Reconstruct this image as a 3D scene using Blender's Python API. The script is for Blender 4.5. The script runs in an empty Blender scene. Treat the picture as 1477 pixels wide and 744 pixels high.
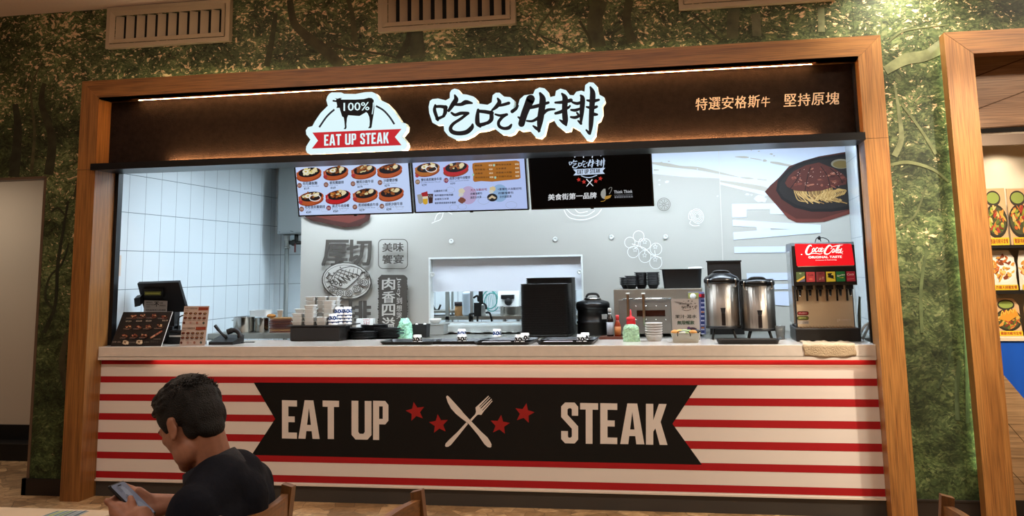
import bpy, bmesh, math, random
from mathutils import Vector, Matrix, Euler
import mathutils
random.seed(7)
SC = bpy.context.scene
COL = SC.collection
V = Vector
PI = math.pi

# ------------------------------------------------------------------ camera
FPX, PPX, PPY = 1434.85, 738.5, 155.87           # focal length and principal point for a 1477 x 744 frame
YAW, PITCH, ROLL = [math.radians(a) for a in (10.91190587, 9.28360223, -0.9829497)]
CAM = V((0.0, -6.586, 1.543))
_f = V((-math.sin(YAW)*math.cos(PITCH), math.cos(YAW)*math.cos(PITCH), math.sin(PITCH)))
_r = V((math.cos(YAW), math.sin(YAW), 0)); _u = _r.cross(_f)
RT = _r*math.cos(ROLL)+_u*math.sin(ROLL); UP = RT.cross(_f); FW = _f
cd = bpy.data.cameras.new('camera'); cam = bpy.data.objects.new('camera', cd); COL.objects.link(cam)
cd.sensor_fit = 'HORIZONTAL'; cd.sensor_width = 36; cd.lens = FPX*36/1477
cd.shift_x = 0.0; cd.shift_y = (PPY-372)/1477; cd.clip_start = .05
m3 = Matrix((RT, UP, -FW)).transposed()
cam.matrix_world = Matrix.Translation(CAM) @ m3.to_4x4()
SC.camera = cam

# ------------------------------------------------------------------ exposure, world, lights
SC.view_settings.view_transform = 'Standard'
try: SC.view_settings.look = 'None'
except Exception: pass
SC.view_settings.gamma = 1.0; SC.view_settings.use_curve_mapping = False
SC.view_settings.exposure = 0.0
SC.cycles.max_bounces = 8; SC.cycles.sample_clamp_indirect = 4
W = bpy.data.worlds.new('world'); SC.world = W; W.use_nodes = True
W.node_tree.nodes['Background'].inputs[0].default_value = (1.0, .74, .52, 1)
W.node_tree.nodes['Background'].inputs[1].default_value = .025
WARM = (1.0, .78, .58); COOL = (.86, .95, 1.0)
def area(name, loc, rot, sx, sy, power, color, spread=PI):
    l = bpy.data.lights.new(name, 'AREA'); l.shape = 'RECTANGLE'; l.size = sx; l.size_y = sy
    l.energy = power; l.color = color; l.spread = spread
    o = bpy.data.objects.new(name, l); COL.objects.link(o); o.location = loc; o.rotation_euler = rot
    return o
def spot(name, loc, to, power, color, ang, blend=.6, rad=.05):
    l = bpy.data.lights.new(name, 'SPOT'); l.energy = power; l.color = color; l.spot_size = math.radians(ang)
    l.spot_blend = blend; l.shadow_soft_size = rad
    o = bpy.data.objects.new(name, l); COL.objects.link(o); o.location = loc
    o.rotation_euler = (V(to)-V(loc)).to_track_quat('-Z', 'Y').to_euler(); return o
# the food court's ceiling lamps, with a few added fill lights
area('court_lamp', (-1.6, -2.0, 3.55), (0, 0, 0), 5.0, .5, 58, (1.0, .89, .78))
area('court_lamp', (-2.0, -6.0, 3.55), (0, 0, 0), 6.0, .5, 96, (1.0, .89, .78))
area('court_lamp', (2.3, -2.0, 3.55), (0, 0, 0), 1.4, .6, 120, (1.0, .84, .66))
spot('wall_washer', (1.30, -.22, 3.57), (1.30, .17, 2.0), 130, (1.0, .92, .72), 120, .8)
area('ceiling_fill', (-4.2, -2.6, 2.95), (PI, 0, 0), 2.0, .4, 34, WARM)  # added uplight without a fixture, brightens the ceiling strip
area('corridor_fill', (-6.6, .8, 2.55), (0, 0, 0), .8, .4, 14, (1.0, .86, .72))  # added fill light so the corridor wall is less dark
spot('downlight', (2.2, -1.6, 3.55), (1.36, .17, 1.6), 560, (1.0, .86, .66), 42, .9)
spot('wall_washer', (1.34, -.75, 3.57), (1.34, .17, 1.25), 210, (1.0, .94, .76), 30, .9)  # second spot, added to brighten the right strip of wallpaper
spot('downlight', (2.3, -.6, 3.55), (2.0, .3, 2.6), 30, (1.0, .84, .66), 80, .8)  # added spot that brightens the neighbour's planks
spot('downlight', (-3.2, -1.0, 3.57), (-3.7, .17, 3.0), 9, (1.0, .74, .48), 90, .9)

# ------------------------------------------------------------------ helpers
def at(px, py, ax, val):
    "the point where the ray of a pixel meets the plane axis = val"
    d = RT*((px-PPX)/FPX) - UP*((py-PPY)/FPX) + FW
    return CAM + d*((val-CAM[ax])/d[ax])
def AY(px, py, Y): return at(px, py, 1, Y)
def AZ(px, py, Z): return at(px, py, 2, Z)
def onplane(px, py, P0, N):
    d = RT*((px-PPX)/FPX) - UP*((py-PPY)/FPX) + FW
    return CAM + d*((P0-CAM).dot(N)/d.dot(N))
def mpp(P): return (V(P)-CAM).dot(FW)/FPX
def lin(c): return c/12.92 if c <= .04045 else ((c+.055)/1.055)**2.4
def C(h):
    if not isinstance(h, str): return tuple(h)[:3]
    h = h.lstrip('#'); return tuple(lin(int(h[i:i+2], 16)/255) for i in (0, 2, 4))
_M = {}
def mat(name, col='#808080', rough=.5, metal=0.0, emit=0.0, ecol=None, spec=.4, trans=0.0, coat=0.0, noise=0.0, nscale=40.0, bump=0.0, bscale=80.0, stretch=None, sss=0.0):
    if name in _M: return _M[name]
    m = bpy.data.materials.new(name); m.use_nodes = True; nt = m.node_tree; b = nt.nodes['Principled BSDF']
    c = C(col)
    b.inputs['Base Color'].default_value = (*c, 1); b.inputs['Roughness'].default_value = rough
    b.inputs['Metallic'].default_value = metal; b.inputs['Specular IOR Level'].default_value = spec
    b.inputs['Transmission Weight'].default_value = trans; b.inputs['Coat Weight'].default_value = coat
    if sss: b.inputs['Subsurface Weight'].default_value = sss; b.inputs['Subsurface Radius'].default_value = (.01, .004, .002)
    if emit:
        b.inputs['Emission Color'].default_value = (*C(ecol or col), 1); b.inputs['Emission Strength'].default_value = emit
    if noise or bump:
        tc = nt.nodes.new('ShaderNodeTexCoord'); mp = nt.nodes.new('ShaderNodeMapping')
        nt.links.new(tc.outputs['Object'], mp.inputs[0])
        if stretch: mp.inputs['Scale'].default_value = stretch
    if noise:
        n = nt.nodes.new('ShaderNodeTexNoise'); n.inputs['Scale'].default_value = nscale; n.inputs['Detail'].default_value = 6
        nt.links.new(mp.outputs[0], n.inputs['Vector'])
        r = nt.nodes.new('ShaderNodeMapRange'); r.inputs[1].default_value = .3; r.inputs[2].default_value = .7
        r.inputs[3].default_value = 1-noise; r.inputs[4].default_value = 1+noise
        nt.links.new(n.outputs[0], r.inputs[0])
        x = nt.nodes.new('ShaderNodeVectorMath'); x.operation = 'SCALE'; x.inputs[0].default_value = c
        nt.links.new(r.outputs[0], x.inputs['Scale']); nt.links.new(x.outputs[0], b.inputs['Base Color'])
    if bump:
        n2 = nt.nodes.new('ShaderNodeTexNoise'); n2.inputs['Scale'].default_value = bscale; n2.inputs['Detail'].default_value = 5
        nt.links.new(mp.outputs[0], n2.inputs['Vector'])
        bp = nt.nodes.new('ShaderNodeBump'); bp.inputs['Strength'].default_value = bump; bp.inputs['Distance'].default_value = .01
        nt.links.new(n2.outputs[0], bp.inputs['Height']); nt.links.new(bp.outputs[0], b.inputs['Normal'])
    _M[name] = m; return m
def ink(h, emit=0.0, rough=.6):
    return mat('print %s %.2f' % (h, emit), h, rough, emit=emit, spec=.25)

class MB:
    "collects shapes in world space, then links them as one mesh object"
    def __init__(s): s.bm = bmesh.new(); s.mats = []; s.cur = 0
    def use(s, m):
        if m not in s.mats: s.mats.append(m)
        s.cur = s.mats.index(m); return s
    def face(s, vs):
        try: f = s.bm.faces.new(vs)
        except ValueError: return None
        f.material_index = s.cur; return f
    def quadgrid(s, rows, close_u=False, close_v=False, smooth=True):
        R = [[s.bm.verts.new(p) for p in r] for r in rows]
        nr, nc = len(R), len(R[0])
        for i in range(nr-(0 if close_v else 1)):
            for j in range(nc-(0 if close_u else 1)):
                f = s.face([R[i][j], R[i][(j+1) % nc], R[(i+1) % nr][(j+1) % nc], R[(i+1) % nr][j]])
                if f: f.smooth = smooth
        return R
    def hexa(s, p):
        v = [s.bm.verts.new(q) for q in p]
        for f in ((0, 3, 2, 1), (4, 5, 6, 7), (0, 1, 5, 4), (1, 2, 6, 5), (2, 3, 7, 6), (3, 0, 4, 7)): s.face([v[i] for i in f])
        return s
    def box(s, a, b, M=None, bev=0.0):
        (x0, y0, z0), (x1, y1, z1) = a, b
        x0, x1 = sorted((x0, x1)); y0, y1 = sorted((y0, y1)); z0, z1 = sorted((z0, z1))
        P = [V(p) for p in ((x0, y0, z0), (x1, y0, z0), (x1, y1, z0), (x0, y1, z0), (x0, y0, z1), (x1, y0, z1), (x1, y1, z1), (x0, y1, z1))]
        if bev:
            t = bmesh.new(); vs = [t.verts.new(p) for p in P]
            for f in ((0, 3, 2, 1), (4, 5, 6, 7), (0, 1, 5, 4), (1, 2, 6, 5), (2, 3, 7, 6), (3, 0, 4, 7)): t.faces.new([vs[i] for i in f])
            bmesh.ops.bevel(t, geom=t.edges[:], offset=bev, segments=2, profile=.5, affect='EDGES')
            s.merge(t, M); t.free()
        else: s.hexa([M @ p for p in P] if M else P)
        return s
    def merge(s, t, M=None, smooth=None):
        mp = {}
        for v in t.verts: mp[v] = s.bm.verts.new(M @ v.co if M else v.co)
        for f in t.faces:
            g = s.face([mp[v] for v in f.verts])
            if g: g.smooth = f.smooth if smooth is None else smooth
    def prism(s, pts, d):
        "extrude a closed polygon of 3D points by vector d"
        d = V(d); a = [s.bm.verts.new(p) for p in pts]; b = [s.bm.verts.new(V(p)+d) for p in pts]; n = len(a)
        s.face(a); s.face(b[::-1])
        for i in range(n): s.face([a[i], b[i], b[(i+1) % n], a[(i+1) % n]])
        return s
    def lathe(s, prof, c=(0, 0, 0), n=28, sx=1.0, sy=1.0, M=None, rot=0.0):
        "prof: (r, z) list"
        c = V(c); rows = []
        for r, z in prof:
            row = []
            for k in range(n):
                a = 2*PI*k/n+rot; p = V((c.x+r*sx*math.cos(a), c.y+r*sy*math.sin(a), c.z+z)); row.append(M @ p if M else p)
            rows.append(row)
        R = s.quadgrid(rows, close_u=True)
        if prof[0][0] > 1e-6: s.face(R[0][::-1])
        if prof[-1][0] > 1e-6: s.face(R[-1])
        return s
    def cyl(s, p, q, r, r2=None, n=16, cap=True):
        p, q = V(p), V(q); r2 = r if r2 is None else r2; d = (q-p).normalized()
        a = d.orthogonal().normalized(); b = d.cross(a)
        rows = [[P+(a*math.cos(2*PI*k/n)+b*math.sin(2*PI*k/n))*R for k in range(n)] for P, R in ((p, r), (q, r2))]
        R = s.quadgrid(rows, close_u=True)
        if cap: s.face(R[0][::-1]); s.face(R[1])
        return s
    def tube(s, pts, r, n=8, smooth_path=True):
        pts = [V(p) for p in pts]
        if smooth_path and len(pts) > 2: pts = catmull(pts, 6)
        rows = []; a = None
        for i, p in enumerate(pts):
            d = (pts[min(i+1, len(pts)-1)]-pts[max(i-1, 0)]).normalized()
            if a is None: a = d.orthogonal().normalized()
            a = (a-d*a.dot(d)).normalized(); b = d.cross(a); rr = r[min(int(i*len(r)/len(pts)), len(r)-1)] if isinstance(r, (list, tuple)) else r
            rows.append([p+(a*math.cos(2*PI*k/n)+b*math.sin(2*PI*k/n))*rr for k in range(n)])
        R = s.quadgrid(rows, close_u=True); s.face(R[0][::-1]); s.face(R[-1]); return s
    def ell(s, c, r, M=None, nu=18, nv=10):
        c = V(c); r = V(r) if not isinstance(r, (int, float)) else V((r, r, r)); rows = []
        for i in range(nv+1):
            t = PI*i/nv; row = []
            for k in range(nu):
                a = 2*PI*k/nu; p = V((r.x*math.sin(t)*math.cos(a), r.y*math.sin(t)*math.sin(a), -r.z*math.cos(t)))
                row.append((M @ p if M else p)+c)
            rows.append(row)
        t = bmesh.new(); 
        vv = [[t.verts.new(p) for p in row] for row in rows]
        for i in range(nv):
            for k in range(nu):
                q = [vv[i][k], vv[i][(k+1) % nu], vv[i+1][(k+1) % nu], vv[i+1][k]]
                t.faces.new(q)
        bmesh.ops.remove_doubles(t, verts=t.verts[:], dist=1e-6)
        for f in t.faces: f.smooth = True
        s.merge(t); t.free(); return s
    def build(s, name, m=None, parent=None, mod=None):
        me = bpy.data.meshes.new(name)
        off = parent_loc(parent)
        if parent is not None:
            for v in s.bm.verts: v.co -= off
        bmesh.ops.recalc_face_normals(s.bm, faces=s.bm.faces[:])
        s.bm.to_mesh(me); s.bm.free()
        for k in (s.mats or ([m] if m else [])): me.materials.append(k)
        o = bpy.data.objects.new(name, me); COL.objects.link(o)
        if parent is not None: o.parent = parent
        return o
def parent_loc(p):
    o = V((0, 0, 0))
    while p is not None: o += p.location; p = p.parent
    return o
def catmull(pts, n):
    out = []; L = len(pts)
    for i in range(L-1):
        p0, p1, p2, p3 = pts[max(i-1, 0)], pts[i], pts[i+1], pts[min(i+2, L-1)]
        for k in range(n):
            t = k/n
            out.append(.5*((2*p1)+(p2-p0)*t+(2*p0-5*p1+4*p2-p3)*t*t+(3*p1-p0-3*p2+p3)*t**3))
    out.append(pts[-1]); return out
def thing(name, label, cat, loc=(0, 0, 0), group=None):
    o = bpy.data.objects.new(name, None); COL.objects.link(o); o.empty_display_size = .05
    o.location = loc; o['label'] = label; o['category'] = cat
    if group: o['group'] = group
    return o
def tag(o, label, cat, group=None):
    o['label'] = label; o['category'] = cat
    if group: o['group'] = group
    return o
def struct(o, label=None, cat=None):
    o['kind'] = 'structure'
    if label: o['label'] = label; o['category'] = cat
    return o
def copy_tree(o, parent=None):
    c = o.copy(); COL.objects.link(c)
    if parent is not None: c.parent = parent
    for ch in list(o.children): copy_tree(ch, c)
    return c
def dup(o, loc, label, rz=None, group=None):
    c = copy_tree(o); c.location = loc; c['label'] = label
    if rz is not None: c.rotation_euler[2] = rz
    if group: c['group'] = group
    return c

# block lettering of the stall's banner
GLY = {
 'E': (.40, [[(0, 0), (0, 1), (.4, 1), (.4, .84), (.17, .84), (.17, .58), (.34, .58), (.34, .43), (.17, .43), (.17, .16), (.4, .16), (.4, 0)]]),
 'A': (.54, [[(0, 0), (.16, 1), (.27, 1), (.27, .80), (.18, 0)], [(.54, 0), (.38, 1), (.27, 1), (.27, .80), (.36, 0)], [(.2, .2), (.22, .36), (.32, .36), (.34, .2)]]),
 'T': (.45, [[(.14, 0), (.14, .84), (0, .84), (0, 1), (.45, 1), (.45, .84), (.31, .84), (.31, 0)]]),
 'U': (.50, [[(0, .12), (0, 1), (.17, 1), (.17, .2), (.2, .15), (.3, .15), (.33, .2), (.33, 1), (.5, 1), (.5, .12), (.4, 0), (.1, 0)]]),
 'P': (.43, [[(0, 0), (0, 1), (.17, 1), (.17, 0)], [(.17, .86), (.17, 1), (.34, 1), (.43, .9), (.27, .86)], [(.27, .86), (.43, .9), (.43, .5), (.27, .54)], [(.17, .54), (.27, .54), (.43, .5), (.34, .4), (.17, .4)]]),
 'S': (.43, [[(.43, .68), (.43, .9), (.34, 1), (.1, 1), (0, .9), (0, .64), (.27, .36), (.27, .17), (.24, .14), (.19, .14), (.17, .17), (.17, .3), (0, .3), (0, .1), (.1, 0), (.34, 0), (.43, .1), (.43, .42), (.16, .7), (.16, .83), (.19, .86), (.25, .86), (.27, .83), (.27, .68)]]),
 'K': (.50, [[(0, 0), (0, 1), (.17, 1), (.17, .6), (.3, 1), (.48, 1), (.34, .56), (.5, 0), (.32, 0), (.22, .40), (.17, .32), (.17, 0)]]),
}
_TX = {}
def text_geo(s, bold=0.0):
    k = (s, bold)
    if k in _TX: return _TX[k]
    c = bpy.data.curves.new('lettering', 'FONT'); c.body = s; c.resolution_u = 2; c.offset = bold
    o = bpy.data.objects.new('lettering', c); COL.objects.link(o)
    dg = bpy.context.evaluated_depsgraph_get(); e = o.evaluated_get(dg); m = e.to_mesh()
    vs = [(v.co.x, v.co.y) for v in m.vertices]; fs = [tuple(p.vertices) for p in m.polygons]
    e.to_mesh_clear(); bpy.data.objects.remove(o); bpy.data.curves.remove(c)
    _TX[k] = (vs, fs); return _TX[k]

class Art:
    "flat print on a real surface: f(u, v) -> world point, nrm = outward normal of the surface"
    def __init__(s, f, nrm, step=.00012, start=.0006):
        s.f = f; s.n = V(nrm).normalized(); s.mb = MB(); s.k = 0; s.step = step; s.st = start; s.o = (0, 0, 1.0)
    def sub(s, ox=0, oy=0, sc=1.0): s.o = (ox, oy, sc); return s
    def P(s, p):
        ox, oy, sc = s.o
        return s.f(ox+p[0]/sc, oy+p[1]/sc) + s.n*(s.st+s.k*s.step)
    def poly(s, pts, col, emit=0.0, up=True):
        s.mb.use(col if not isinstance(col, str) else ink(col, emit))
        s.mb.face([s.mb.bm.verts.new(s.P(p)) for p in pts])
        if up: s.k += 1
        return s
    def rect(s, x0, y0, x1, y1, col, emit=0.0): return s.poly([(x0, y0), (x1, y0), (x1, y1), (x0, y1)], col, emit)
    def ell(s, cx, cy, rx, ry, col, emit=0.0, n=24, a=0.0, jit=0.0):
        ca, sa = math.cos(a), math.sin(a); pts = []
        for k in range(n):
            t = 2*PI*k/n; j = 1+random.uniform(-jit, jit); x, y = rx*j*math.cos(t), ry*j*math.sin(t)
            pts.append((cx+x*ca-y*sa, cy+x*sa+y*ca))
        return s.poly(pts, col, emit)
    def ring(s, cx, cy, rx, ry, w, col, emit=0.0, n=28, a=0.0):
        s.stroke([(cx+rx*math.cos(2*PI*k/n)*math.cos(a)-ry*math.sin(2*PI*k/n)*math.sin(a), cy+rx*math.cos(2*PI*k/n)*math.sin(a)+ry*math.sin(2*PI*k/n)*math.cos(a)) for k in range(n+1)], w, col, emit, n=1, cap=False); return s
    def stroke(s, pts, w, col, emit=0.0, n=5, cap=True):
        s.mb.use(col if not isinstance(col, str) else ink(col, emit))
        P = [V((p[0], p[1], 0)) for p in pts]; L = len(P)
        ws = list(w) if isinstance(w, (list, tuple)) else [w]*L
        if len(ws) != L: ws = [ws[min(int(i*(len(ws)-1)/(L-1)+.5), len(ws)-1)] for i in range(L)]
        W_ = [V((x, 0, 0)) for x in ws]
        if n > 1 and L > 2: P = catmull(P, n); W_ = catmull(W_, n)
        L = len(P); lf = []; rg = []
        for i in range(L):
            d = P[min(i+1, L-1)]-P[max(i-1, 0)]
            if d.length < 1e-9: d = V((1, 0, 0))
            d.normalize(); q = V((-d.y, d.x, 0))*max(W_[i].x, .01)*.5
            lf.append(s.mb.bm.verts.new(s.P(P[i]+q))); rg.append(s.mb.bm.verts.new(s.P(P[i]-q)))
        for i in range(L-1): s.mb.face([lf[i], lf[i+1], rg[i+1], rg[i]])
        if cap:
            for E, Wd in ((P[0], W_[0].x), (P[-1], W_[-1].x)):
                if Wd > .01: s.mb.face([s.mb.bm.verts.new(s.P(E+V((math.cos(2*PI*k/10), math.sin(2*PI*k/10), 0))*Wd*.499)) for k in range(10)])
        s.k += 1; return s
    def text(s, body, o, r, t, col, emit=0.0, bold=0.0, fit=True):
        "o: left end of the baseline, r: right end of the baseline, t: point above o at cap/glyph height; bold lays the outline down more than once"
        vs, fs = text_geo(body)
        if not vs: return s
        x0 = min(v[0] for v in vs); x1 = max(v[0] for v in vs); y0 = min(v[1] for v in vs); y1 = max(v[1] for v in vs)
        s.mb.use(col if not isinstance(col, str) else ink(col, emit))
        for dx, dy in ([(0, 0)] if bold < .008 else [(-bold, 0), (bold, 0)] if bold < .018 else [(-bold, -bold*.6), (bold, -bold*.6), (-bold, bold*.6), (bold, bold*.6)]):
            R = []
            for x, y in vs:
                a = (x+dx-x0)/max(x1-x0, 1e-6); b = (y+dy-y0)/max(y1-y0, 1e-6)
                R.append(s.mb.bm.verts.new(s.P((o[0]+(r[0]-o[0])*a+(t[0]-o[0])*b, o[1]+(r[1]-o[1])*a+(t[1]-o[1])*b))))
            for f in fs: s.mb.face([R[i] for i in f])
            s.k += .25
        s.k += 1; return s
    def hline(s, body, x, y, h, col, emit=0.0, w=None, slope=0.0, bold=0.0, lean=0.0):
        "text whose glyph box starts at x with baseline y, h tall, optional width w"
        vs, fs = text_geo(body, bold)
        if not vs: return s
        if w is None:
            w = h*(max(v[0] for v in vs)-min(v[0] for v in vs))/max(max(v[1] for v in vs)-min(v[1] for v in vs), .01)
        return s.text(body, (x, y), (x+w, y+w*slope), (x+lean*h, y-h), col, emit, bold)
    def block(s, ch, x0, x1, yt, yb, col, emit=0.0, dy=0.0):
        w, ps = GLY[ch]
        for p in ps: s.poly([(x0+(x1-x0)*a/w, yb+(yt-yb)*b+dy*(a/w)) for a, b in p], col, emit, up=False)
        s.k += 1; return s
    def blockrow(s, txt, x0, y0t, y0b, x1, y1t, y1b, col, emit=0.0, gap=.09, space=.28):
        tot = 0
        for c in txt: tot += space if c == ' ' else GLY[c][0]+gap
        tot -= gap; a = 0
        for c in txt:
            if c == ' ': a += space; continue
            w, ps = GLY[c]
            for p in ps:
                q = []
                for gx, gy in p:
                    t = (a+gx)/tot; yt = y0t+(y1t-y0t)*t; yb = y0b+(y1b-y0b)*t
                    q.append((x0+(x1-x0)*t, yb+(yt-yb)*gy))
                s.poly(q, col, emit, up=False)
            a += w+gap
        s.k += 1; return s
    def star(s, cx, cy, r, col, rot=-.15, emit=0.0):
        return s.poly([(cx+(r if k % 2 == 0 else r*.45)*math.cos(rot-PI/2+PI*k/5), cy+(r if k % 2 == 0 else r*.45)*math.sin(rot-PI/2+PI*k/5)) for k in range(10)], col, emit)
    def build(s, name, parent=None): return s.mb.build(name, None, parent)
def on_y(Y): return lambda u, v: AY(u, v, Y)
FRONT = V((0, -1, 0))

# ------------------------------------------------------------------ surface materials
def nodes(name):
    m = bpy.data.materials.new(name); m.use_nodes = True; nt = m.node_tree
    return m, nt, nt.nodes['Principled BSDF']
def N(nt, t, **kw):
    n = nt.nodes.new(t)
    for k, v in kw.items():
        if k.startswith('i_'):
            key = k[2:]; n.inputs[int(key) if key.isdigit() else key].default_value = v
        else: setattr(n, k, v)
    return n
def ramp(nt, src, stops, interp='LINEAR'):
    r = nt.nodes.new('ShaderNodeValToRGB'); r.color_ramp.interpolation = interp; e = r.color_ramp.elements
    while len(e) < len(stops): e.new(.5)
    for el, (p, c) in zip(e, stops):
        el.position = p; el.color = (*C(c), 1)
    nt.links.new(src, r.inputs[0]); return r
def mixc(nt, fac, a, b, mode='MIX'):
    n = nt.nodes.new('ShaderNodeMix'); n.data_type = 'RGBA'; n.blend_type = mode
    for s, v in ((0, fac), (6, a), (7, b)):
        if hasattr(v, 'links') or hasattr(v, 'is_linked'): nt.links.new(v, n.inputs[s])
        elif isinstance(v, (int, float)): n.inputs[s].default_value = v
        else: n.inputs[s].default_value = (*C(v), 1)
    return n.outputs[2]

def forest_material():
    m, nt, b = nodes('forest wallpaper'); L = nt.links.new
    tc = N(nt, 'ShaderNodeTexCoord'); ob = tc.outputs['Object']
    sep = N(nt, 'ShaderNodeSeparateXYZ'); L(ob, sep.inputs[0])
    # wobble the coordinates so the leaves are not on a grid
    nz = N(nt, 'ShaderNodeTexNoise', i_Scale=5.0, i_Detail=4.0); L(ob, nz.inputs['Vector'])
    off = N(nt, 'ShaderNodeVectorMath', operation='SCALE', i_Scale=.16); L(nz.outputs['Color'], off.inputs[0])
    add = N(nt, 'ShaderNodeVectorMath', operation='ADD'); L(ob, add.inputs[0]); L(off.outputs[0], add.inputs[1])
    mp = N(nt, 'ShaderNodeMapping'); mp.inputs['Scale'].default_value = (1, 1, 1.55); mp.inputs['Rotation'].default_value = (0, .35, 0); L(add.outputs[0], mp.inputs[0])
    big = N(nt, 'ShaderNodeTexNoise', i_Scale=2.1, i_Detail=4.0, i_Roughness=.6); L(ob, big.inputs['Vector'])
    mid = N(nt, 'ShaderNodeTexNoise', i_Scale=11.0, i_Detail=10.0, i_Roughness=.75); L(mp.outputs[0], mid.inputs['Vector'])
    v1 = N(nt, 'ShaderNodeTexVoronoi', i_Scale=36.0, i_Randomness=1.0); L(mp.outputs[0], v1.inputs['Vector'])
    v2 = N(nt, 'ShaderNodeTexVoronoi', i_Scale=72.0, i_Randomness=1.0); L(mp.outputs[0], v2.inputs['Vector'])
    green = ramp(nt, mid.outputs[0], [(.26, '#1a2114'), (.40, '#3b4a2b'), (.52, '#627347'), (.62, '#869762'), (.76, '#b4bb84')])
    sp = N(nt, 'ShaderNodeSeparateColor'); L(v1.outputs['Color'], sp.inputs[0])
    leaf = ramp(nt, sp.outputs[0], [(0, '#222a18'), (.35, '#43522e'), (.6, '#66764a'), (.8, '#8d9a66'), (1, '#c2bf8a')], 'LINEAR')
    lf = N(nt, 'ShaderNodeMath', operation='LESS_THAN'); L(v1.outputs['Distance'], lf.inputs[0]); lf.inputs[1].default_value = .5
    lfm = N(nt, 'ShaderNodeMath', operation='MULTIPLY', i_1=.62); L(lf.outputs[0], lfm.inputs[0])
    c1 = mixc(nt, lfm.outputs[0], green.outputs[0], leaf.outputs[0])
    sp2 = N(nt, 'ShaderNodeSeparateColor'); L(v2.outputs['Color'], sp2.inputs[0])
    leaf2 = ramp(nt, sp2.outputs[1], [(0, '#1a2113'), (.5, '#53633d'), (1, '#a5ab74')])
    c2 = mixc(nt, .42, c1, leaf2.outputs[0])
    # large light and dark masses of the printed trees
    bm_ = ramp(nt, big.outputs[0], [(.32, '#5c5c5c'), (.5, '#b8b8b8'), (.66, '#ffffff')])
    c3 = mixc(nt, .85, c2, bm_.outputs[0], 'MULTIPLY')
    cl = N(nt, 'ShaderNodeTexNoise', i_Scale=6.5, i_Detail=4.0, i_Roughness=.6, i_Distortion=.6); L(mp.outputs[0], cl.inputs['Vector'])
    cr = ramp(nt, cl.outputs[0], [(.36, '#868d7c'), (.5, '#d2d4c8'), (.6, '#ffffff')]); c3 = mixc(nt, .85, c3, cr.outputs[0], 'MULTIPLY')
    # gaps of pale sky and yellow leaves printed between the twigs, more of them higher up
    g = N(nt, 'ShaderNodeTexNoise', i_Scale=30.0, i_Detail=8.0, i_Roughness=.62); L(mp.outputs[0], g.inputs['Vector'])
    hgt = N(nt, 'ShaderNodeMapRange', i_1=.4, i_2=3.3, i_3=-.075, i_4=.052); L(sep.outputs[2], hgt.inputs[0])
    ga = N(nt, 'ShaderNodeMath', operation='ADD'); L(g.outputs[0], ga.inputs[0]); L(hgt.outputs[0], ga.inputs[1])
    bo = N(nt, 'ShaderNodeMath', operation='MULTIPLY_ADD', i_1=.34, i_2=-.17); L(big.outputs[0], bo.inputs[0])
    gb = N(nt, 'ShaderNodeMath', operation='ADD'); L(ga.outputs[0], gb.inputs[0]); L(bo.outputs[0], gb.inputs[1])
    gm = N(nt, 'ShaderNodeMapRange', i_1=.62, i_2=.67); L(gb.outputs[0], gm.inputs[0])
    gaps = mixc(nt, sp.outputs[1], '#cbb98a', '#d9b08c')
    c4 = mixc(nt, gm.outputs[0], c3, gaps)
    # the forest floor in the print is a bluer, duller green
    low = N(nt, 'ShaderNodeMapRange', i_1=1.3, i_2=.2); L(sep.outputs[2], low.inputs[0])
    lw = N(nt, 'ShaderNodeMath', operation='MULTIPLY', i_1=.55); L(low.outputs[0], lw.inputs[0])
    c5 = mixc(nt, lw.outputs[0], c4, '#5f8a66', 'MULTIPLY')
    L(c5, b.inputs['Base Color']); b.inputs['Roughness'].default_value = .55; b.inputs['Specular IOR Level'].default_value = .3
    return m
def wood_material(name, axis, base='#8a592a', dark='#63401c', light='#a3713a', seed=0.0, rough=.42):
    m, nt, b = nodes(name); L = nt.links.new
    tc = N(nt, 'ShaderNodeTexCoord'); mp = N(nt, 'ShaderNodeMapping'); L(tc.outputs['Object'], mp.inputs[0])
    sc = [14.0, 14.0, 14.0]; sc[axis] = .9; mp.inputs['Scale'].default_value = sc; mp.inputs['Location'].default_value = (seed, seed*.7, seed*1.3)
    n = N(nt, 'ShaderNodeTexNoise', i_Scale=1.0, i_Detail=5.0, i_Distortion=.8); L(mp.outputs[0], n.inputs['Vector'])
    w = N(nt, 'ShaderNodeMath', operation='MULTIPLY', i_1=14.0); L(n.outputs[0], w.inputs[0])
    s = N(nt, 'ShaderNodeMath', operation='SINE'); L(w.outputs[0], s.inputs[0])
    s2 = N(nt, 'ShaderNodeMapRange', i_1=-1.0, i_2=1.0); L(s.outputs[0], s2.inputs[0])
    r = ramp(nt, s2.outputs[0], [(0, dark), (.3, base), (1, light)])
    mp2 = N(nt, 'ShaderNodeMapping'); L(tc.outputs['Object'], mp2.inputs[0]); sc2 = [160.0]*3; sc2[axis] = 4.0; mp2.inputs['Scale'].default_value = sc2
    f = N(nt, 'ShaderNodeTexNoise', i_Scale=1.0, i_Detail=3.0); L(mp2.outputs[0], f.inputs['Vector'])
    fr = ramp(nt, f.outputs[0], [(.3, '#a8a8a8'), (.6, '#ffffff')])
    c = mixc(nt, .42, base, r.outputs[0]); c = mixc(nt, .8, c, fr.outputs[0], 'MULTIPLY')
    L(c, b.inputs['Base Color']); b.inputs['Roughness'].default_value = rough
    bp = N(nt, 'ShaderNodeBump', i_Strength=.12, i_Distance=.003); L(f.outputs[0], bp.inputs['Height']); L(bp.outputs[0], b.inputs['Normal'])
    return m
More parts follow.
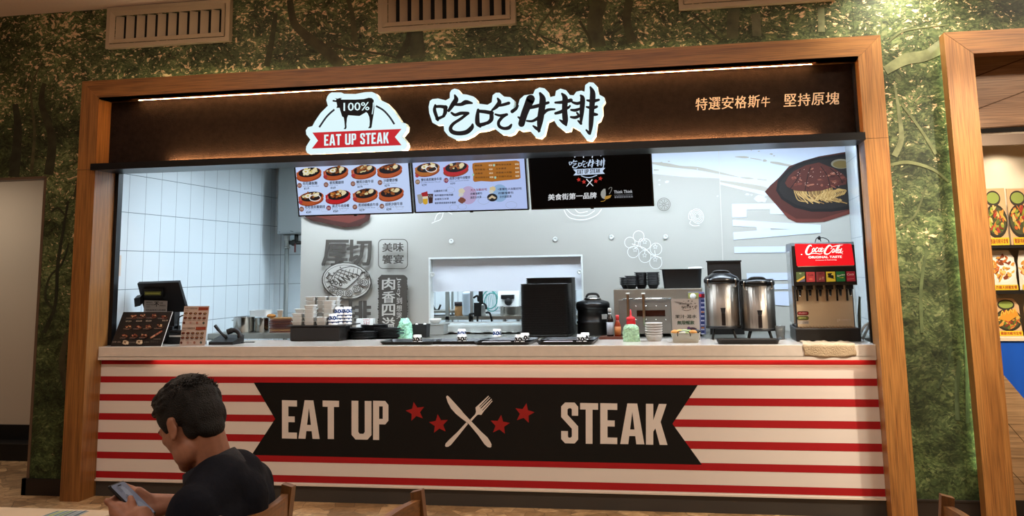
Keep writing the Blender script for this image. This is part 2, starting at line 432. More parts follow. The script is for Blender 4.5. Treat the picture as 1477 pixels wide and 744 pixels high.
def tile_material(name, plane, w=.2355, h=.2945, phase=(0, 0), col='#c9d3d8', grout='#6f7a80'):
    m, nt, b = nodes(name); L = nt.links.new
    tc = N(nt, 'ShaderNodeTexCoord'); sp = N(nt, 'ShaderNodeSeparateXYZ'); L(tc.outputs['Object'], sp.inputs[0])
    cb = N(nt, 'ShaderNodeCombineXYZ')
    for k, ax in enumerate(plane):
        a = N(nt, 'ShaderNodeMath', operation='ADD', i_1=phase[k]); L(sp.outputs[ax], a.inputs[0]); L(a.outputs[0], cb.inputs[k])
    br = N(nt, 'ShaderNodeTexBrick', offset=0.0, squash=1.0); br.inputs['Scale'].default_value = 1
    br.inputs['Brick Width'].default_value = w; br.inputs['Row Height'].default_value = h
    br.inputs['Mortar Size'].default_value = .0028; br.inputs['Mortar Smooth'].default_value = .1
    br.inputs['Color1'].default_value = (*C(col), 1); br.inputs['Color2'].default_value = (*C(col), 1); br.inputs['Mortar'].default_value = (*C(grout), 1)
    L(cb.outputs[0], br.inputs['Vector'])
    L(br.outputs['Color'], b.inputs['Base Color'])
    ro = N(nt, 'ShaderNodeMapRange', i_3=.06, i_4=.8); L(br.outputs['Fac'], ro.inputs[0]); L(ro.outputs[0], b.inputs['Roughness'])
    iv = N(nt, 'ShaderNodeMath', operation='SUBTRACT', i_0=1.0); L(br.outputs['Fac'], iv.inputs[1])
    bp = N(nt, 'ShaderNodeBump', i_Strength=.3, i_Distance=.002); L(iv.outputs[0], bp.inputs['Height']); L(bp.outputs[0], b.inputs['Normal'])
    return m
def floor_material():
    m, nt, b = nodes('stone look floor'); L = nt.links.new
    tc = N(nt, 'ShaderNodeTexCoord'); ob = tc.outputs['Object']
    nz = N(nt, 'ShaderNodeTexNoise', i_Scale=3.0, i_Detail=3.0); L(ob, nz.inputs['Vector'])
    sc = N(nt, 'ShaderNodeVectorMath', operation='SCALE', i_Scale=.15); L(nz.outputs['Color'], sc.inputs[0])
    ad = N(nt, 'ShaderNodeVectorMath', operation='ADD'); L(ob, ad.inputs[0]); L(sc.outputs[0], ad.inputs[1])
    v = N(nt, 'ShaderNodeTexVoronoi', feature='DISTANCE_TO_EDGE', i_Scale=7.0); L(ad.outputs[0], v.inputs['Vector'])
    vc = N(nt, 'ShaderNodeTexVoronoi', i_Scale=7.0); L(ad.outputs[0], vc.inputs['Vector'])
    n = N(nt, 'ShaderNodeTexNoise', i_Scale=14.0, i_Detail=8.0, i_Roughness=.7); L(ob, n.inputs['Vector'])
    base = ramp(nt, n.outputs[0], [(.3, '#8a7052'), (.5, '#b8976c'), (.7, '#dcc096')])
    sp = N(nt, 'ShaderNodeSeparateColor'); L(vc.outputs['Color'], sp.inputs[0])
    tint = ramp(nt, sp.outputs[0], [(0, '#8a7a66'), (1, '#ffffff')])
    c = mixc(nt, .8, base.outputs[0], tint.outputs[0], 'MULTIPLY')
    e = N(nt, 'ShaderNodeMapRange', i_1=0.0, i_2=.028, i_3=1.0, i_4=0.0); L(v.outputs[0], e.inputs[0])
    em = N(nt, 'ShaderNodeMath', operation='MULTIPLY', i_1=.75); L(e.outputs[0], em.inputs[0])
    c = mixc(nt, em.outputs[0], c, '#2a1d12')
    L(c, b.inputs['Base Color']); b.inputs['Roughness'].default_value = .5
    bp = N(nt, 'ShaderNodeBump', i_Strength=.4, i_Distance=.004); L(n.outputs[0], bp.inputs['Height']); L(bp.outputs[0], b.inputs['Normal'])
    return m
M_FOREST = forest_material()
M_WX = wood_material('oak board across', 0, seed=3.0)
M_WZ = wood_material('oak board upright', 2, seed=1.0)
M_WZ2 = wood_material('oak board upright pale', 2, base='#96622f', dark='#6e4620', light='#b07d43', seed=8.0)
M_TILE_L = tile_material('white wall tile side', (1, 2), phase=(.017, .0215))
M_TILE_B = tile_material('white wall tile back', (0, 2), phase=(.1, .0215))
M_FLOOR = floor_material()
M_BLACK = mat('black satin metal', '#0b0b0d', .35)
M_DARKP = mat('dark plastic', '#101012', .5)
M_CEIL = mat('cream painted ceiling', '#e4cfc2', .9, noise=.03)
M_WHITE = mat('white paint', '#d8dcda', .6)
M_STEEL = mat('brushed steel', '#a7abab', .3, metal=1.0, bump=.06, bscale=30, stretch=(1, 1, 30))
M_BASE = mat('dark brown skirting', '#1d1511', .5)

# ------------------------------------------------------------------ the room
WY, CZ = .17, 3.60
b = MB(); b.box((-9, -8, -.05), (6, 4.4, 0)); struct(b.build('floor', M_FLOOR))
b = MB(); b.box((-9, -8, CZ), (6, WY+.3, CZ+.08)); struct(b.build('ceiling', M_CEIL))
b = MB(); b.box((-9, -8.1, 0), (6, -8, CZ)); struct(b.build('wall_rear', mat('warm beige wall', '#a98d70', .8)))
b = MB()
for x0, x1, z0, z1 in ((-9, -4.935, 2.308, CZ), (-4.935, -4.50, 0, CZ), (-4.50, 1.10, 2.93, CZ), (1.10, 1.60, 0, CZ), (1.60, 6, 2.93, CZ)):
    b.box((x0, WY, z0), (x1, WY+.12, z1))
wf = struct(b.build('wall_front', M_FOREST))
b = MB()
for px in (222, 152, 1233, 1372):      # seams between the wallpaper lengths
    p = AY(px, 60 if px > 200 else 90, WY)
    b.box((p.x-.0012, WY-.0012, 2.99 if abs(px-1300) > 60 else .14), (p.x+.0012, WY, CZ))
b.build('wallpaper_seam', mat('dark seam line', '#22301c', .8), wf)
# trunks and branches of the printed forest
a = Art(on_y(WY), FRONT)
TR = [([(112, 285), (122, 230), (128, 175), (122, 150)], [13, 12, 11, 9], '#2a2f20'), ([(196, 240), (200, 200), (216, 175), (236, 150)], [4, 3, 3, 2], '#2c3122'),
      ([(70, 252), (75, 200), (60, 150), (64, 120)], [14, 12, 9, 6], '#30301f'), ([(20, 255), (26, 190), (22, 150)], [16, 12, 8], '#2a2c1f'),
      ([(45, 250), (50, 190), (45, 130), (60, 90)], [5, 4, 3, 2], '#4a4630'), ([(492, 96), (468, 72), (440, 50), (424, 32), (418, 0)], [16, 16, 13, 11, 9], '#3b3924'),
      ([(470, 62), (510, 72), (560, 80), (590, 92)], [5, 4, 3, 3], '#34351f'), ([(603, 84), (600, 45)], [22, 20], '#3a3c28'), ([(575, 84), (588, 60), (592, 30)], [9, 8, 6], '#2e301d'),
      ([(512, 60), (508, 20), (502, 0)], [9, 7, 6], '#414029'), ([(862, 68), (858, 30), (866, 0)], [24, 22, 22], '#3c3d27'), ([(912, 62), (904, 28), (908, 0)], [14, 12, 12], '#35361f'),
      ([(836, 30), (850, 55), (852, 70)], [4, 4, 5], '#2f3119'), ([(1056, 56), (1058, 20), (1062, 0)], [17, 17, 16], '#454630'), ([(1092, 52), (1090, 20)], [13, 13], '#585842'),
      ([(1185, 46), (1184, 10)], [10, 10], '#63674a'), ([(1000, 20), (1020, 40), (1042, 60)], [3, 3, 4], '#30331d'), ([(770, 72), (778, 40), (800, 10), (806, 0)], [4, 3, 3, 2], '#3e3f26'),
      ([(780, 52), (815, 68), (830, 76)], [3, 3, 3], '#3a3c24'), ([(385, 96), (392, 60), (398, 20)], [9, 8, 6], '#33351f'),
      ([(1277, 102), (1305, 86), (1335, 80), (1366, 66)], [12, 16, 16, 14], '#6c6f4e'), ([(1340, 74), (1358, 60), (1372, 58)], [9, 7, 5], '#72755a'),
      ([(1282, 60), (1300, 46), (1330, 40), (1366, 36)], [3, 3, 2, 2], '#55593a'), ([(1290, 225), (1300, 200), (1296, 160), (1290, 120)], [9, 8, 5, 3], '#6d7150'),
      ([(1350, 222), (1330, 190), (1312, 165), (1300, 150)], [5, 4, 4, 3], '#626745'), ([(1284, 238), (1310, 234), (1345, 244), (1368, 262)], [4, 5, 4, 3], '#5d6140'),
      ([(1296, 330), (1320, 310), (1335, 270)], [4, 3, 3], '#4e5336'), ([(1384, 520), (1380, 560), (1381, 606)], [6, 7, 7], '#39442c'),
      ([(1352, 560), (1366, 530), (1372, 500)], [3, 3, 2], '#2d3823'), ([(1395, 610), (1394, 520), (1388, 420)], [5, 5, 4], '#3d4a31'), ([(1330, 480), (1328, 420), (1336, 360)], [5, 5, 4], '#4d5838'),
      ([(82, 450), (66, 430), (72, 400), (90, 380), (100, 350)], [4, 4, 3, 3, 2], '#2b2f1e'), ([(96, 560), (90, 520), (98, 480)], [10, 9, 8], '#3e3a28'), ([(64, 480), (80, 440), (84, 380), (92, 330), (99, 290)], [6, 5, 5, 4, 3], '#26291b'),
      ([(94, 310), (84, 300), (74, 306)], [3, 3, 2], '#2b2f1e')]
for pts, ws, c in TR: a.stroke(pts, ws, mat('trunk print '+c, c, .6, noise=.35, nscale=14, spec=.3), cap=False)
a.build('trunk_print', wf)
b = MB(); b.box((-4.97, WY-.022, 0), (-4.553, WY, .115)); b.box((-4.97, WY-.022, 0), (-4.935, WY+.14, .115)); struct(b.build('baseboard_left', M_BASE))
b = MB(); b.box((1.155, WY-.02, 0), (1.545, WY, .112)); b.box((1.155, WY-.024, .112), (1.545, WY, .122)); struct(b.build('baseboard_right', M_BASE))
b = MB(); b.box((-4.945, WY-.006, .115), (-4.925, WY+.125, 2.305)); b.box((-9, WY-.006, 2.298), (-4.925, WY+.125, 2.316)); struct(b.build('trim_1', mat('brown corner trim', '#5d4a3a', .5)))
# the corridor beside the stall
zc_ = AY(24, 612, 1.6).z; b = MB(); b.box((-9, 1.6, zc_), (-4.53, 1.7, 2.6)); struct(b.build('wall_corridor', mat('corridor wall', '#b3a795', .8)))
b = MB(); b.box((-9, 1.58, 0), (-4.53, 1.7, zc_)); b.box((-9, 1.36, 0), (-5.1, 1.58, zc_*.52)); struct(b.build('baseboard_corridor', mat('corridor skirting', '#0d0b0a', .5)))
b = MB(); b.box((-9, WY+.12, 2.6), (-4.6, 1.7, 2.66)); struct(b.build('ceiling_corridor', M_CEIL))

# ------------------------------------------------------------------ oak portal of the stall
XL, XR, XLO, XRO, ZT, ZI = -4.404, 1.006, -4.552, 1.152, 3.0, 2.858
fr = thing('oak_portal', 'oak portal frame around the striped steak counter, from floor to above its sign', 'frame', (-1.7, .07, 0))
b = MB()
b.prism([(XLO, 0, ZT), (XRO, 0, ZT), (XR, 0, ZI), (XL, 0, ZI)], (0, WY-.03, 0))
b.box((XL, 0.0, ZI), (XR, .165, ZI+.012)); b.build('head_board', M_WX, fr)
for xo, xi, m in ((XLO, XL, M_WZ), (XRO, XR, M_WZ2)):
    s = 1 if xi > xo else -1
    b = MB(); b.prism([(xo, 0, 2.335), (xo, 0, ZT-.001), (xi, 0, ZI-.001), (xi, 0, 2.335)], (0, WY-.03, 0)); b.box((xi, WY-.03, 2.335), (xi-s*.012, .255, ZI-.001))
    b.build('upper_post', m, fr)
    b = MB(); b.box((xo, 0, 0), (xi, WY-.03, 2.333)); b.box((xi-s*.012, WY-.03, 0), (xi, .255, 2.333)); b.build('post', M_WZ if s > 0 else M_WZ2, fr)
# ------------------------------------------------------------------ sign panel above the opening
M_PANEL = mat('dark brown plaster panel', '#241b16', .75, noise=.25, nscale=30, bump=.35, bscale=120, spec=.05)
sp_ = thing('sign_panel', 'long dark brown textured sign panel under the oak portal head', 'panel', (-1.7, .18, 2.37))
b = MB(); b.box((XL+.001, .160, 2.372), (XR-.001, .19, ZI-.001)); b.build('board', M_PANEL, sp_)
SLO = '#fbdcb8'
a = Art(on_y(.160), FRONT, start=.004)
p0 = 1003; ch = '特選安格斯牛'
for i, c in enumerate('特選安格斯牛'):
    x = 1003+i*18.9; y = 159.5-i*.95
    a.text(c, (x, y), (x+16.5-(4 if c == '牛' else 0), y-.8), (x+1.0, y-18+(3 if c == '牛' else 0)), SLO, 0, .014)
a.build('slogan_lettering', sp_)['label'] = 'cream slogan characters'
a = Art(on_y(.160), FRONT, start=.004)
for i, c in enumerate('堅持原塊'):
    x = 1130.5+i*20; y = 154-i*.9
    a.text(c, (x, y), (x+17.5+(2 if i == 3 else 0), y-.8), (x+.8, y-18), SLO, 0, .014)
a.build('slogan_lettering', sp_)['label'] = 'cream slogan characters'
b = MB(); b.box((XR-.022, .146, 2.372), (XR-.001, .16, ZI-.002)); b.build('edge_strip', M_BLACK, sp_)
# beam and shutter guides
b = MB(); b.box((XL-.02, -.035, 2.324), (XR+.004, .20, 2.372)); b.box((XL, .195, 2.324), (XR, .30, 2.64))
struct(b.build('trim_2', M_BLACK))
b = MB(); b.box((XL, .257, 1.05), (XL+.028, .318, 2.33)); struct(b.build('trim_3', M_BLACK))
b = MB(); b.box((XR-.012, .257, 1.05), (XR, .30, 2.33)); struct(b.build('trim_4', M_BLACK))
# light bar along the head of the portal
pL, pR = AY(200, 143.5, .128), AY(1171, 91, .128)
lb = thing('led_light_bar', 'thin glowing warm light bar under the oak head, above the sign', 'light', (pL.x, .128, ZI-.02))
zb = (pL.z+pR.z)/2
b = MB(); b.box((pL.x, .121, zb-.007), (-3.6, .136, zb+.008), bev=.003); b.box((-3.594, .121, zb-.007), (pR.x, .136, zb+.008), bev=.003)
b.build('diffuser', mat('warm lamp', '#ffe0b8', .5, emit=75, ecol='#ffc588'), lb)
b = MB(); b.box((pL.x-.02, .066, zb+.0125), (pR.x+.02, .104, ZI-.001)); b.build('housing', mat('oak lamp rail', '#6a3c18', .5), lb)
ls = thing('led_strip', 'warm light strip on the black beam washing the foot of the sign panel', 'light', (-1.7, .146, 2.373))
b = MB(); b.box((-3.9, .140, 2.3735), (.72, .152, 2.379)); b.build('lamp', mat('warm strip lamp', '#ffd9a6', .5, emit=260, ecol='#ffc58a'), ls)
# hidden wall wash strips around the portals
b = MB(); b.box((XLO+.15, .142, ZT-.022), (XRO-.15, .152, ZT-.012)); o = b.build('led_strip', mat('wall wash lamp', '#fff0cc', .5, emit=16.0, ecol='#fff0c0'))
tag(o, 'light strip behind the top edge of the stall portal grazing the forest wall', 'light')

# ------------------------------------------------------------------ neighbouring stall on the right
fx0, fx1 = 1.535, 1.70
f2 = thing('oak_portal', 'oak portal frame of the neighbouring stall at the right edge, pale planks inside', 'frame', (1.62, 0, 0))
b = MB(); b.prism([(fx0, .0, 0), (fx0, .0, 2.99), (fx1, .0, 2.845), (fx1, .0, 0)], (0, .135, 0)); b.box((fx1-.012, .135, 0), (fx1, .298, 2.84)); b.build('post', M_WZ2, f2)
b = MB(); b.prism([(fx0+.001, .001, 2.992), (4.5, .001, 2.992), (4.5, .001, 2.847), (fx1+.001, .001, 2.847)], (0, .135, 0)); b.build('head_board', M_WX, f2)
b = MB(); b.box((fx0+.012, .142, .3), (fx0+.022, .158, 2.9)); o = b.build('led_strip', mat('wall wash lamp pale', '#f4ffd8', .5, emit=7.0, ecol='#e8ffc0'))
tag(o, 'light strip tucked behind the left edge of the neighbouring oak portal', 'light')
M_PLANK = wood_material('pale plank', 0, base='#a17a58', dark='#8a6546', light='#b48e6c', seed=5.0)
b = MB()
p1, p2 = AY(1405, 184, .30), AY(1405, 82, .30)
b.box((fx1+.001, .30, p1.z), (4.5, .36, 2.99)); struct(b.build('wall_neighbour', M_PLANK))
a = Art(on_y(.30), FRONT)
for q in (((1400, 113), (1480, 83)), ((1400, 161), (1480, 131)), ((1400, 186), (1480, 180))):
    a.stroke(list(q), 1.4, '#5c4028', cap=False)
a.build('plank_joint', bpy.data.objects['wall_neighbour'])

# ------------------------------------------------------------------ kitchen shell
KZ, PY, BY = 2.645, 1.60, 3.15
struct((lambda b: (b.box((XL-.1, .319, 0), (XL, BY, KZ)), b.build('wall_left', M_TILE_L))[-1])(MB()))
struct((lambda b: (b.box((1.10, .302, 0), (1.2, BY, KZ)), b.box((XR+.0, .258, 0), (1.2, .302, KZ)), b.build('wall_right', M_TILE_L))[-1])(MB()))
struct((lambda b: (b.box((XL-.1, BY, 0), (1.2, BY+.1, KZ)), b.build('wall_back', M_TILE_B))[-1])(MB()))
struct((lambda b: (b.box((XL-.1, .305, KZ), (1.2, BY+.1, KZ+.06)), b.build('ceiling_kitchen', mat('white ceiling board', '#d5d8d6', .8)))[-1])(MB()))
a = Art(lambda u, v: V((u, v, KZ)), (0, 0, -1))
for k in range(5): a.stroke([(XL, .7+k*.6), (1.1, .7+k*.6)], .006, '#8b9092', cap=False)
for k in range(9): a.stroke([(-4.2+k*.6, .31), (-4.2+k*.6, BY)], .006, '#8b9092', cap=False)
a.build('ceiling_joint', bpy.data.objects['ceiling_kitchen'])
# ceiling light panels
def panel(x, y, lab):
    t = thing('ceiling_light_panel', lab, 'light', (x, y, KZ), 'kitchen ceiling lights')
    b = MB(); b.box((x-.60, y-.16, KZ-.012), (x+.60, y+.16, KZ-.0015)); b.build('diffuser', mat('cool lamp', '#eaf6ff', .5, emit=37.0, ecol='#e2f2ff'), t)
    b = MB()
    for q in ((-.62, -.18, .62, -.16), (-.62, .16, .62, .18), (-.62, -.16, -.60, .16), (.60, -.16, .62, .16)): b.box((x+q[0], y+q[1], KZ-.016), (x+q[2], y+q[3], KZ-.001))
    b.build('frame', M_WHITE, t)
for x, y, s in ((-3.05, 1.0, 'by the left tile wall'), (-2.0, .50, 'above the menu screens'), (-.80, .72, 'near the oven'), (.40, .72, 'above the soda machine'), (-2.85, 2.50, 'in the back kitchen by the boiler'), (-1.3, 2.5, 'in the back kitchen behind the hatch')):
    panel(x, y, 'bright cool white light panel in the stall ceiling '+s)
# partition with the serving hatch
HX0, HX1, HZ0, HZ1 = -2.305, -1.022, 1.10, 1.655
M_MURAL = mat('printed wall vinyl taupe', '#a9a8a1', .55)
b = MB()
for x0, x1, z0, z1 in ((-3.46, HX0, 0, KZ), (HX1, 1.099, 0, KZ), (HX0, HX1, HZ1, KZ), (HX0, HX1, 0, HZ0)): b.box((x0, PY, z0), (x1, PY+.10, z1))
wp = struct(b.build('wall_partition', M_MURAL))
b = MB(); b.box((HX0+.005, PY+.055, 1.379), (HX1-.005, PY+.085, HZ1-.005)); struct(b.build('hatch_bulkhead', mat('white hatch board', '#dde2ea', .5)))
b = MB()
for q in ((622, 373.5), (838, 370.5)):
    p = AY(q[0], q[1], PY)
b.box((HX0-.010, PY-.006, HZ0), (HX0+.004, PY+.102, HZ1+.010)); b.box((HX1-.004, PY-.006, HZ0), (HX1+.010, PY+.102, HZ1+.010)); b.box((HX0+.004, PY-.006, HZ1-.004), (HX1-.004, PY+.102, HZ1+.010))
struct(b.build('trim_5', mat('white hatch trim', '#d6dbd9', .5)))
for px, py, s in ((651, 348, 'above the left of the hatch'), (801, 345, 'above the right of the hatch'), (624, 396, 'beside the left jamb of the hatch'), (836, 392, 'beside the right jamb of the hatch'), (960, 341.5, 'right of the printed tomatoes'), (882, 342, 'left of the printed tomatoes')):
    p = AY(px, py, PY); b = MB(); b.lathe([(.020, 0), (.020, .004), (.016, .006), (.007, .006), (.006, .004), (0, .004)], (0, 0, 0), 20, M=Matrix.Translation((p.x, PY-.0065, p.z)) @ Matrix.Rotation(PI/2, 4, 'X'))
    tag(b.build('wall_fitting', mat('white plastic', '#c9cecb', .9, spec=.1)), 'round white screw fitting on the printed wall, '+s, 'fitting', 'white wall fittings')

# ------------------------------------------------------------------ prints on the partition
M_DG = '#48443f'
a = Art(on_y(PY), FRONT, start=.001)
Z4 = (880, 200, 3.721)
LB = '#c3cde0'
a.sub(*Z4).poly([(-400, 60), (1300, 0), (1300, 300), (830, 305), (790, 295), (590, 245), (590, 213), (400, 205), (230, 188), (-400, 150)], LB)
for pts, w in (([(222, 130), (300, 140), (380, 152), (470, 160), (570, 180), (690, 206)], [10, 20, 14, 18, 14, 3]), ([(670, 97), (720, 99), (745, 100)], [3, 12, 4]), ([(752, 104), (790, 110), (815, 116)], [4, 5, 3]), ([(860, 126), (900, 132), (950, 142), (1000, 150)], [8, 14, 12, 12]),
               ([(700, 208), (740, 212), (770, 214)], [4, 10, 3]), ([(790, 217), (840, 222)], [5, 5]), ([(590, 228), (700, 246), (830, 270), (840, 285)], [10, 20, 24, 10]), ([(600, 255), (700, 275), (780, 292)], [2, 3, 2]), ([(234, 168), (262, 168)], [10, 6])):
    a.stroke(pts, w, '#aaa69c', cap=False)
for x, y, r in ((758, 62, 3), (798, 68, 4), (865, 82, 6), (880, 92, 4), (830, 118, 8), (274, 128, 5), (316, 122, 4)): a.ell(x, y, r*1.5, r*.8, '#aaa69c', jit=.3, n=9)
for x, y, r in ((305, 231, 8), (264, 222, 5), (265, 247, 4), (468, 163, 3), (577, 308, 4), (735, 298, 9), (760, 302, 6), (800, 318, 24), (824, 330, 14)): a.ell(x, y, r*1.3, r*.75, LB, jit=.3, n=11)
# sideways letters of the slogan
a.poly([(653, 350), (860, 347), (940, 350), (960, 405), (858, 405), (858, 378), (733, 381), (733, 422), (655, 423)], LB)
a.poly([(657, 435), (1130, 462), (1130, 483), (975, 487), (860, 480), (860, 488), (786, 475), (658, 468)], LB)
a.poly([(661, 502), (788, 493), (786, 475), (860, 480), (862, 490), (975, 487), (1130, 483), (1130, 505), (663, 543)], LB)
a.poly([(666, 580), (940, 577), (940, 611), (667, 613)], LB)
a.sub(1000, 330, 3.915)
a.poly([(300, 250), (560, 247), (560, 289), (304, 291)], LB).poly([(308, 313), (560, 310), (560, 341), (310, 342)], LB).poly([(310, 356), (560, 353), (560, 436), (470, 430), (380, 402), (312, 398)], LB)
# sizzling steak dish
a.sub(*Z4)
a.poly([(830, 285), (860, 250), (905, 210), (960, 148), (1040, 118), (1120, 95), (1264, 71), (1290, 402), (1150, 446), (1060, 449), (1000, 449), (955, 428), (930, 400)], '#452019')
a.poly([(840, 290), (925, 385), (1000, 430), (1130, 430), (1287, 382), (1290, 402), (1150, 446), (1000, 449), (955, 428)], '#5b2b22')
a.poly([(890, 278), (900, 225), (945, 172), (1000, 135), (1100, 104), (1264, 80), (1287, 378), (1190, 392), (1080, 392), (990, 370), (920, 325)], '#14100f')
a.poly([(905, 275), (912, 235), (955, 185), (1010, 148), (1100, 118), (1264, 96), (1284, 358), (1190, 376), (1080, 376), (1000, 355), (930, 315)], '#1f1a18')
a.ell(1240, 135, 55, 26, '#7b7260').ell(1240, 138, 45, 20, '#6b5a30')
random.seed(3)
for k in range(34):
    x = 985+k*6.2; c = random.choice(('#8f6d3d', '#a5824c', '#7a5930', '#b08d58'))
    a.stroke([(x, 262), (x+random.uniform(2, 10), 292+k*.5), (x+random.uniform(24, 40), 322+random.uniform(-8, 10)), (x+random.uniform(60, 92), 338+random.uniform(-16, 12))], 5, c, n=6, cap=False)
for k in range(12):
    x = 1100+k*9; a.stroke([(x, 330-k*2), (x+18, 300-k*2+random.uniform(-8, 8)), (x+48, 296-k*2), (x+66, 312-k*3), (x+52, 334-k*3)], 5, random.choice(('#a5824c', '#b99660', '#94713f')), n=6, cap=False)
a.poly([(938, 238), (955, 205), (985, 175), (1050, 143), (1120, 128), (1200, 160), (1248, 190), (1270, 215), (1266, 245), (1200, 258), (1140, 278), (1060, 283), (990, 278), (950, 258)], '#4d231a')
for k in range(40):
    x = random.uniform(965, 1250); y = random.uniform(160, 265)
    if 150+abs(x-1110)*.28 < y < 285-abs(x-1080)*.2: a.ell(x, y, random.uniform(6, 18), random.uniform(3, 7), random.choice(('#6b3527', '#5d2b1f', '#7d4634', '#3b1811', '#8b5541')), a=random.uniform(-.6, .6), n=10, jit=.2)
for pts in ([(1020, 165), (1005, 215), (965, 270)], [(1075, 150), (1060, 200), (1045, 282)], [(1130, 150), (1165, 200), (1180, 262)], [(1180, 160), (1225, 200), (1248, 240)]): a.stroke(pts, 4, '#1c0c08', cap=False)
for k in range(26): a.ell(random.uniform(1000, 1240), random.uniform(165, 255), 3, 1.6, '#b59082', a=-.4, n=7)
# lime, mushroom, tomatoes
a.ring(289, 353, 34, 34, 3, '#6f6c66').ring(289, 353, 27, 27, 1.6, '#6f6c66').ring(289, 353, 6, 6, 2, '#6f6c66')
for k in range(9): a.stroke([(289+8*math.cos(k*.698), 353+8*math.sin(k*.698)), (289+26*math.cos(k*.698), 353+26*math.sin(k*.698))], 2, '#6f6c66')
WL = '#e4e8e6'
for r in (1, .78, .56, .34): a.ring(468, 416, 33*r, 40*r, 2.2, WL, a=-.4)
a.stroke([(438, 385), (425, 400), (423, 430), (436, 436), (428, 455), (450, 468), (480, 465)], 2.4, WL).stroke([(430, 402), (438, 430)], 2, WL)
for cx, cy, r in ((154, 524, 29), (107, 557, 28), (125, 608, 30), (190, 566, 29), (247, 592, 31), (188, 632, 32), (246, 664, 33)): a.ring(cx, cy, r, r*1.02, 2.6, WL)
for cx, cy in ((135, 596), (187, 554), (243, 580), (186, 625), (243, 648)):
    a.stroke([(cx+(13 if k % 2 == 0 else 6)*math.cos(-PI/2+PI*k/5), cy+(13 if k % 2 == 0 else 6)*math.sin(-PI/2+PI*k/5)) for k in range(11)], 2.4, WL, n=1)
a.stroke([(120, 565), (150, 575), (190, 590), (220, 620), (275, 640)], 4, WL).stroke([(150, 575), (158, 545), (170, 536)], 3, WL).stroke([(150, 575), (135, 590)], 3, WL).stroke([(245, 630), (240, 600)], 3, WL).stroke([(190, 590), (186, 615)], 3, WL)
a.sub()
for pts in ([(628, 318), (632, 309), (640, 306), (637, 316), (628, 320), (624, 322)], [(634, 308), (646, 306), (653, 309)], [(814, 303), (822, 314), (842, 317), (860, 311), (868, 302)], [(818, 302), (828, 310), (846, 311), (858, 304)], [(830, 302), (836, 307), (848, 305)]): a.stroke(pts, .8, WL)
for x in (1055, ): a.stroke([(1036.5, 216), (1043, 384)], .8, '#c9c7c0', cap=False)
# dark slogan at the left
a.sub()
a.poly([(438, 312), (470, 322), (470, 312)], LB)
a.poly([(434, 308), (520, 306), (536, 309), (534, 317), (520, 326), (498, 328), (470, 322), (450, 318)], '#3b1f1b').poly([(440, 308), (530, 308), (527, 314), (505, 322), (480, 318)], '#5a2a23')
a.text('厚', (466, 383), (501, 383), (469, 346.5), M_DG, 0, .03).text('切', (502, 383), (536, 382.5), (502.5, 346.5), M_DG, 0, .03)
a.text('牛', (467, 470), (498, 470), (467, 433), M_DG, 0, .03).text('排', (500, 474), (536, 474), (500, 434), M_DG, 0, .03)
LG = '#b7b5ae'
a.sub(460, 340, 4.65)
a.ell(193, 304, 168, 126, M_DG, a=.12).ell(193, 302, 160, 118, LG, a=.12)
a.ring(193, 302, 150, 106, 3, M_DG, a=.12)
for k in range(46):
    t = random.uniform(0, 2*PI); r = random.uniform(.72, .93); x, y = 193+150*r*math.cos(t), 300+106*r*math.sin(t)
    a.stroke([(x, y), (x+random.uniform(-14, 14), y+random.uniform(-10, 10)), (x+random.uniform(-20, 20), y+random.uniform(-14, 14))], random.uniform(2, 6), M_DG)
a.poly([(85, 300), (130, 235), (220, 205), (290, 225), (285, 265), (190, 355), (95, 330)], LG)
a.stroke([(85, 300), (130, 235), (220, 205), (290, 225), (285, 265), (190, 355), (95, 330), (85, 300)], 5, M_DG, n=2)
for k in range(6): a.stroke([(100+k*30, 292-k*8+(k-2)*1), (128+k*30, 328-k*12)], 9, M_DG, cap=False).stroke([(140+k*26, 232-k*3), (112+k*30, 290-k*4), (165+k*18, 335-k*11)], 4, M_DG, cap=False)
for k in range(4): a.stroke([(110+k*12, 275-k*17), (200+k*22, 320-k*19)], 5, M_DG, cap=False)
for x in (98, 125, 155): a.ell(x, 310+(x-98)*.25, 12, 13, M_DG).ell(x, 310+(x-98)*.25, 5, 6, LG)
for x, y, r in ((98, 355, 20), (152, 385, 24), (210, 385, 22), (262, 355, 24), (315, 310, 26), (330, 260, 16), (285, 305, 18)):
    a.ell(x, y, r, r, LG).ring(x, y, r, r, 4, M_DG).ring(x, y, r*.55, r*.55, 4, M_DG)
    for k in range(5): a.stroke([(x, y), (x+r*math.cos(k*1.25), y+r*math.sin(k*1.25))], 3, M_DG)
# stamps
def rrect(x0, y0, x1, y1, r, n=5):
    pts = []
    for cx, cy, t0 in ((x1-r, y0+r, -PI/2), (x1-r, y1-r, 0), (x0+r, y1-r, PI/2), (x0+r, y0+r, PI)):
        for k in range(n+1): t = t0+PI/2*k/n; pts.append((cx+r*math.cos(t), cy+r*math.sin(t)))
    return pts
q = rrect(410, 25, 604, 220, 30); a.stroke(q+q[:1], 5, M_DG, n=1)
for c, x, y in (('美', 436, 108), ('味', 510, 106), ('饗', 436, 188), ('宴', 510, 186)): a.text(c, (x, y), (x+66, y-1), (x+1, y-58), M_DG, 0, .025)
q = rrect(414, 262, 600, 640, 26); q = [(x+random.uniform(-3, 3), y+random.uniform(-3, 3)) for x, y in q]
for k in range(20): a.stroke([(413+random.uniform(-4, 4), 285+k*17), (418, 295+k*17)], 12, M_DG); a.stroke([(599+random.uniform(-4, 4), 285+k*17), (597, 295+k*17)], 12, M_DG)
a.poly(q, M_DG)
for c, y in (('肉', 360), ('香', 448), ('四', 535), ('溢', 622)): a.text(c, (436, y), (520, y-1), (437, y-76), LG, 0, .02)
a.text('Juicy', (532, 281), (532, 408), (562, 280), LG, 0, .01)
for c, y in (('到', 455), ('想', 505), ('哭', 555)): a.text(c, (532, y), (568, y), (532, y-42), LG, 0, .01)
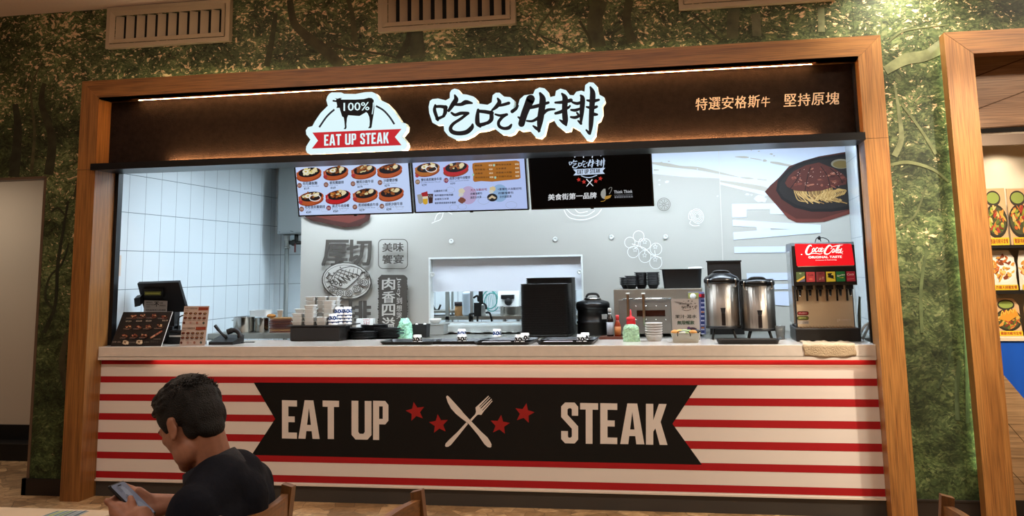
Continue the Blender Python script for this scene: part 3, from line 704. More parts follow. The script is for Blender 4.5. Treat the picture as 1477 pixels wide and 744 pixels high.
a.sub()
mp_ = a.build('wall_print', wp)

# ------------------------------------------------------------------ service counter
ZC, CY0, CY1 = 1.046, .145, .80
FY = .19
ct = thing('service_counter', 'long white topped service counter with red and white striped front and black banner', 'counter', (-1.7, .4, 0))
M_SLAB = mat('pale stone worktop', '#d2c9c0', .13, noise=.04, nscale=20)
b = MB(); b.box((XL+.001, CY0, ZC-.076), (XR-.001, CY1, ZC), bev=.003); b.box((XL+.001, CY0, ZC-.094), (XR-.001, CY0+.009, ZC-.07)); b.build('worktop', M_SLAB, ct)
b = MB(); b.box((XL+.001, FY, .118), (XR-.001, FY+.03, ZC-.0765)); b.build('front_panel', mat('cream front panel', '#d6cdc7', .5), ct)
b = MB(); b.box((XL+.001, FY+.004, .0), (XR-.001, FY+.03, .106)); b.build('kickboard', mat('dark grey kickboard', '#3a3632', .5), ct)
b = MB(); b.box((XL+.001, FY-.014, .106), (XR-.001, FY+.03, .1175)); b.build('bottom_lip', mat('white lip', '#d8cbc0', .35), ct)
for x_ in (XL+.001, XR-.03): b = MB(); b.box((x_, FY+.031, 0), (x_+.029, CY1-.01, ZC-.095)); b.build('side_panel', M_WHITE, ct)
a = Art(on_y(FY), FRONT)
RED, CREAM, INK = '#9c1319', '#d0c8c2', '#060505'
def zstripe(z0, z1, c, x0=XL+.002, x1=XR-.002):
    f = a.f; a.f = lambda u, v: V((u, FY, v)); a.sub().poly([(x0, z0), (x1, z0), (x1, z1), (x0, z1)], c); a.f = f
# heights of the stripes read on the panel plane at the middle of the stall
def zpx(y, x=1150): return AY(x, y, FY).z
for y0, y1, x in ((516, 526, 1150), (545.7, 556, 1150), (575, 586, 1150), (606.5, 617.5, 1150), (638, 649.5, 1150), (670, 681, 1150), (702, 713, 1150)):
    zstripe(zpx(y1, x), min(zpx(y0, x), ZC-.077) if y0 > 520 else ZC-.077, RED)
a.poly([(366, 551.5), (1006.5, 555.2), (970, 611), (1012.5, 670), (363, 656), (397, 604)], INK)
o7 = lambda x, y: (360+x/3.478, 530+y/3.478)
o8 = lambda x, y: (700+x/3.478, 530+y/3.478)
for f, L in ((o7, (('E', 163, 238, 163, 355, 1), ('A', 245, 352, 163, 356, 2), ('T', 367, 449, 165, 357, 2), ('U', 512, 612, 166, 360, 2), ('P', 620, 697, 166, 362, 2))), (o8, (('S', 381, 466, 174, 379, 2), ('T', 476, 566, 177, 381, 2), ('E', 577, 662, 178, 382, 2), ('A', 677, 798, 179, 383, 2), ('K', 806, 914, 181, 386, 2)))):
    for c, x0, x1, yt, yb, dy in L:
        p, q = f(x0, yt), f(x1, yb); a.block(c, p[0], q[0], p[1], q[1], CREAM, dy=.5)
STR = '#8f1a18'
for x, y, r, rot, f in ((833, 221, 50, -.2, o7), (950, 283, 50, -.12, o7), (74, 287, 51, .12, o8), (197, 229, 52, .2, o8)):
    p = f(x, y); a.star(p[0], p[1], r/3.478, STR, rot)
a.sub(640, 560, 7.44)
a.poly([(28, 95), (30, 82), (42, 76), (60, 90), (200, 245), (205, 255), (290, 345), (400, 460), (470, 525), (500, 570), (514, 600), (512, 628), (500, 634), (475, 630), (440, 600), (370, 500), (270, 380), (245, 360), (190, 320), (130, 270), (80, 215), (45, 150)], CREAM)
a.poly([(480, 78), (342, 205), (348, 250), (340, 275), (285, 335), (298, 352), (360, 285), (375, 280), (405, 284), (435, 240), (525, 137), (520, 130), (422, 236), (412, 236), (518, 118), (512, 110), (402, 216), (392, 212), (500, 100), (495, 94), (388, 200), (382, 196), (487, 84)], CREAM)
a.poly([(245, 362), (262, 380), (190, 470), (150, 520), (80, 605), (50, 625), (25, 626), (15, 615), (22, 590), (60, 550), (150, 465)], CREAM)
a.sub(); a.build('banner_print', ct)
# red glowing strip light tucked under the worktop
b = MB(); x0, x1 = AY(222, 521, .17).x, AY(1248, 521, .17).x
b.box((x0, .158, ZC-.084), (x1, .172, ZC-.0765)); b.build('under_light', mat('counter strip lamp', '#ffe6d6', .5, emit=9.0, ecol='#ffd0b0'), ct)

# ------------------------------------------------------------------ lit signs
SY0 = .1595
def lightbox(outline, tr, y0, y1, col, name, parent, emit):
    P = [AY(*tr(*q), y0) for q in outline]
    b = MB(); b.use(mat('sign side', '#cfe8ee', .5, emit=emit*.25, ecol='#d8f4ff')); b.prism([V((p.x, y0, p.z)) for p in P], (0, y1-y0, 0))
    return b.build(name, None, parent)
z5 = lambda x, y: (430+x/6.765, 120+y/6.765)
lg = thing('logo_sign', 'glowing white logo sign with a black cow over a red ribbon', 'sign', (-3.0, .12, 2.40))
out = [(275, 165), (285, 130), (305, 102), (328, 90), (420, 90), (450, 103), (560, 105), (650, 88), (720, 85), (755, 100), (775, 122), (785, 155), (860, 190), (930, 260), (990, 350), (1010, 385), (1045, 390), (1065, 420), (1060, 465), (1015, 520), (1060, 575), (1068, 610), (1050, 645), (1010, 660), (600, 675), (120, 695), (88, 680), (75, 650), (80, 615), (120, 550), (80, 500), (75, 460), (95, 430), (140, 418), (165, 370), (220, 290), (290, 220)]
GY = .095
EW = 1.0
lightbox(out, z5, GY, SY0, None, 'light_case', lg, .5)
a = Art(on_y(GY), FRONT); a.sub(430, 120, 6.765)
WHT = mat('lit sign white', '#101214', .4, emit=1.0, ecol='#dcf6fb')
a.poly(out, WHT, 1.25); a.build('face', lg)
a = Art(on_y(GY), FRONT, start=.0016); a.sub(430, 120, 6.765)
NAV = '#10131c'
a.stroke([(207, 430), (265, 345), (310, 295), (355, 257)], 18, '#2c3850', cap=False).stroke([(760, 222), (830, 262), (890, 325), (940, 400)], 18, '#2c3850', cap=False)
a.poly([(335, 168), (345, 163), (368, 168), (375, 157), (358, 145), (385, 151), (405, 145), (430, 144), (416, 155), (425, 160), (560, 160), (640, 155), (690, 142), (720, 145), (738, 165), (740, 200), (745, 240), (738, 300), (735, 320), (728, 360), (718, 430), (708, 440), (683, 438), (697, 420), (700, 370), (695, 330), (680, 295), (665, 282), (600, 320), (560, 318), (490, 312), (478, 340), (472, 400), (474, 430), (467, 448), (445, 448), (457, 430), (452, 370), (445, 332), (430, 325), (410, 260), (405, 240), (375, 242), (382, 220), (375, 185), (340, 180)], NAV)
a.build('cow', lg)['label'] = 'black cow silhouette'
a = Art(on_y(GY), FRONT, start=.004); a.sub(430, 120, 6.765)
a.stroke([(735, 192), (733, 240), (724, 300)], 8, WHT, 1.2)
a.text('100%', (446, 272), (697, 264), (446, 192), WHT, 1.2, .012); a.build('lettering', lg)
a = Art(on_y(GY), FRONT, start=.0022); a.sub(430, 120, 6.765)
a.poly([(140, 482), (1010, 446), (945, 525), (1010, 605), (135, 638), (195, 560)], mat('lit sign red', '#30060a', .4, emit=.75, ecol='#d8182a')); a.blockrow('EAT UP STEAK', 255, 502, 610, 887, 478, 586, WHT, 1.25, gap=.07, space=.3)
a.build('ribbon', lg)['label'] = 'red ribbon with white letters'
z6 = lambda x, y: (610+x/5.47, 110+y/5.47)
ns = thing('name_sign', 'glowing white sign with four black brush characters', 'sign', (-1.9, .12, 2.45))
out = [(55, 195), (75, 180), (120, 175), (180, 190), (212, 172), (213, 130), (225, 108), (250, 97), (280, 105), (305, 140), (350, 145), (400, 160), (425, 185), (432, 215), (510, 225), (543, 205), (550, 150), (575, 130), (605, 130), (640, 160), (690, 165), (720, 190), (722, 215), (712, 250), (735, 248), (752, 225), (765, 180), (800, 150), (870, 140), (885, 105), (920, 88), (960, 95), (985, 120), (1000, 165), (1043, 155), (1050, 115), (1085, 97), (1130, 110), (1160, 148), (1190, 150), (1210, 122), (1250, 113), (1275, 122), (1280, 70), (1310, 47), (1345, 50), (1375, 80), (1388, 143), (1430, 165), (1438, 200), (1415, 235), (1420, 300), (1400, 350), (1375, 365), (1360, 470), (1330, 507), (1290, 500), (1250, 450), (1235, 425), (1178, 400), (1165, 430), (1120, 437), (1060, 390), (1030, 340), (985, 360), (960, 460), (930, 489), (890, 480), (840, 425), (780, 432), (745, 415), (720, 450), (680, 467), (620, 455), (560, 408), (510, 425), (430, 437), (390, 470), (330, 495), (260, 500), (200, 470), (168, 430), (163, 380), (110, 385), (75, 365), (50, 290), (45, 240)]
lightbox(out, z6, GY, SY0, None, 'light_case', ns, .5)
a = Art(on_y(GY), FRONT); a.sub(610, 110, 5.47); a.poly(out, WHT, 1.25); a.build('face', ns)
def brush(a, col, emit=0.0, k=1.0):
    ST = ([([(98, 228), (92, 265), (105, 310), (118, 345)], [10, 20, 20, 14]), ([(98, 240), (140, 238), (182, 246)], [16, 18, 24]), ([(178, 244), (176, 285), (160, 318)], [26, 24, 14]), ([(112, 335), (140, 326), (168, 312)], [22, 16, 14]),
           ([(252, 150), (262, 185), (238, 220), (204, 272)], [8, 30, 28, 16]), ([(240, 222), (300, 222), (340, 205), (388, 212)], [12, 20, 28, 8]), ([(226, 288), (255, 305), (300, 292), (356, 292)], [10, 18, 20, 18]), ([(350, 296), (300, 335), (240, 375), (218, 412), (235, 440), (285, 450), (345, 440), (385, 405), (392, 380)], [16, 16, 18, 22, 26, 26, 28, 26, 10])],
          [([(436, 265), (430, 320), (432, 370), (452, 395)], [14, 26, 28, 16]), ([(440, 275), (490, 280), (545, 290)], [18, 22, 24]), ([(540, 285), (540, 340), (510, 370)], [24, 26, 18]), ([(445, 385), (480, 378), (515, 364)], [24, 22, 16]),
           ([(590, 175), (604, 205), (580, 240), (548, 266)], [8, 26, 24, 10]), ([(580, 232), (620, 228), (678, 212)], [10, 16, 18]), ([(572, 300), (610, 310), (662, 302)], [8, 14, 16]), ([(655, 305), (625, 325), (598, 362), (604, 395), (640, 412), (680, 405), (698, 382)], [14, 18, 18, 18, 18, 22, 10])],
          [([(752, 232), (735, 255), (705, 278)], [6, 18, 22]), ([(850, 180), (826, 235), (800, 300), (778, 375)], [54, 46, 42, 40]), ([(835, 250), (900, 235), (990, 208)], [18, 22, 14]), ([(752, 322), (775, 340), (790, 385)], [6, 20, 14]), ([(820, 352), (870, 352), (930, 312), (980, 268), (1040, 260)], [8, 14, 20, 18, 8]), ([(925, 135), (945, 180), (938, 260), (925, 350), (915, 435)], [14, 38, 40, 38, 12]), ([(870, 392), (895, 410), (920, 430)], [6, 18, 12])],
          [([(1045, 208), (1100, 205), (1168, 190)], [10, 20, 24]), ([(1098, 138), (1122, 175), (1118, 260), (1124, 340), (1130, 386)], [10, 34, 32, 34, 10]), ([(1046, 293), (1090, 280), (1150, 245)], [14, 20, 14]), ([(1080, 345), (1105, 362), (1128, 384)], [4, 18, 10]), ([(1160, 235), (1148, 250)], [10, 10]),
           ([(1180, 205), (1220, 215), (1265, 198)], [10, 18, 14]), ([(1246, 152), (1260, 180), (1254, 280), (1246, 375)], [10, 30, 28, 10]), ([(1170, 266), (1205, 268), (1245, 254)], [10, 18, 12]), ([(1168, 322), (1205, 325), (1250, 305)], [10, 18, 12]), ([(1226, 352), (1248, 374)], [8, 14]), ([(1215, 288), (1225, 300)], [8, 12]),
           ([(1322, 86), (1340, 140), (1332, 260), (1326, 380), (1318, 455)], [8, 34, 32, 28, 10]), ([(1296, 190), (1340, 196), (1388, 186)], [8, 22, 12]), ([(1292, 242), (1335, 250), (1372, 240)], [8, 22, 14]), ([(1330, 290), (1350, 300), (1374, 302)], [14, 22, 12]), ([(1290, 425), (1312, 450)], [8, 16])])
    for i, c in enumerate(ST):
        for pts, w in c: a.stroke(pts, [max(x*k, x+7*(k > 1.25)) for x in w], col, emit, n=5)
for i, nm in enumerate(range(1)):
    a = Art(on_y(GY), FRONT, start=.0016, step=.00004); a.sub(610, 110, 5.47); brush(a, '#151824', 0, 1.3); a.build('brush_lettering', ns)['label'] = 'black brush characters'

# ------------------------------------------------------------------ menu screens, leaning forward at the top
TN = V((0, -math.cos(math.radians(15)), -math.sin(math.radians(15))))
TP = V((0, .80, 1.992))
def tvpt(x, y): return onplane(x, y, TP, TN)
TU = V((1, 0, 0)); TV_ = TN.cross(TU) if TN.cross(TU).z > 0 else TU.cross(TN)
M_BEZ = mat('glossy black bezel', '#050506', .25)
def screen(xbl, xbr, yb, label, back):
    p = tvpt(*xbl); q = tvpt(*xbr); z0 = (p-TP).dot(TV_); z1 = z0+.545
    def W3(x, h, d=0.0): return V((x, TP.y, TP.z)) + TV_*h + TN*d
    t = thing('menu_screen', label, 'screen', W3((p.x+q.x)/2, z0))
    b = MB()
    b.hexa([W3(p.x, z0, -.05), W3(q.x, z0, -.05), W3(q.x, z0, -.001), W3(p.x, z0, -.001), W3(p.x, z1, -.05), W3(q.x, z1, -.05), W3(q.x, z1, -.001), W3(p.x, z1, -.001)])
    b.build('case', M_BEZ, t)
    b = MB(); c = (p.x+q.x)/2
    b.cyl(W3(c, z1-.12, -.05), V((c, 1.25, KZ-.002)), .018); b.build('bracket', M_BLACK, t)
    i = .011
    b = MB(); b.face([b.bm.verts.new(W3(*w)) for w in ((p.x+i, z0+i, 0), (q.x-i, z0+i, 0), (q.x-i, z1-i, 0), (p.x+i, z1-i, 0))])
    b.build('display', back, t)
    b = MB(); b.hexa([W3(c-.012, z0-.008, -.02), W3(c+.012, z0-.008, -.02), W3(c+.012, z0-.008, -.005), W3(c-.012, z0-.008, -.005), W3(c-.012, z0, -.02), W3(c+.012, z0, -.02), W3(c+.012, z0, -.005), W3(c-.012, z0, -.005)]); b.build('sensor', M_BEZ, t)
    a = Art(tvpt, TN, start=.001, step=.00008)
    return t, a
EM = .86
M_LCD = mat('lit blue white display', '#0a0a0c', .3, emit=.95, ecol='#bfd2f5')
M_LCD2 = mat('lit lilac display', '#0a0a0c', .3, emit=.90, ecol='#b4c6f4')
def g(h): return mat('screen '+h, '#050506', .4, emit=EM, ecol=h)
def plate(a, x, y, w, wood='#b5552b', food=('#8a5a2c', '#c9a25a', '#5b3117', '#d8c7a0'), n=26, seed=0, egg=False, ring=False):
    rn = random.Random(seed); tilt = -.16; h = w*.30
    a.ell(x, y+h*.38, w*.5, h*.72, g('#8f3d1c' if wood[1] != 'c' else '#8f1a1c'), a=tilt)
    a.poly([(x-w*.5, y-h*.1), (x-w*.47, y+h*.55), (x-w*.3, y+h*1.0), (x+w*.05, y+h*.98), (x+w*.38, y+h*.45), (x+w*.5, y-h*.12), (x+w*.48, y-h*.42), (x, y-h*.1)], g(wood))
    a.ell(x, y, w*.50, h*.74, g(wood), a=tilt); a.ell(x+w*.01, y-h*.12, w*.43, h*.62, g('#17141a'), a=tilt)
    for k in range(n):
        t = rn.uniform(0, 2*PI); r = rn.random()**.5
        fx, fy = x+w*.31*r*math.cos(t), y-h*.28+h*.40*r*math.sin(t)-w*.05*r*math.cos(t)
        c = food[0] if fx < x-w*.1 and rn.random() < .4 else rn.choice(food)
        a.ell(fx, fy, w*rn.uniform(.035, .085), h*rn.uniform(.09, .2), g(c), a=rn.uniform(-.8, .4), n=9, jit=.15)
    a.ell(x+w*.23, y-h*.40, w*.11, h*.26, g('#e6d9ae'), a=-.5, n=10, jit=.1)
    if egg: a.ell(x-w*.12, y-h*.2, w*.12, h*.26, g('#ece8d8'), a=-.2).ell(x-w*.12, y-h*.22, w*.05, h*.1, g('#c9b23c'))
    if ring:
        q = [(x+w*.16+w*.22*math.cos(k*.524), y+h*.05+h*.42*math.sin(k*.524)) for k in range(13)]
        a.stroke(q, w*.028, g('#f1f1f6'), n=2, cap=False)
t1, a = screen((430.5, 312.5), (596, 307.5), 0, 'menu screen at the left of three, showing eight steak plates', M_LCD)
Q = lambda x, y: (420+x/8.27, 225+y/8.27)
R_ = lambda x, y: (510+x/8.27, 225+y/8.27)
names = ['吃吃鐵板麵', '香煎雞腿排', '嫩煎沙朗牛排', '沙朗雙拼餐', '吃吃香煎雞腿排', '美式牛肉排餐', '黑胡椒嫩肩牛排', '超厚沙朗牛排']
eng = ['Hot Plate Noodles', 'Pork Chop', 'Sirloin Steak', 'Double Sirloin', 'Double Pork Chop', 'Burger Patty Steak', 'Chuck Tender Steak', 'Top Blade Ribs Steak']
pr = ['¥119', '¥169', '¥179', '¥279', '¥249', '¥269', '¥279', '¥299']
pos = [Q(212, 205), Q(534, 190), R_(125, 175), R_(435, 160), Q(245, 490), Q(568, 470), R_(150, 450), R_(460, 435)]
lab = [Q(102, 350), Q(420, 340), (510-2/8.27, 225+328/8.27), R_(322, 312), Q(134, 628), Q(458, 614), R_(28, 600), R_(350, 590)]
foods = [('#e8dfae', '#d6c678', '#c4913c', '#e9e1c0'), ('#8a4a1e', '#b7763a', '#d9cc98', '#5b2c12'), ('#8c4d22', '#a96a34', '#d9cc98', '#6d3517'), ('#a4541f', '#c07a35', '#5e2d14', '#dfd3a5')]
for i in range(8):
    x, y = pos[i]; w = 36.5
    plate(a, x, y, w, '#b5562c' if i != 5 else '#c3222a', foods[min(i, 3)] if i < 4 else foods[1+i % 3], seed=i+1, egg=i in (0, 1, 4), ring=i == 4)
    lx, ly = lab[i]; c = g('#7d4a3c' if i != 5 else '#7c2440')
    a.ell(lx, ly, 3.4, 3.6, c).text('0%d' % (i+1), (lx-2, ly+1.6), (lx+2.1, ly+1.5), (lx-2, ly-1.6), g('#e6cfc0'))
    n = len(names[i]); a.text(names[i], (lx+5, ly-.4), (lx+5+n*4.1, ly-1.5), (lx+5, ly-4.9), g('#0c1222'), 0, .02)
    a.text(eng[i], (lx+5, ly+2.1), (lx+5+len(eng[i])*1.35, ly+1.4), (lx+5, ly+.5), g('#3d465e'))
    a.text(pr[i], (lx+6.5, ly+6.2), (lx+13.6, ly+5.8), (lx+6.5, ly+3.0), g('#0c1222'), 0, .02)
    if i in (1, 2, 4, 5, 6): a.ell(x-w*.40, y+6.4-(12 if i == 4 else 0)*0, 2.6, 2.8, g('#a8333a')).poly([(x-w*.44, y+4.5), (x-w*.36, y+4.2), (x-w*.39, y-1)], g('#c66a5c'))
for k in range(5): a.ring(470+k*27, 302-k*.8, 5, 2.2, .35, g('#a9b6c4'))
a.build('menu_page', t1)
t2, a = screen((598.5, 307.5), (763, 302), 0, 'menu screen in the middle of three, with drinks and a mustard notice', M_LCD2)
Q = lambda x, y: (590+x/8.27, 220+y/8.27)
for i, (x, y, w, wood) in enumerate(((218, 190, 36, '#b06a2c'), (560, 185, 37, '#b8262c'))):
    X, Y = Q(x, y); plate(a, X, Y, w, wood, foods[2] if i else foods[1], seed=20+i, ring=i == 0, egg=i == 0)
for i, (x, y, nm, en, c) in enumerate(((105, 348, '雙份香煎豬排牛排', 'Double Sirloin Chuck', '#8a6a4a'), (445, 330, '超厚沙朗牛排雙拼', 'Sirloin and Chuck Double', '#7c1c4c'))):
    lx, ly = Q(x, y); a.ell(lx, ly, 3.4, 3.6, g(c)).text('09' if i == 0 else '10', (lx-2, ly+1.6), (lx+2.1, ly+1.5), (lx-2, ly-1.6), g('#e6cfc0'))
    a.text(nm, (lx+5, ly-.6), (lx+34.5, ly-2.4), (lx+5, ly-4.8), g('#0c1222'), 0, .02).text(en, (lx+5, ly+2), (lx+33, ly+.4), (lx+5, ly+.3), g('#39415e'))
    a.text('¥299' if i == 0 else '¥399', (lx+6, ly+6.2), (lx+13, ly+5.8), (lx+6, ly+3.2), g('#1d2440'), 0, .01)
a.ell(598+4, 253, 2.6, 2.8, g('#a8333a'))
S_ = lambda x, y: (680+x/8.27, 220+y/8.27)
a.poly([S_(*q) for q in ((15, 130), (40, 120), (200, 110), (400, 100), (540, 92), (575, 105), (582, 200), (588, 300), (560, 315), (400, 330), (250, 345), (120, 338), (40, 348), (22, 330), (25, 240), (12, 180))], g('#a9691d'))
menu = (('鐵板麵', '¥28', '雙色球冰淇淋', '¥30'), ('酥炸雞塊一份', '¥30', '玉米濃湯', '¥30'), ('太陽蛋', '¥15', '青醬義大利麵', '¥40'), ('綜合蔬菜沙拉', '¥28', '手作燉牛肉湯', '¥50'))
for r, (p, c, p2, c2) in enumerate(menu):
    y = 165+r*47
    a.text(p, S_(40+r*3, y), S_(40+r*3+len(p)*30, y-4), S_(40+r*3, y-22), g('#24140a'), 0, .01).text(c, S_(208+r*4, y-5), S_(250+r*4, y-7), S_(208+r*4, y-24), g('#f0e2c4'), 0, .02)
    a.text(p2, S_(290+r*3, y-10), S_(290+r*3+len(p2)*31, y-16), S_(290+r*3, y-32), g('#24140a'), 0, .01).text(c2, S_(522+r*2, y-18), S_(566+r*2, y-20), S_(522+r*2, y-38), g('#f0e2c4'), 0, .02)
for x, y in ((272, 148), (24, 262), (287, 295)): a.ell(*S_(x, y), 1.5, 1.8, g('#9fd0bc'))
# drinks
for pts, c in (([(100, 500), (160, 490), (172, 590), (140, 612), (118, 598)], '#9c9a92'), ([(148, 480), (222, 458), (230, 520), (166, 530)], '#a31f26'), ([(226, 490), (292, 488), (286, 598), (240, 606)], '#3a1d16'), ([(166, 522), (230, 516), (226, 605), (198, 618), (172, 605)], '#d3a62c'), ([(166, 522), (230, 516), (229, 545), (168, 550)], '#ded6bc')):
    a.poly([Q(*p) for p in pts], g(c))
for k in range(4): a.ell(*Q(240+k*12, 508+(k % 2)*16), .9, .8, g('#8d8f98'))
for i, (s, x, y, w) in enumerate((('·加購飲料只要', 295, 470, 165), ('飲料暢飲杯無限續', 310, 520, 220), ('套餐附玉米湯', 312, 566, 165), ('電影票根憑證再享優惠', 312, 612, 250))):
    a.text(s, Q(x, y), Q(x+w, y-9), Q(x, y-24), g('#0e1428'), 0, .02)
for cx, cy, rx, ry, c in ((712, 505, 100, 108, '#b9a8d0'),): a.ell(*Q(cx, cy), rx/8.27, ry/8.27, g(c))
a.ell(*S_(340, 480), 95/8.27, 105/8.27, g('#8fb3dc'))
for f, x, y, w, c in ((Q, 630, 455, 38, '#d6cfb4'), (Q, 622, 500, 30, '#cfd0cc'), (Q, 635, 565, 44, '#7a4636'), (S_, 256, 430, 36, '#d8c494'), (S_, 240, 462, 26, '#cfd3cc')): a.ell(*f(x, y), w/8.27, w*.8/8.27, g(c), jit=.15)
a.ell(*S_(252, 532), 62/8.27, 47/8.27, g('#15181c')).poly([S_(*q) for q in ((205, 540), (250, 505), (300, 535), (280, 550), (250, 535), (225, 552))], g('#d5c3a2'))
for f, s, x, y, w, c in ((S_, '大大加點好吃', -8, 458, 200, '#8c2330'), (S_, '炸雞塊餐包', -8, 504, 140, '#23293f'), (S_, '蔬菜玉米湯', -8, 548, 130, '#23293f'), (S_, '+套餐吃大加點好吃', 316, 448, 288, '#2c2340'), (S_, '炸雞塊餐包', 325, 496, 180, '#23293f'), (S_, '手作蔬菜湯', 340, 540, 140, '#23293f')):
    a.text(s, f(x, y), f(x+w, y-10), f(x, y-28), g(c), 0, .02)
for x, y in ((500, 440), (640, 640), (540, 650)): a.ring(*Q(x, y), 6, 4, .4, g('#9aa8c4'))
for x, y in ((480, 620), (150, 570)): a.ring(*S_(x, y), 8, 5, .4, g('#9aa8c4'))
a.build('menu_page', t2)
t3, a = screen((766.5, 302.5), (943.5, 296.5), 0, 'black menu screen at the right of three, with white logo lettering', mat('dark display', '#020203', .3, spec=.1))
Z = lambda x, y: (750+x/6.762, 200+y/6.762)
LW = '#c9dcf5'
for p, q in (((545, 162), (532, 182)), ((618, 155), (620, 186)), ((712, 155), (703, 186)), ((775, 150), (792, 168))): a.stroke([Z(*p), Z(*q)], 1.4, g('#dfe9f8'), cap=False)
sx = (870-457)/1400; 
a.o = (750+455/6.762, 200+163/6.762, 6.762/(sx*.92)); brush(a, g(LW), 0, 1.2); a.sub()
a.poly([Z(*q) for q in ((520, 298), (832, 283), (806, 315), (828, 341), (522, 357), (546, 328))], g(LW))
p, q = Z(560, 304), Z(782, 290); p2, q2 = Z(560, 344), Z(782, 331); a.blockrow('EAT UP STEAK', p[0], p[1], p2[1], q[0], q[1], q2[1], g('#0b0d12'), 0, gap=.08, space=.32)
a.stroke([Z(*q) for q in ((598, 360), (640, 375), (690, 376), (752, 354))], 1.1, g(LW), cap=False)
for x, y, r in ((574, 398, -.2), (624, 420, -.1), (740, 413, .1), (785, 387, .2)): a.star(*Z(x, y), 3.4, g('#c4352e'), r)
a.stroke([Z(648, 392), Z(714, 460)], [1.4, 1.1], g('#dfe6ee'), cap=False).stroke([Z(706, 396), Z(650, 464)], [1.6, .9], g('#dfe6ee'), cap=False)
a.text('美食街第一品牌', Z(276, 600), Z(746, 580), Z(277, 540), g('#e3e6ea'), 0, .02)
a.poly([Z(*q) for q in ((834, 486), (815, 488), (792, 515), (787, 545), (800, 575), (825, 588), (835, 580), (838, 530))], g('#9fa09a')).poly([Z(*q) for q in ((830, 560), (894, 548), (880, 575), (850, 588), (825, 586))], g('#b98c3c'))
a.stroke([Z(*q) for q in ((866, 490), (880, 474), (897, 478), (888, 510), (872, 536))], .7, g('#8c8d88')).stroke([Z(*q) for q in ((790, 610), (820, 606), (836, 592))], .7, g('#b98c3c'))
a.text('Think Think', Z(917, 533), Z(1097, 526), Z(917, 504), g('#d6dae0'), 0, .01).text('CATERING GROUP', Z(920, 555), Z(1098, 548), Z(920, 546), g('#8c9098')).text('饗饗國際餐飲集團', Z(922, 578), Z(1100, 572), Z(922, 560), g('#9a9ea6'))
a.build('menu_page', t3)

# ------------------------------------------------------------------ things on and behind the counter
M_FOAM = mat('white paper box', '#d9dbd8', .6)
M_CHROME = mat('polished steel', '#b8b4ae', .16, metal=1.0)
M_URN = mat('urn steel', '#8c837a', .34, metal=1.0, bump=.35, bscale=70, stretch=(1, 1, .02)); M_URN.node_tree.nodes['Principled BSDF'].inputs['Anisotropic'].default_value = .85; M_URN.node_tree.nodes['Principled BSDF'].inputs['Anisotropic Rotation'].default_value = .25
M_RUBB = mat('black rubber', '#0a0a0a', .6)
M_TRAY = mat('black tray plastic', '#181615', .32, bump=.08, bscale=300)
M_STEELM = mat('satin steel sheet', '#9a9890', .38, metal=.9, bump=.03, bscale=20)
def S_at(P): return mpp(P)
def rrect3(x0, y0, x1, y1, r, z, n=4, M=None):
    return [V((x, y, z)) for x, y in rrect(x0, y0, x1, y1, r, n)]
def tapered(b, w, d, h, r, flare, wall=.004, z0=0.0, rim=0.0, c=(0, 0)):
    "open tub: rounded rectangle, floor w x d widening by flare at the top"
    cx, cy = c
    def ring(k, z, grow, rr=r): 
        return [V((cx+p.x, cy+p.y, z)) for p in rrect3(-w/2-grow, -d/2-grow, w/2+grow, d/2+grow, max(rr+grow, .002), z)]
    rows = [ring(0, z0, 0), ring(1, z0+h, flare)]
    if rim: rows += [ring(2, z0+h, flare+rim), ring(2, z0+h+.003, flare+rim)]
    rows += [ring(3, z0+h+(.003 if rim else 0), flare-wall), ring(4, z0+wall, -wall)]
    R = b.quadgrid(rows, close_u=True, smooth=False); b.face(R[0][::-1]); b.face(R[-1])
def place(proto, used, loc, label, group=None, rz=0.0):
    o = proto if not used else copy_tree(proto)
    used.append(1); o.location = loc; o.rotation_euler = (0, 0, rz); o['label'] = label
    if group: o['group'] = group
    elif 'group' in o: del o['group']
    return o
# back work table carrying the oven and the drinks
wt = thing('work_table', 'steel work table directly behind the counter, under the oven and urns', 'table', (-1, 1.1, 0))
b = MB(); b.box((-3.15, CY1+.002, ZC-.04), (1.095, 1.565, ZC-.001), bev=.003); b.build('table_top', M_STEELM, wt)
for x in (-3.1, -1.0, 1.04):
    for y in (.85, 1.52):
        b = MB(); b.cyl((x, y, 0), (x, y, ZC-.041), .02); b.build('leg', M_STEEL, wt)
# order terminal
def quadslab(b, P, th):
    n = (P[1]-P[0]).cross(P[3]-P[0]).normalized()
    if n.y > 0: n = -n
    b.hexa([P[0], P[1], P[1]-n*th, P[0]-n*th, P[3], P[2], P[2]-n*th, P[3]-n*th]); return n
cs = AZ(238, 496, ZC)
pos_ = thing('order_terminal', 'black touch screen till seen from behind, small green customer display', 'till', (-3.86, .52, ZC))
TLp, TRp, BRp, BLp = AY(198, 409, .46), AY(257.5, 407, .46), AY(270, 449.6, .58), AY(209, 451, .58)
b = MB(); nT = quadslab(b, [BLp, BRp, TRp, TLp], .03); b.build('screen_back', M_DARKP, pos_)
tf = lambda u, v: onplane(u, v, TLp, nT)
def tb(b, x0, y0, x1, y1, th):
    P = [tf(x0, y1), tf(x1, y1), tf(x1, y0), tf(x0, y0)]; b.hexa([P[0], P[1], P[1]+nT*th, P[0]+nT*th, P[3], P[2], P[2]+nT*th, P[3]+nT*th])
b = MB(); tb(b, 208.5, 414.5, 237, 427, .022); cdp = b.build('customer_display', mat('display housing', '#060607', .4), pos_)
a = Art(tf, nT, start=.0235); a.rect(210.5, 418, 234.5, 423.5, '#4a4c20', .15)
for k in range(10): a.rect(212+k*2.1, 419.6, 213.4+k*2.1, 422, '#7d7c38', .2)
a.build('readout', cdp)
b = MB(); P = [tf(199, 438), tf(207, 436), tf(206, 424), tf(198, 426)]; b.hexa([P[0], P[1], P[1]+nT*.05, P[0]+nT*.05, P[3], P[2], P[2]+nT*.05, P[3]+nT*.05]); b.build('card_reader', M_DARKP, pos_)
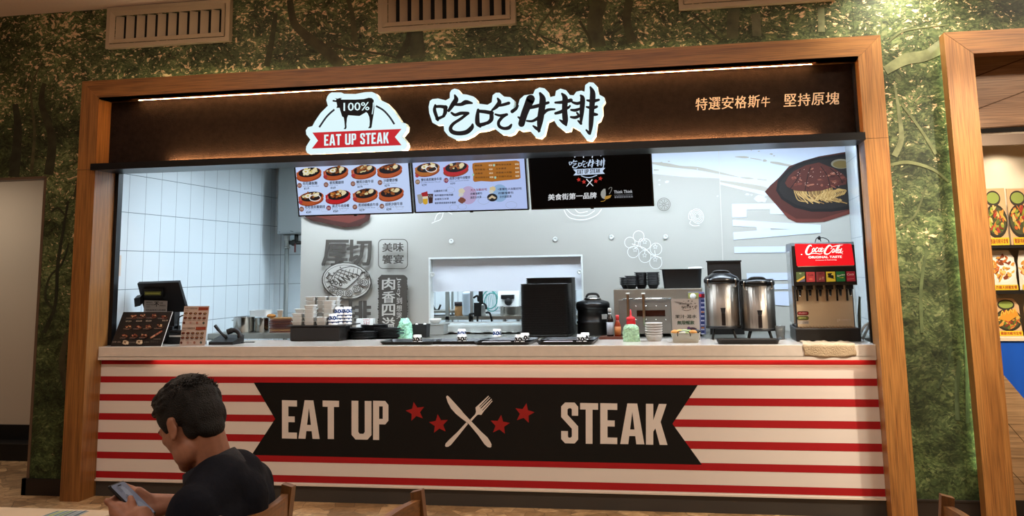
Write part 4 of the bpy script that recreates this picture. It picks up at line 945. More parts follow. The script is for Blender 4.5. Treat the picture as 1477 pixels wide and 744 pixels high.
b = MB(); c0 = (BLp+BRp)/2; b.box((c0.x-.05, .62, ZC+.10), (c0.x+.05, .70, 1.30)); b.box((c0.x-.12, .50, ZC), (c0.x+.12, .76, ZC+.03), bev=.008); b.box((c0.x-.05, .60, ZC+.03), (c0.x+.05, .72, ZC+.12)); b.build('stand', M_DARKP, pos_)
ps = thing('paper_notice', 'grey paper notice with small black print fixed below the till display', 'notice', tuple(tf(225, 449)))
NB = [tf(208, 449.2)+nT*.012, tf(241.5, 449.2)+nT*.012, tf(242.5, 433)+nT*.012, tf(209.5, 432)+nT*.012]
b = MB(); quadslab(b, NB, .002); b.build('sheet', mat('grey paper', '#9c9690', .8), ps)
a = Art(lambda u, v: onplane(u, v, NB[0], nT), nT, start=.001)
a.text('不', (222.5, 442), (229, 442), (222.8, 435), '#22201e', 0, .03)
for s, x, y, w, h in (('敬請配合', 211, 437, 9, 2.4), ('本店恕不收受', 211, 440.3, 11, 2.4), ('信用卡', 211, 443.3, 6, 2), ('可刷', 230, 438, 5, 2.4), ('感謝配合', 230, 441.5, 9, 2.4), ('請先點餐再入座謝謝', 210, 447.8, 29, 2)): a.text(s, (x, y), (x+w, y), (x+.1, y-h), '#2a2724', 0, .01)
a.build('print', ps)
# black menu board leaning on the counter
def leaning(pBL, pBR, pTL, pTR, z=ZC):
    A, B = AZ(*pBL, z), AZ(*pBR, z); Y0 = (A.y+B.y)/2
    A, B = AY(*pBL, Y0), AY(*pBR, Y0)
    zc = (A.z+B.z)/2; A.z = B.z = z
    yT = (at(*pTL, 0, A.x).y+at(*pTR, 0, B.x).y)/2
    D_, E_ = AY(*pTL, yT), AY(*pTR, yT); zz = (D_.z+E_.z)/2
    return [A, B, V((B.x, yT, zz)), V((A.x, yT, zz))]
PB = leaning((160, 499.4), (232.5, 499.2), (178, 449.8), (249, 449.2))
mb_ = thing('menu_board', 'black menu board of steak photos leaning at the left end of the counter', 'menu', tuple((PB[0]+PB[1])/2))
b = MB(); nB = quadslab(b, PB, .008); b.build('board', mat('white board core', '#c9c6c2', .6), mb_)
b = MB(); nB2 = nB; q = (PB[3]+PB[2])/2; w_ = .14; b.prism([q-V((w_, 0, .01))-nB*.009, q+V((w_, 0, -.01))-nB*.009, V((q.x+w_, q.y+.10, ZC+.001)), V((q.x-w_, q.y+.10, ZC+.001))], (0, .004, 0)); b.build('easel_back', M_DARKP, mb_)
a = Art(lambda u, v: onplane(u, v, PB[0], nB), nB); a.sub(150, 440, 9.85)
a.poly([(92, 586), (812, 582), (972, 92), (276, 98)], mat('black menu print', '#100b0a', .45))
rn = random.Random(5)
def dish(x, y, s):
    a.ell(x, y+12*s, 52*s, 26*s, '#6b3a20', a=-.2).ell(x, y+4*s, 50*s, 26*s, '#241614', a=-.2)
    for k in range(9): a.ell(x+rn.uniform(-30, 30)*s, y+rn.uniform(-16, 12)*s, rn.uniform(8, 18)*s, rn.uniform(6, 11)*s, rn.choice(('#8a5a3c', '#a8765a', '#6b2f20', '#b59a72', '#7c4630')), n=8, jit=.2)
for x, y in ((425, 155), (550, 150), (705, 150), (855, 165), (350, 312), (495, 312), (640, 312), (800, 305), (300, 440), (440, 440), (580, 440)): dish(x, y, 1.0)
for k in range(10): a.ell(690+k*15, 470-k*9, 22, 12, rn.choice(('#a8705a', '#8a4f3c', '#b98a70', '#c9a48c')), a=-.5, n=9)
for x, y in ((322, 545), (520, 540)): a.ell(x, y, 46, 32, '#b8a184', jit=.2).ell(x-8, y-6, 18, 14, '#6f5238').ell(x+22, y+8, 14, 9, '#d8cbb4')
for s, x, y in (('¥159', 320, 255), ('¥209', 468, 252), ('¥239', 605, 250), ('¥319', 838, 245)): a.hline(s, x, y, 22, '#a89a88', 0, 80, bold=.012, lean=.3)
for x, y, w in ((330, 208, 80), (480, 206, 80), (615, 205, 80), (780, 212, 90), (290, 360, 80), (430, 360, 80), (570, 358, 80), (730, 355, 100), (240, 490, 80), (380, 490, 80), (515, 488, 80), (720, 505, 100)): a.hline('精選鐵板餐', x, y, 14, '#7d736a', 0, w)
a.hline('加購', 130, 552, 24, '#8a7a70', 0, 60, lean=.3); a.hline('單點', 205, 552, 24, '#8a7a70', 0, 45, lean=.3); a.hline('玉米濃湯', 380, 556, 20, '#6d645c', 0, 80); a.hline('冰淇淋', 585, 552, 20, '#6d645c', 0, 70); a.hline('吃吃牛排', 680, 555, 34, '#4d4540', 0, 110)
a.build('menu_print', mb_)
# white menu card
PC = leaning((259, 498.4), (295.5, 497.9), (266, 440.8), (302, 441.8))
mc = thing('menu_card', 'tall white menu card with red and brown print standing beside the black board', 'menu', tuple((PC[0]+PC[1])/2))
b = MB(); nC = quadslab(b, PC, .004); b.build('card', mat('white card stock', '#b9a79c', .5), mc)
b = MB(); q = (PC[3]+PC[2])/2; b.prism([q-V((.04, 0, .03))-nC*.006, q+V((.04, 0, -.03))-nC*.006, V((q.x+.04, q.y+.09, ZC+.001)), V((q.x-.04, q.y+.09, ZC+.001))], (0, .003, 0)); b.build('support', mat('clear stand', '#c9cccc', .2), mc)
a = Art(lambda u, v: onplane(u, v, PC[0], nC), nC)
c = lambda u, v: (259+ (266-259)*v+ (36.3+(-.3)*v)*u, 498.4+(440.8-498.4)*v + (-.4+1.4*v)*u)
for h0 in (.5, .0):
    a.poly([c(.58, h0+.39), c(.97, h0+.40), c(.97, h0+.475), c(.58, h0+.47)], '#8a3a22')
    a.text('吃吃牛排精選套餐', c(.05, h0+.41), c(.54, h0+.415), c(.05, h0+.455), '#5a4238', 0, .012); a.text('加大', c(.05, h0+.365), c(.2, h0+.366), c(.05, h0+.39), '#5a4238')
    for r in range(2):
        for k in range(5):
            x, y = c(.1+k*.19, h0+.31-r*.115); a.ell(x, y, 2.6, 1.7, '#4a241a', a=-.2).ell(x+.3, y-.4, 1.6, .8, rn.choice(('#8a5a3c', '#7a3a26', '#9a7a50')))
        for k in range(5): p = c(.03+k*.19, h0+.262-r*.115); a.rect(p[0], p[1], p[0]+4.5, p[1]+.7, '#8d7a70')
    for k, cc in enumerate(('#5a2a1e', '#b08a80', '#8a5a4a', '#3f4a44')): a.ell(*c(.08+k*.26, h0+.07), 1.6, 1.9, cc)
    a.text('紅茶 可樂 湯', c(.33, h0+.055), c(.5, h0+.055), c(.33, h0+.075), '#6a5248')
a.build('card_print', mc)
# receipt printer
p0, p1 = AY(241, 478, .40), AY(260, 497, .40)
rp = thing('receipt_printer', 'black receipt printer between the black board and the white card', 'printer', ((p0.x+p1.x)/2, .5, ZC))
b = MB(); b.box((p0.x, .40, ZC), (p1.x+.03, .49, ZC+.075), bev=.008); b.box((p0.x+.01, .41, ZC+.07), (p1.x+.01, .48, ZC+.10), bev=.01); b.build('body', M_DARKP, rp)
b = MB(); b.box((p0.x+.02, .396, ZC+.052), (p1.x+.02, .41, ZC+.064)); b.build('paper', mat('receipt paper', '#c9c9c4', .7), rp)
b = MB(); b.tube([(p0.x+.02, .52, ZC+.10), (p0.x+.05, .48, ZC+.19), (p0.x+.11, .50, ZC+.20), (p0.x+.13, .56, ZC+.12), (p0.x+.12, .62, ZC+.02)], .005); b.tube([(p0.x, .62, ZC+.02), (p0.x+.04, .6, ZC+.13), (p0.x+.10, .62, ZC+.14), (p0.x+.16, .64, ZC+.03)], .005); b.build('cable', M_RUBB, rp)
# phone terminal
p0 = AZ(321, 497, ZC)
te = thing('card_terminal', 'black desk phone with raised handset beside the white menu card', 'phone', (p0.x, p0.y+.05, ZC))
b = MB(); x, y = p0.x, p0.y
b.prism([V((x-.10, y-.02, ZC)), V((x-.10, y+.16, ZC)), V((x-.10, y+.16, ZC+.06)), V((x-.10, y-.02, ZC+.02))], (.19, 0, 0)); b.build('base', M_DARKP, te)
b = MB(); b.tube([(x-.095, y+.06, ZC+.135), (x-.05, y+.06, ZC+.085), (x+.0, y+.06, ZC+.045)], [.012, .010, .012]); b.build('antenna', M_DARKP, te)
b = MB(); b.tube([(x+.0, y+.07, ZC+.085), (x+.05, y+.08, ZC+.10), (x+.085, y+.08, ZC+.08), (x+.10, y+.08, ZC+.045)], [.022, .017, .017, .022], n=10); b.build('handset', M_DARKP, te)
b = MB(); b.tube([V((x+.10+.006*k+.008*math.cos(k*2.2), y+.09+.008*math.sin(k*2.2), ZC+.012)) for k in range(18)], .0035, n=6, smooth_path=False); b.build('coil_cord', M_RUBB, te)
a = Art(lambda u, v: V((x+u, y+v, ZC+.0205+.222*(v+.02))), (0, -.2, 1), start=.0005)
for i in range(3):
    for j in range(4): a.rect(-.09+i*.022, .0+j*.02, -.075+i*.022, .012+j*.02, '#4a4a4a')
a.build('keypad', te)
# black lids in the corner
pr_ = thing('plastic_lid', '', 'dish'); b = MB(); b.lathe([(.055, 0), (.062, .003), (.062, .012), (.058, .016), (0, .016)], n=24); b.build('rim', M_DARKP, pr_); u = []
bl = AZ(172, 486, ZC); 
for k in range(9): place(pr_, u, (-4.29, .50, ZC+k*.0165), 'black plastic lid in the stack behind the black menu board', 'black lids at the left end')
# small camera dome
p = at(288, 245.6, 1, .62); p2 = at(282, 246, 1, .62)
cm = thing('dome_camera', 'small black dome camera on the stall ceiling at the left', 'camera', (p.x, 1.1, KZ)); 
q = at(287, 246, 2, KZ-.05)
cm.location = (q.x, q.y, KZ); b = MB(); b.lathe([(.05, -.001), (.05, -.03), (.04, -.05), (.02, -.062), (0, -.065)], tuple(q.xy)+(KZ,), 20); b.build('dome', mat('smoked dome', '#0c0d10', .15), cm); b = MB(); b.lathe([(.06, .002), (.06, -.014), (.05, -.016)], tuple(q.xy)+(KZ,), 20); b.build('base', M_WHITE, cm)
# ------------- black bin with paper boxes and cups
Yb = .64
A, B = AY(417.5, 489.5, Yb), AY(489.5, 489.5, Yb); zt = AY(450, 469, Yb).z
bn = thing('storage_bin', 'dark brown plastic bin turned over under the white paper boxes', 'bin', ((A.x+B.x)/2, Yb+.13, ZC))
b = MB(); w_ = B.x-A.x; b.box((A.x, Yb, ZC), (B.x+.0, Yb+.24, zt-.008), bev=.012); b.build('body', mat('dark brown plastic', '#1d1917', .5), bn)
b = MB(); b.box((A.x-.02, Yb-.015, zt-.008), (B.x+.06, Yb+.30, zt), bev=.003); b.build('lid', mat('dark brown lid', '#242120', .45), bn)
px_m = mpp(V((A.x, Yb, zt)))
fb = thing('paper_box', '', 'box'); b = MB(); tapered(b, .068, .058, .026, .008, .008, .003, rim=.004); b.build('tub', M_FOAM, fb); u = []
row = [(428, .02, 3, 'leftmost front stack'), (445.5, .02, 5, 'tall second front stack'), (463, .02, 2, 'low third front stack'),
       (432, .10, 4, 'stack behind the leftmost one'), (472.5, .09, 6, 'middle stack'), (447, .18, 7, 'left back stack'), (463.5, .18, 7, 'middle back stack'), (480, .18, 7, 'right back stack')]
for px, dy, n, lab in row:
    x = AY(px, 465, Yb+dy).x
    for k in range(n): place(fb, u, (x, Yb+dy+.03, zt+k*.0296), 'white paper food box, %s on the dark bin' % lab, 'white paper boxes on the bin')
def cup_proto(name, col, txt, r0=.036, r1=.029, h=.058):
    t = thing(name, '', 'cup'); b = MB(); b.lathe([(r0, 0), (r0+.002, .002), (r0, .004), (r1, h), (r1-.003, h), (r1-.004, h-.004), (0, h-.004)], n=28); b.build('paper_wall', mat('white cup paper', '#d6d4d0', .5), t)
    f = lambda u_, v_: V(((r0+(r1-r0)*v_/h+.0006)*math.sin(u_/r0), -(r0+(r1-r0)*v_/h+.0006)*math.cos(u_/r0), v_))
    a = Art(f, (0, 0, 0), start=0, step=0)
    for k in range(6):
        o = -.112+k*.0375
        a.ring(o+.010, h*.48, .0085, .011, .0055, txt, n=14); a.stroke([(o+.022, h*.3), (o+.022, h*.68)], .006, txt, cap=False).stroke([(o+.034, h*.67), (o+.024, h*.5), (o+.034, h*.3)], .0055, txt, n=1, cap=False)
    a.build('printed_band', t); return t
cpB = cup_proto('paper_cup', '', '#20396b'); uB = []
for px, dy, n, lab in ((478, .015, 2, 'the short stack at the front right of the bin'), (486.5, .09, 4, 'the middle cup stack on the bin'), (499, .11, 4, 'the right end stack on the bin')):
    x = AY(px, 465, Yb+dy).x
    for k in range(n): place(cpB, uB, (x, Yb+dy+.03, zt+k*.0235), 'white paper cup with blue print, '+lab, 'blue printed cups', rz=k*.4)
for px, lab in ((666, 'behind the second tray'), (717, 'near the tall tray stack')):
    p = AZ(px, 485.5, ZC); place(cpB, uB, (p.x, p.y, ZC), 'white paper cup with blue print on the counter '+lab, 'blue printed cups')
# ------------- hot plates, bags and bin behind
pl = thing('iron_plate', '', 'plate'); b = MB(); b.lathe([(.07, 0), (.095, .012), (.10, .016), (.097, .017), (.07, .006), (0, .005)], n=28, sx=1.15, sy=.8); b.build('dish', mat('cast iron', '#0d0d0e', .5), pl); u = []
for px, Y, n, lab in ((506, .95, 7, 'left stack beside the paper boxes'), (524, .86, 5, 'low middle stack'), (540, 1.02, 9, 'tall stack below the white paper bag'), (560, .95, 7, 'right stack beside the green bag')):
    x = AY(px, 480, Y).x
    for k in range(n): place(pl, u, (x, Y, ZC+k*.0105), 'black iron plate in the '+lab, 'black iron plates')
tr2 = thing('serving_tray', '', 'tray')
p0, p1 = AY(516, 453, 1.10), AY(538.5, 471, 1.10)
pb = thing('paper_bag', 'white paper bag with a red printed cup on the black plates', 'bag', ((p0.x+p1.x)/2, 1.12, ZC+.11))
zb0 = AY(527, 472, 1.10).z
b = MB(); b.hexa([(p0.x, 1.06, zb0), (p1.x, 1.06, zb0), (p1.x, 1.16, zb0), (p0.x, 1.16, zb0), (p0.x-.004, 1.08, p0.z), (p1.x+.003, 1.08, p0.z), (p1.x+.003, 1.14, p0.z), (p0.x-.004, 1.14, p0.z)]); b.build('bag_body', M_FOAM, pb); pb.location = ((p0.x+p1.x)/2, 1.12, zb0)
a = Art(on_y(1.065), (0, -1, .1), start=.004); a.stroke([(525, 463), (526, 470), (532, 470), (533, 462.5), (525, 463)], .7, '#a8343c', n=1).stroke([(526, 466), (532, 465.5)], .6, '#a8343c').stroke([(524, 461), (534, 460)], .7, '#a8343c').stroke([(528.5, 463), (529, 470)], .5, '#a8343c'); a.build('print', pb)
st = thing('plate_stand', 'black base the white paper bag stands on behind the iron plates', 'stand', ((p0.x+p1.x)/2, 1.12, ZC)); b = MB(); tapered(b, p1.x-p0.x+.06, .12, zb0-ZC-.004, .01, .006, c=((p0.x+p1.x)/2+.03, 1.13), z0=ZC, rim=.006); b.build('tub', M_DARKP, st)
def crumple(name, label, cat, x0, x1, y0, y1, z0, h, m, seed, taper=.15):
    rn = random.Random(seed); t = thing(name, label, cat, ((x0+x1)/2, (y0+y1)/2, z0)); b = MB()
    rows = []; nu, nv = 26, 14
    for i in range(nv+1):
        v = i/nv; row = []
        g_ = (1-taper*v**1.3) if v < .82 else (1-taper)*(1-(v-.82)*2.0)
        for k in range(nu):
            a_ = 2*PI*k/nu; rr = 1+.13*math.sin(3*a_+seed+2*v)+.09*math.sin(7*a_-3*v+seed)+rn.uniform(-.07, .07)
            sq = 1/max(abs(math.cos(a_)), abs(math.sin(a_)))**.5
            row.append(V(((x0+x1)/2+(x1-x0)/2*g_*rr*sq*math.cos(a_)*.88, (y0+y1)/2+(y1-y0)/2*g_*rr*sq*math.sin(a_)*.88, z0+h*v+(rn.uniform(-.02, .02)*h if 0 < i else 0))))
        rows.append(row)
    R = b.quadgrid(rows, close_u=True, smooth=False); b.face(R[0][::-1]); b.face(R[-1])
    b.build('bag_skin', m, t); return t
M_MINT = mat('mint plastic film', '#9bd6b9', .3, noise=.3, nscale=60, bump=.6, bscale=60)
M_MINT2 = mat('pale mint plastic film', '#a3c9a6', .35, noise=.25, nscale=70, bump=.6, bscale=70)
p0 = AZ(581, 488, ZC); s_ = mpp(p0)
g1 = crumple('plastic_bag', 'crumpled mint green plastic bag behind the leftmost tray', 'bag', p0.x-12*s_, p0.x+12*s_, p0.y, p0.y+.1, ZC, 28*s_, M_MINT, 4, .30)
a = Art(on_y(p0.y-.006), FRONT); a.rect(571, 475, 583, 477, '#3b5d56').rect(571, 479, 583, 481.5, '#4a6d66').rect(576, 475, 577, 484, '#4a6d66'); a.build('print', g1)
p0, p1 = AY(593, 468, 1.0), AY(615, 486, 1.0)
cb = thing('cutlery_bin', 'black bin holding white paper beside the mint bag', 'bin', ((p0.x+p1.x)/2, 1.06, ZC)); b = MB(); tapered(b, p1.x-p0.x-.01, .12, p0.z-ZC, .012, .006, c=((p0.x+p1.x)/2, 1.06), z0=ZC); b.build('tub', M_DARKP, cb)
b = MB(); b.ell((p1.x-.02, 1.03, p0.z), (.012, .012, .008)); b.ell((p0.x+.03, 1.05, p0.z-.003), (.010, .012, .010)); tag(b.build('tissue', M_FOAM), 'scraps of white tissue on the rim of the black bin', 'tissue')
p0, p1 = AY(615.5, 467.5, 1.30), AY(640, 487, 1.30)
gb = thing('steel_box', 'plain grey metal box below the hatch, white dish on top', 'box', ((p0.x+p1.x)/2, 1.38, ZC)); b = MB(); b.box((p0.x, 1.30, ZC), (p1.x, 1.50, p0.z-.004), bev=.004); b.build('body', mat('grey painted metal', '#8d918f', .5), gb); b = MB(); b.box((p0.x-.003, 1.297, p0.z-.004), (p1.x+.003, 1.503, p0.z)); b.build('top', mat('grey painted lid', '#9a9e9c', .45), gb)
gz = p0.z
dd = thing('white_dish', 'small white bowl on the grey metal box', 'bowl', ((p0.x+p1.x)/2, 1.40, gz)); b = MB(); x = AY(628, 465, 1.40).x; b.lathe([(.030, 0), (.046, .022), (.049, .040), (.046, .040), (.03, .006), (0, .005)], (x, 1.40, gz), 26); b.build('bowl', M_FOAM, dd)
# ------------- hatch shelf, towel
sh = thing('hatch_shelf', 'steel shelf of the serving hatch under the white towel', 'shelf', (-1.66, 1.5, 1.085)); b = MB(); b.box((HX0+.02, 1.44, HZ0+.002), (HX1-.02, 1.96, HZ0+.014)); b.build('board', M_STEELM, sh)
b = MB(); b.box((HX0+.06, 1.45, ZC), (HX0+.09, 1.59, HZ0+.001)); b.build('bracket', M_STEELM, sh); b = MB(); b.box((HX1-.09, 1.45, ZC), (HX1-.06, 1.59, HZ0+.001)); b.build('bracket', M_STEELM, sh)
x0, x1 = AY(640.5, 470, 1.43).x, AY(765, 470, 1.43).x
b = MB(); rows = []; nu = 60
for i in range(12):
    v = i/11; row = []
    for k in range(nu+1):
        u_ = k/nu; x = x0+(x1-x0)*u_
        if v < .35: y, z = 1.58-.145*(v/.35), HZ0+.020+.002*math.sin(u_*50+v*5)
        else:
            t_ = (v-.35)/.65; y = 1.431-.006*math.sin(u_*38+2*math.sin(u_*9))*t_-.004; z = HZ0+.018-(.10-(.03*max(0, u_-.75)*4*t_))*t_*.9+.004*math.sin(u_*22)*t_
        row.append(V((x, y, max(z, ZC+.012))))
    rows.append(row)
b.quadgrid(rows)
o = b.build('hatch_towel', mat('white towel cloth', '#bfcaca', .95, bump=.9, bscale=180)); tag(o, 'white towel draped over the front of the serving hatch shelf', 'towel'); sm = o.modifiers.new('t', 'SOLIDIFY'); sm.thickness = .004
# ------------- tray stacks
def tray_mesh(w, d, h=.018, fl=.012):
    b = MB(); tapered(b, w-2*fl-.01, d-2*fl-.01, h, .03, fl, .003, rim=.004); return b
ty = thing('tray', '', 'tray'); o = tray_mesh(.375, .27).build('tray_body', M_TRAY, ty); u = []
pA, pB = AY(749, 482, .95), AY(822, 482, .95)
zA = AY(785, 411.5, .95).z; n = int((zA-ZC)/.0085)
for k in range(n): place(ty, u, ((pA.x+pB.x)/2+random.uniform(-.001, .001), .95+.137, ZC+k*.0085), 'black tray in the tall front stack behind the counter', 'black trays in the front stack')
pA, pB = AY(756.5, 482, 1.24), AY(829, 482, 1.24); zB = AY(792, 402.5, 1.24).z; n = int((zB-ZC)/.0085)
for k in range(n): place(ty, u, ((pA.x+pB.x)/2, 1.24+.137, ZC+k*.0085), 'black tray in the rear stack, behind the tall front stack', 'black trays in the rear stack')
# ------------- trays laid out on the counter
tw = thing('serving_tray', '', 'tray'); bpy.data.objects.remove(tr2); o = tray_mesh(.40, .29, .018, .016).build('tray_body', M_TRAY, tw); u = []
cpK = cup_proto('paper_cup', '', '#181614'); uK = []
nap = thing('napkin', '', 'napkin'); b = MB(); b.box((-.10, -.022, 0), (.10, .022, .012), bev=.003); b.build('paper', mat('paper sleeve', '#b9b0b4', .7), nap); uN = []
spec = [(593, 497.0, 0, 'leftmost tray, below the mint bag', .08, None), (657, 496.2, 0, 'second tray from the left, below the towel', .08, None), (729, 497.3, 0, 'front tray below the tall tray stack', .10, 1), (818, 497.0, 0, 'front tray right of the tall tray stack', .10, 1)]
for px, py, rz, lab, cx, n_ in spec:
    p = AZ(px, py, ZC); y = p.y+.12
    x = AY(px, py, y).x
    place(tw, u, (x, y, ZC), 'black serving tray on the counter, '+lab, None, rz)
    place(cpK, uK, (x+(.055 if n_ is None else .105), y-.03, ZC+.0035), 'white paper cup with black print on the '+lab.split(',')[0], None)
    if n_: place(nap, uN, (x-.06, y-.02, ZC+.004), 'folded paper sleeve on the '+lab, None, .02)
for px, lab in ((736, 'rear tray below the tall tray stack'), (822, 'rear tray in front of the black soup warmer')):
    y = .52; x = AY(px, 488, y).x
    place(tw, u, (x, y, ZC), 'black serving tray on the counter, '+lab, None)
    place(cpK, uK, (x+.11, y-.02, ZC+.0035), 'white paper cup with black print, '+lab, None)
    place(nap, uN, (x-.04, y-.04, ZC+.004), 'folded paper sleeve on the '+lab, None, -.02)
# ------------- soup warmer
p = AY(853.5, 485, 1.12); s_ = mpp(p); R0 = 25*s_
sw = thing('soup_warmer', 'black round soup warmer with lid right of the tray stacks', 'pot', (p.x, 1.12+R0, ZC)); c = (p.x, 1.12+R0, ZC)
h = AY(853, 446, 1.12).z-ZC
b = MB(); b.lathe([(R0*.92, 0), (R0*.94, .01), (R0*.94, h*.42), (R0*.97, h*.45), (R0*.97, h*.52), (R0*.92, h*.54), (R0*.92, h*.95), (R0*.97, h*.97), (R0*.97, h)], c, 36); b.build('body', mat('black enamel', '#0c0c0d', .35), sw)
b = MB(); b.lathe([(R0*1.0, h), (R0*1.0, h+.035), (R0*.93, h+.052), (R0*.55, h+.066), (0, h+.07)], c, 36); b.build('lid', mat('black lid plastic', '#101113', .3), sw)
b = MB(); b.lathe([(R0*.52, h+.069), (R0*.45, h+.085), (0, h+.089)], c, 24); b.build('lid_plate', M_CHROME, sw)
b = MB(); b.tube([V(c)+V((-.05, 0, h+.085)), V(c)+V((-.03, 0, h+.11)), V(c)+V((.03, 0, h+.11)), V(c)+V((.05, 0, h+.085))], .009); b.build('lid_handle', M_RUBB, sw)
b = MB(); b.box((p.x+.08, 1.13, ZC+h*.62), (p.x+.12, 1.17, ZC+h*.80)); b.build('label', mat('label grey', '#8f9290', .5), sw)
# ------------- sauces
p = AZ(882, 489.5, ZC)
bd = thing('wooden_board', 'small reddish wooden board under the sauce bottles', 'board', (p.x, p.y+.08, ZC)); b = MB(); b.box((p.x-.09, p.y, ZC), (p.x+.095, p.y+.16, ZC+.018), bev=.003); b.build('board', wood_material('reddish board', 0, '#5a2a18', '#401a0e', '#733a22'), bd)
def bottle(px, py0, py1, wpx, name, label, parts, Y):
    x = AY(px, 470, Y).x; s_ = mpp(V((x, Y, ZC))); zt_ = AY(px, py0, Y).z; z0 = ZC+.0185; H = zt_-z0; r = wpx*s_/2
    t = thing(name, label, 'bottle', (x, Y, z0))
    for nm, prof, m in parts:
        b = MB(); b.lathe([(q[0]*r, q[1]*H) for q in prof], (x, Y, z0), 22); b.build(nm, m, t)
    return t, x, z0, H, r
Yq = p.y+.06
t, x, z0, H, r = bottle(880, 444, 486, 10, 'sauce_bottle', 'dark sauce bottle with white label left of the red hot sauce', (('glass', [(.95, 0), (1, .02), (1, .55), (.8, .66), (.45, .74), (.42, .88)], mat('dark sauce glass', '#120806', .1)), ('label', [(1.02, .06), (1.02, .5)], mat('grey white label', '#8e9097', .5)), ('cap', [(.5, .86), (.5, .97), (.35, 1.0), (0, 1)], mat('white cap', '#c3c3c0', .4)), ('neck_band', [(.47, .76), (.46, .82)], mat('silver band', '#9a9a98', .3))), Yq)
t, x, z0, H, r = bottle(890.8, 454, 486, 10, 'hot_sauce_bottle', 'small hot sauce bottle with red cap and orange label', (('glass', [(.9, 0), (.95, .02), (.95, .5), (.6, .68), (.45, .76)], mat('chili sauce', '#7d2a10', .15)), ('label', [(.97, .08), (.97, .46)], mat('orange label', '#a5622a', .5)), ('cap', [(.5, .74), (.5, 1), (0, 1)], mat('red cap', '#b01c18', .35))), Yq)
Y = p.y+.13
t, x, z0, H, r = bottle(910.2, 442.5, 487, 13.5, 'squeeze_bottle', 'red ketchup squeeze bottle with pointed nozzle in front of the oven', (('body', [(1, 0), (1, .55), (.92, .6), (.95, .63)], mat('red squeeze plastic', '#b3121a', .35)), ('cap', [(.98, .63), (.98, .70), (.7, .74), (.3, .76), (.22, .82), (.1, 1), (0, 1)], mat('red nozzle plastic', '#c4161d', .35))), Y)
t.location.z -= .0; t.location = (t.location.x, t.location.y, ZC+.0001)
b = MB(); q = AZ(897, 489, ZC+.02); b.box((q.x-.012, Yq+.02, ZC+.0185), (q.x+.02, Yq+.045, ZC+.075)); tag(b.build('chili_packet', mat('red packet', '#a82a1a', .5)), 'small red packet behind the hot sauce bottle', 'packet')
# ------------- oven
YO = 1.0
oL, oR = AY(887, 484, YO).x, AY(1015.5, 484, YO).x; oT = AY(950, 416.5, YO).z
ov = thing('pizza_oven', 'large stainless steel deck oven with small dark window and right hand controls', 'oven', ((oL+oR)/2, YO+.25, ZC))
b = MB(); b.box((oL, YO, ZC+.02), (oR, YO+.50, oT), bev=.004); b.build('body', M_STEELM, ov)
for dx, dy in ((.03, .04), (.03, .45)):
    for X in (oL+dx, oR-dx): b = MB(); b.cyl((X, YO+dy, ZC-.0005), (X, YO+dy, ZC+.021), .018); b.build('foot', M_RUBB, ov)
O2 = lambda x, y, Y: AY(860+x/5.317, 370+y/5.317, Y)
def panel2(b, x0, y0, x1, y1, Y0, Y1):
    p, q = O2(x0, y0, Y1), O2(x1, y1, Y1); b.box((p.x, Y0, q.z), (q.x, Y1, p.z), bev=.002)
b = MB(); panel2(b, 172, 332, 578, 590, YO, YO-.022); dr = b.build('door', mat('door steel', '#8a8884', .42, metal=.9), ov)
b = MB(); panel2(b, 310, 412, 530, 458, YO-.021, YO-.0235); b.build('window', mat('oven glass', '#2a100a', .1), dr)
for x in (305, 382, 460, 535):
    for y in (380, 484): p = O2(x, y, YO-.022); b = MB(); b.lathe([(.006, 0), (.005, .003), (0, .0035)], (0, 0, 0), 10, M=Matrix.Translation((p.x, YO-.022, p.z)) @ Matrix.Rotation(PI/2, 4, 'X')); b.build('bolt', M_CHROME, dr)
b = MB(); p, q = O2(205, 326, YO-.05), O2(575, 326, YO-.05); b.cyl((p.x, YO-.05, p.z), (q.x, YO-.05, p.z), .007)
for x in (p.x+.03, q.x-.03): b.cyl((x, YO-.05, p.z), (x, YO, p.z), .006)
b.build('door_handle', M_CHROME, dr)
b = MB(); panel2(b, 702, 272, 842, 596, YO, YO-.006); cp_ = b.build('control_panel', mat('control panel foil', '#5d6084', .4), ov)
a = Art(on_y(YO-.006), FRONT, start=.0008); a.sub(860, 370, 5.317)
a.rect(705, 275, 785, 330, '#8a8c50').rect(800, 285, 832, 315, '#5a0f18')
for y in range(330, 590, 34): a.rect(803, y, 830, y+18, '#26305f').rect(803, y+20, 830, y+26, '#b8b8c8')
for y in (420, 540): a.rect(805, y, 828, y+10, '#9a5a2a')
a.build('print', cp_)
b = MB(); p = O2(742, 305, YO-.01); b.lathe([(.022, 0), (.02, .02), (.016, .022), (0, .022)], (0, 0, 0), 20, M=Matrix.Translation((p.x, YO-.0065, p.z)) @ Matrix.Rotation(PI/2, 4, 'X')); b.build('knob', M_FOAM, cp_)
b = MB(); p = O2(797, 298, YO-.01); b.box((p.x-.008, YO-.016, p.z-.01), (p.x+.008, YO-.0065, p.z+.01)); b.build('switch', mat('red switch', '#b5202c', .3, emit=.3), cp_)
for x in (241, 361):
    p, q = O2(x, 282, YO-.06), O2(x+4, 530, YO-.06)
    tg = thing('steel_tongs', 'long steel tongs hanging on the oven door handle, '+('left pair' if x < 300 else 'right pair'), 'tongs', (p.x, YO-.06, q.z))
    b = MB(); hz = O2(x, 326, YO-.05).z
    b.box((p.x-.010, YO-.068, q.z), (p.x+.010, YO-.064, p.z-.01), bev=.001); b.box((p.x-.006, YO-.078, q.z+.01), (p.x+.006, YO-.074, p.z-.01), bev=.001); b.box((p.x-.010, YO-.078, p.z-.01), (p.x+.010, YO-.064, p.z-.004)); b.build('arms', M_CHROME, tg)
    b = MB(); b.box((p.x-.013, YO-.080, p.z-.006), (p.x+.013, YO-.057, p.z+.004), bev=.002); b.build('grip', M_FOAM, tg)
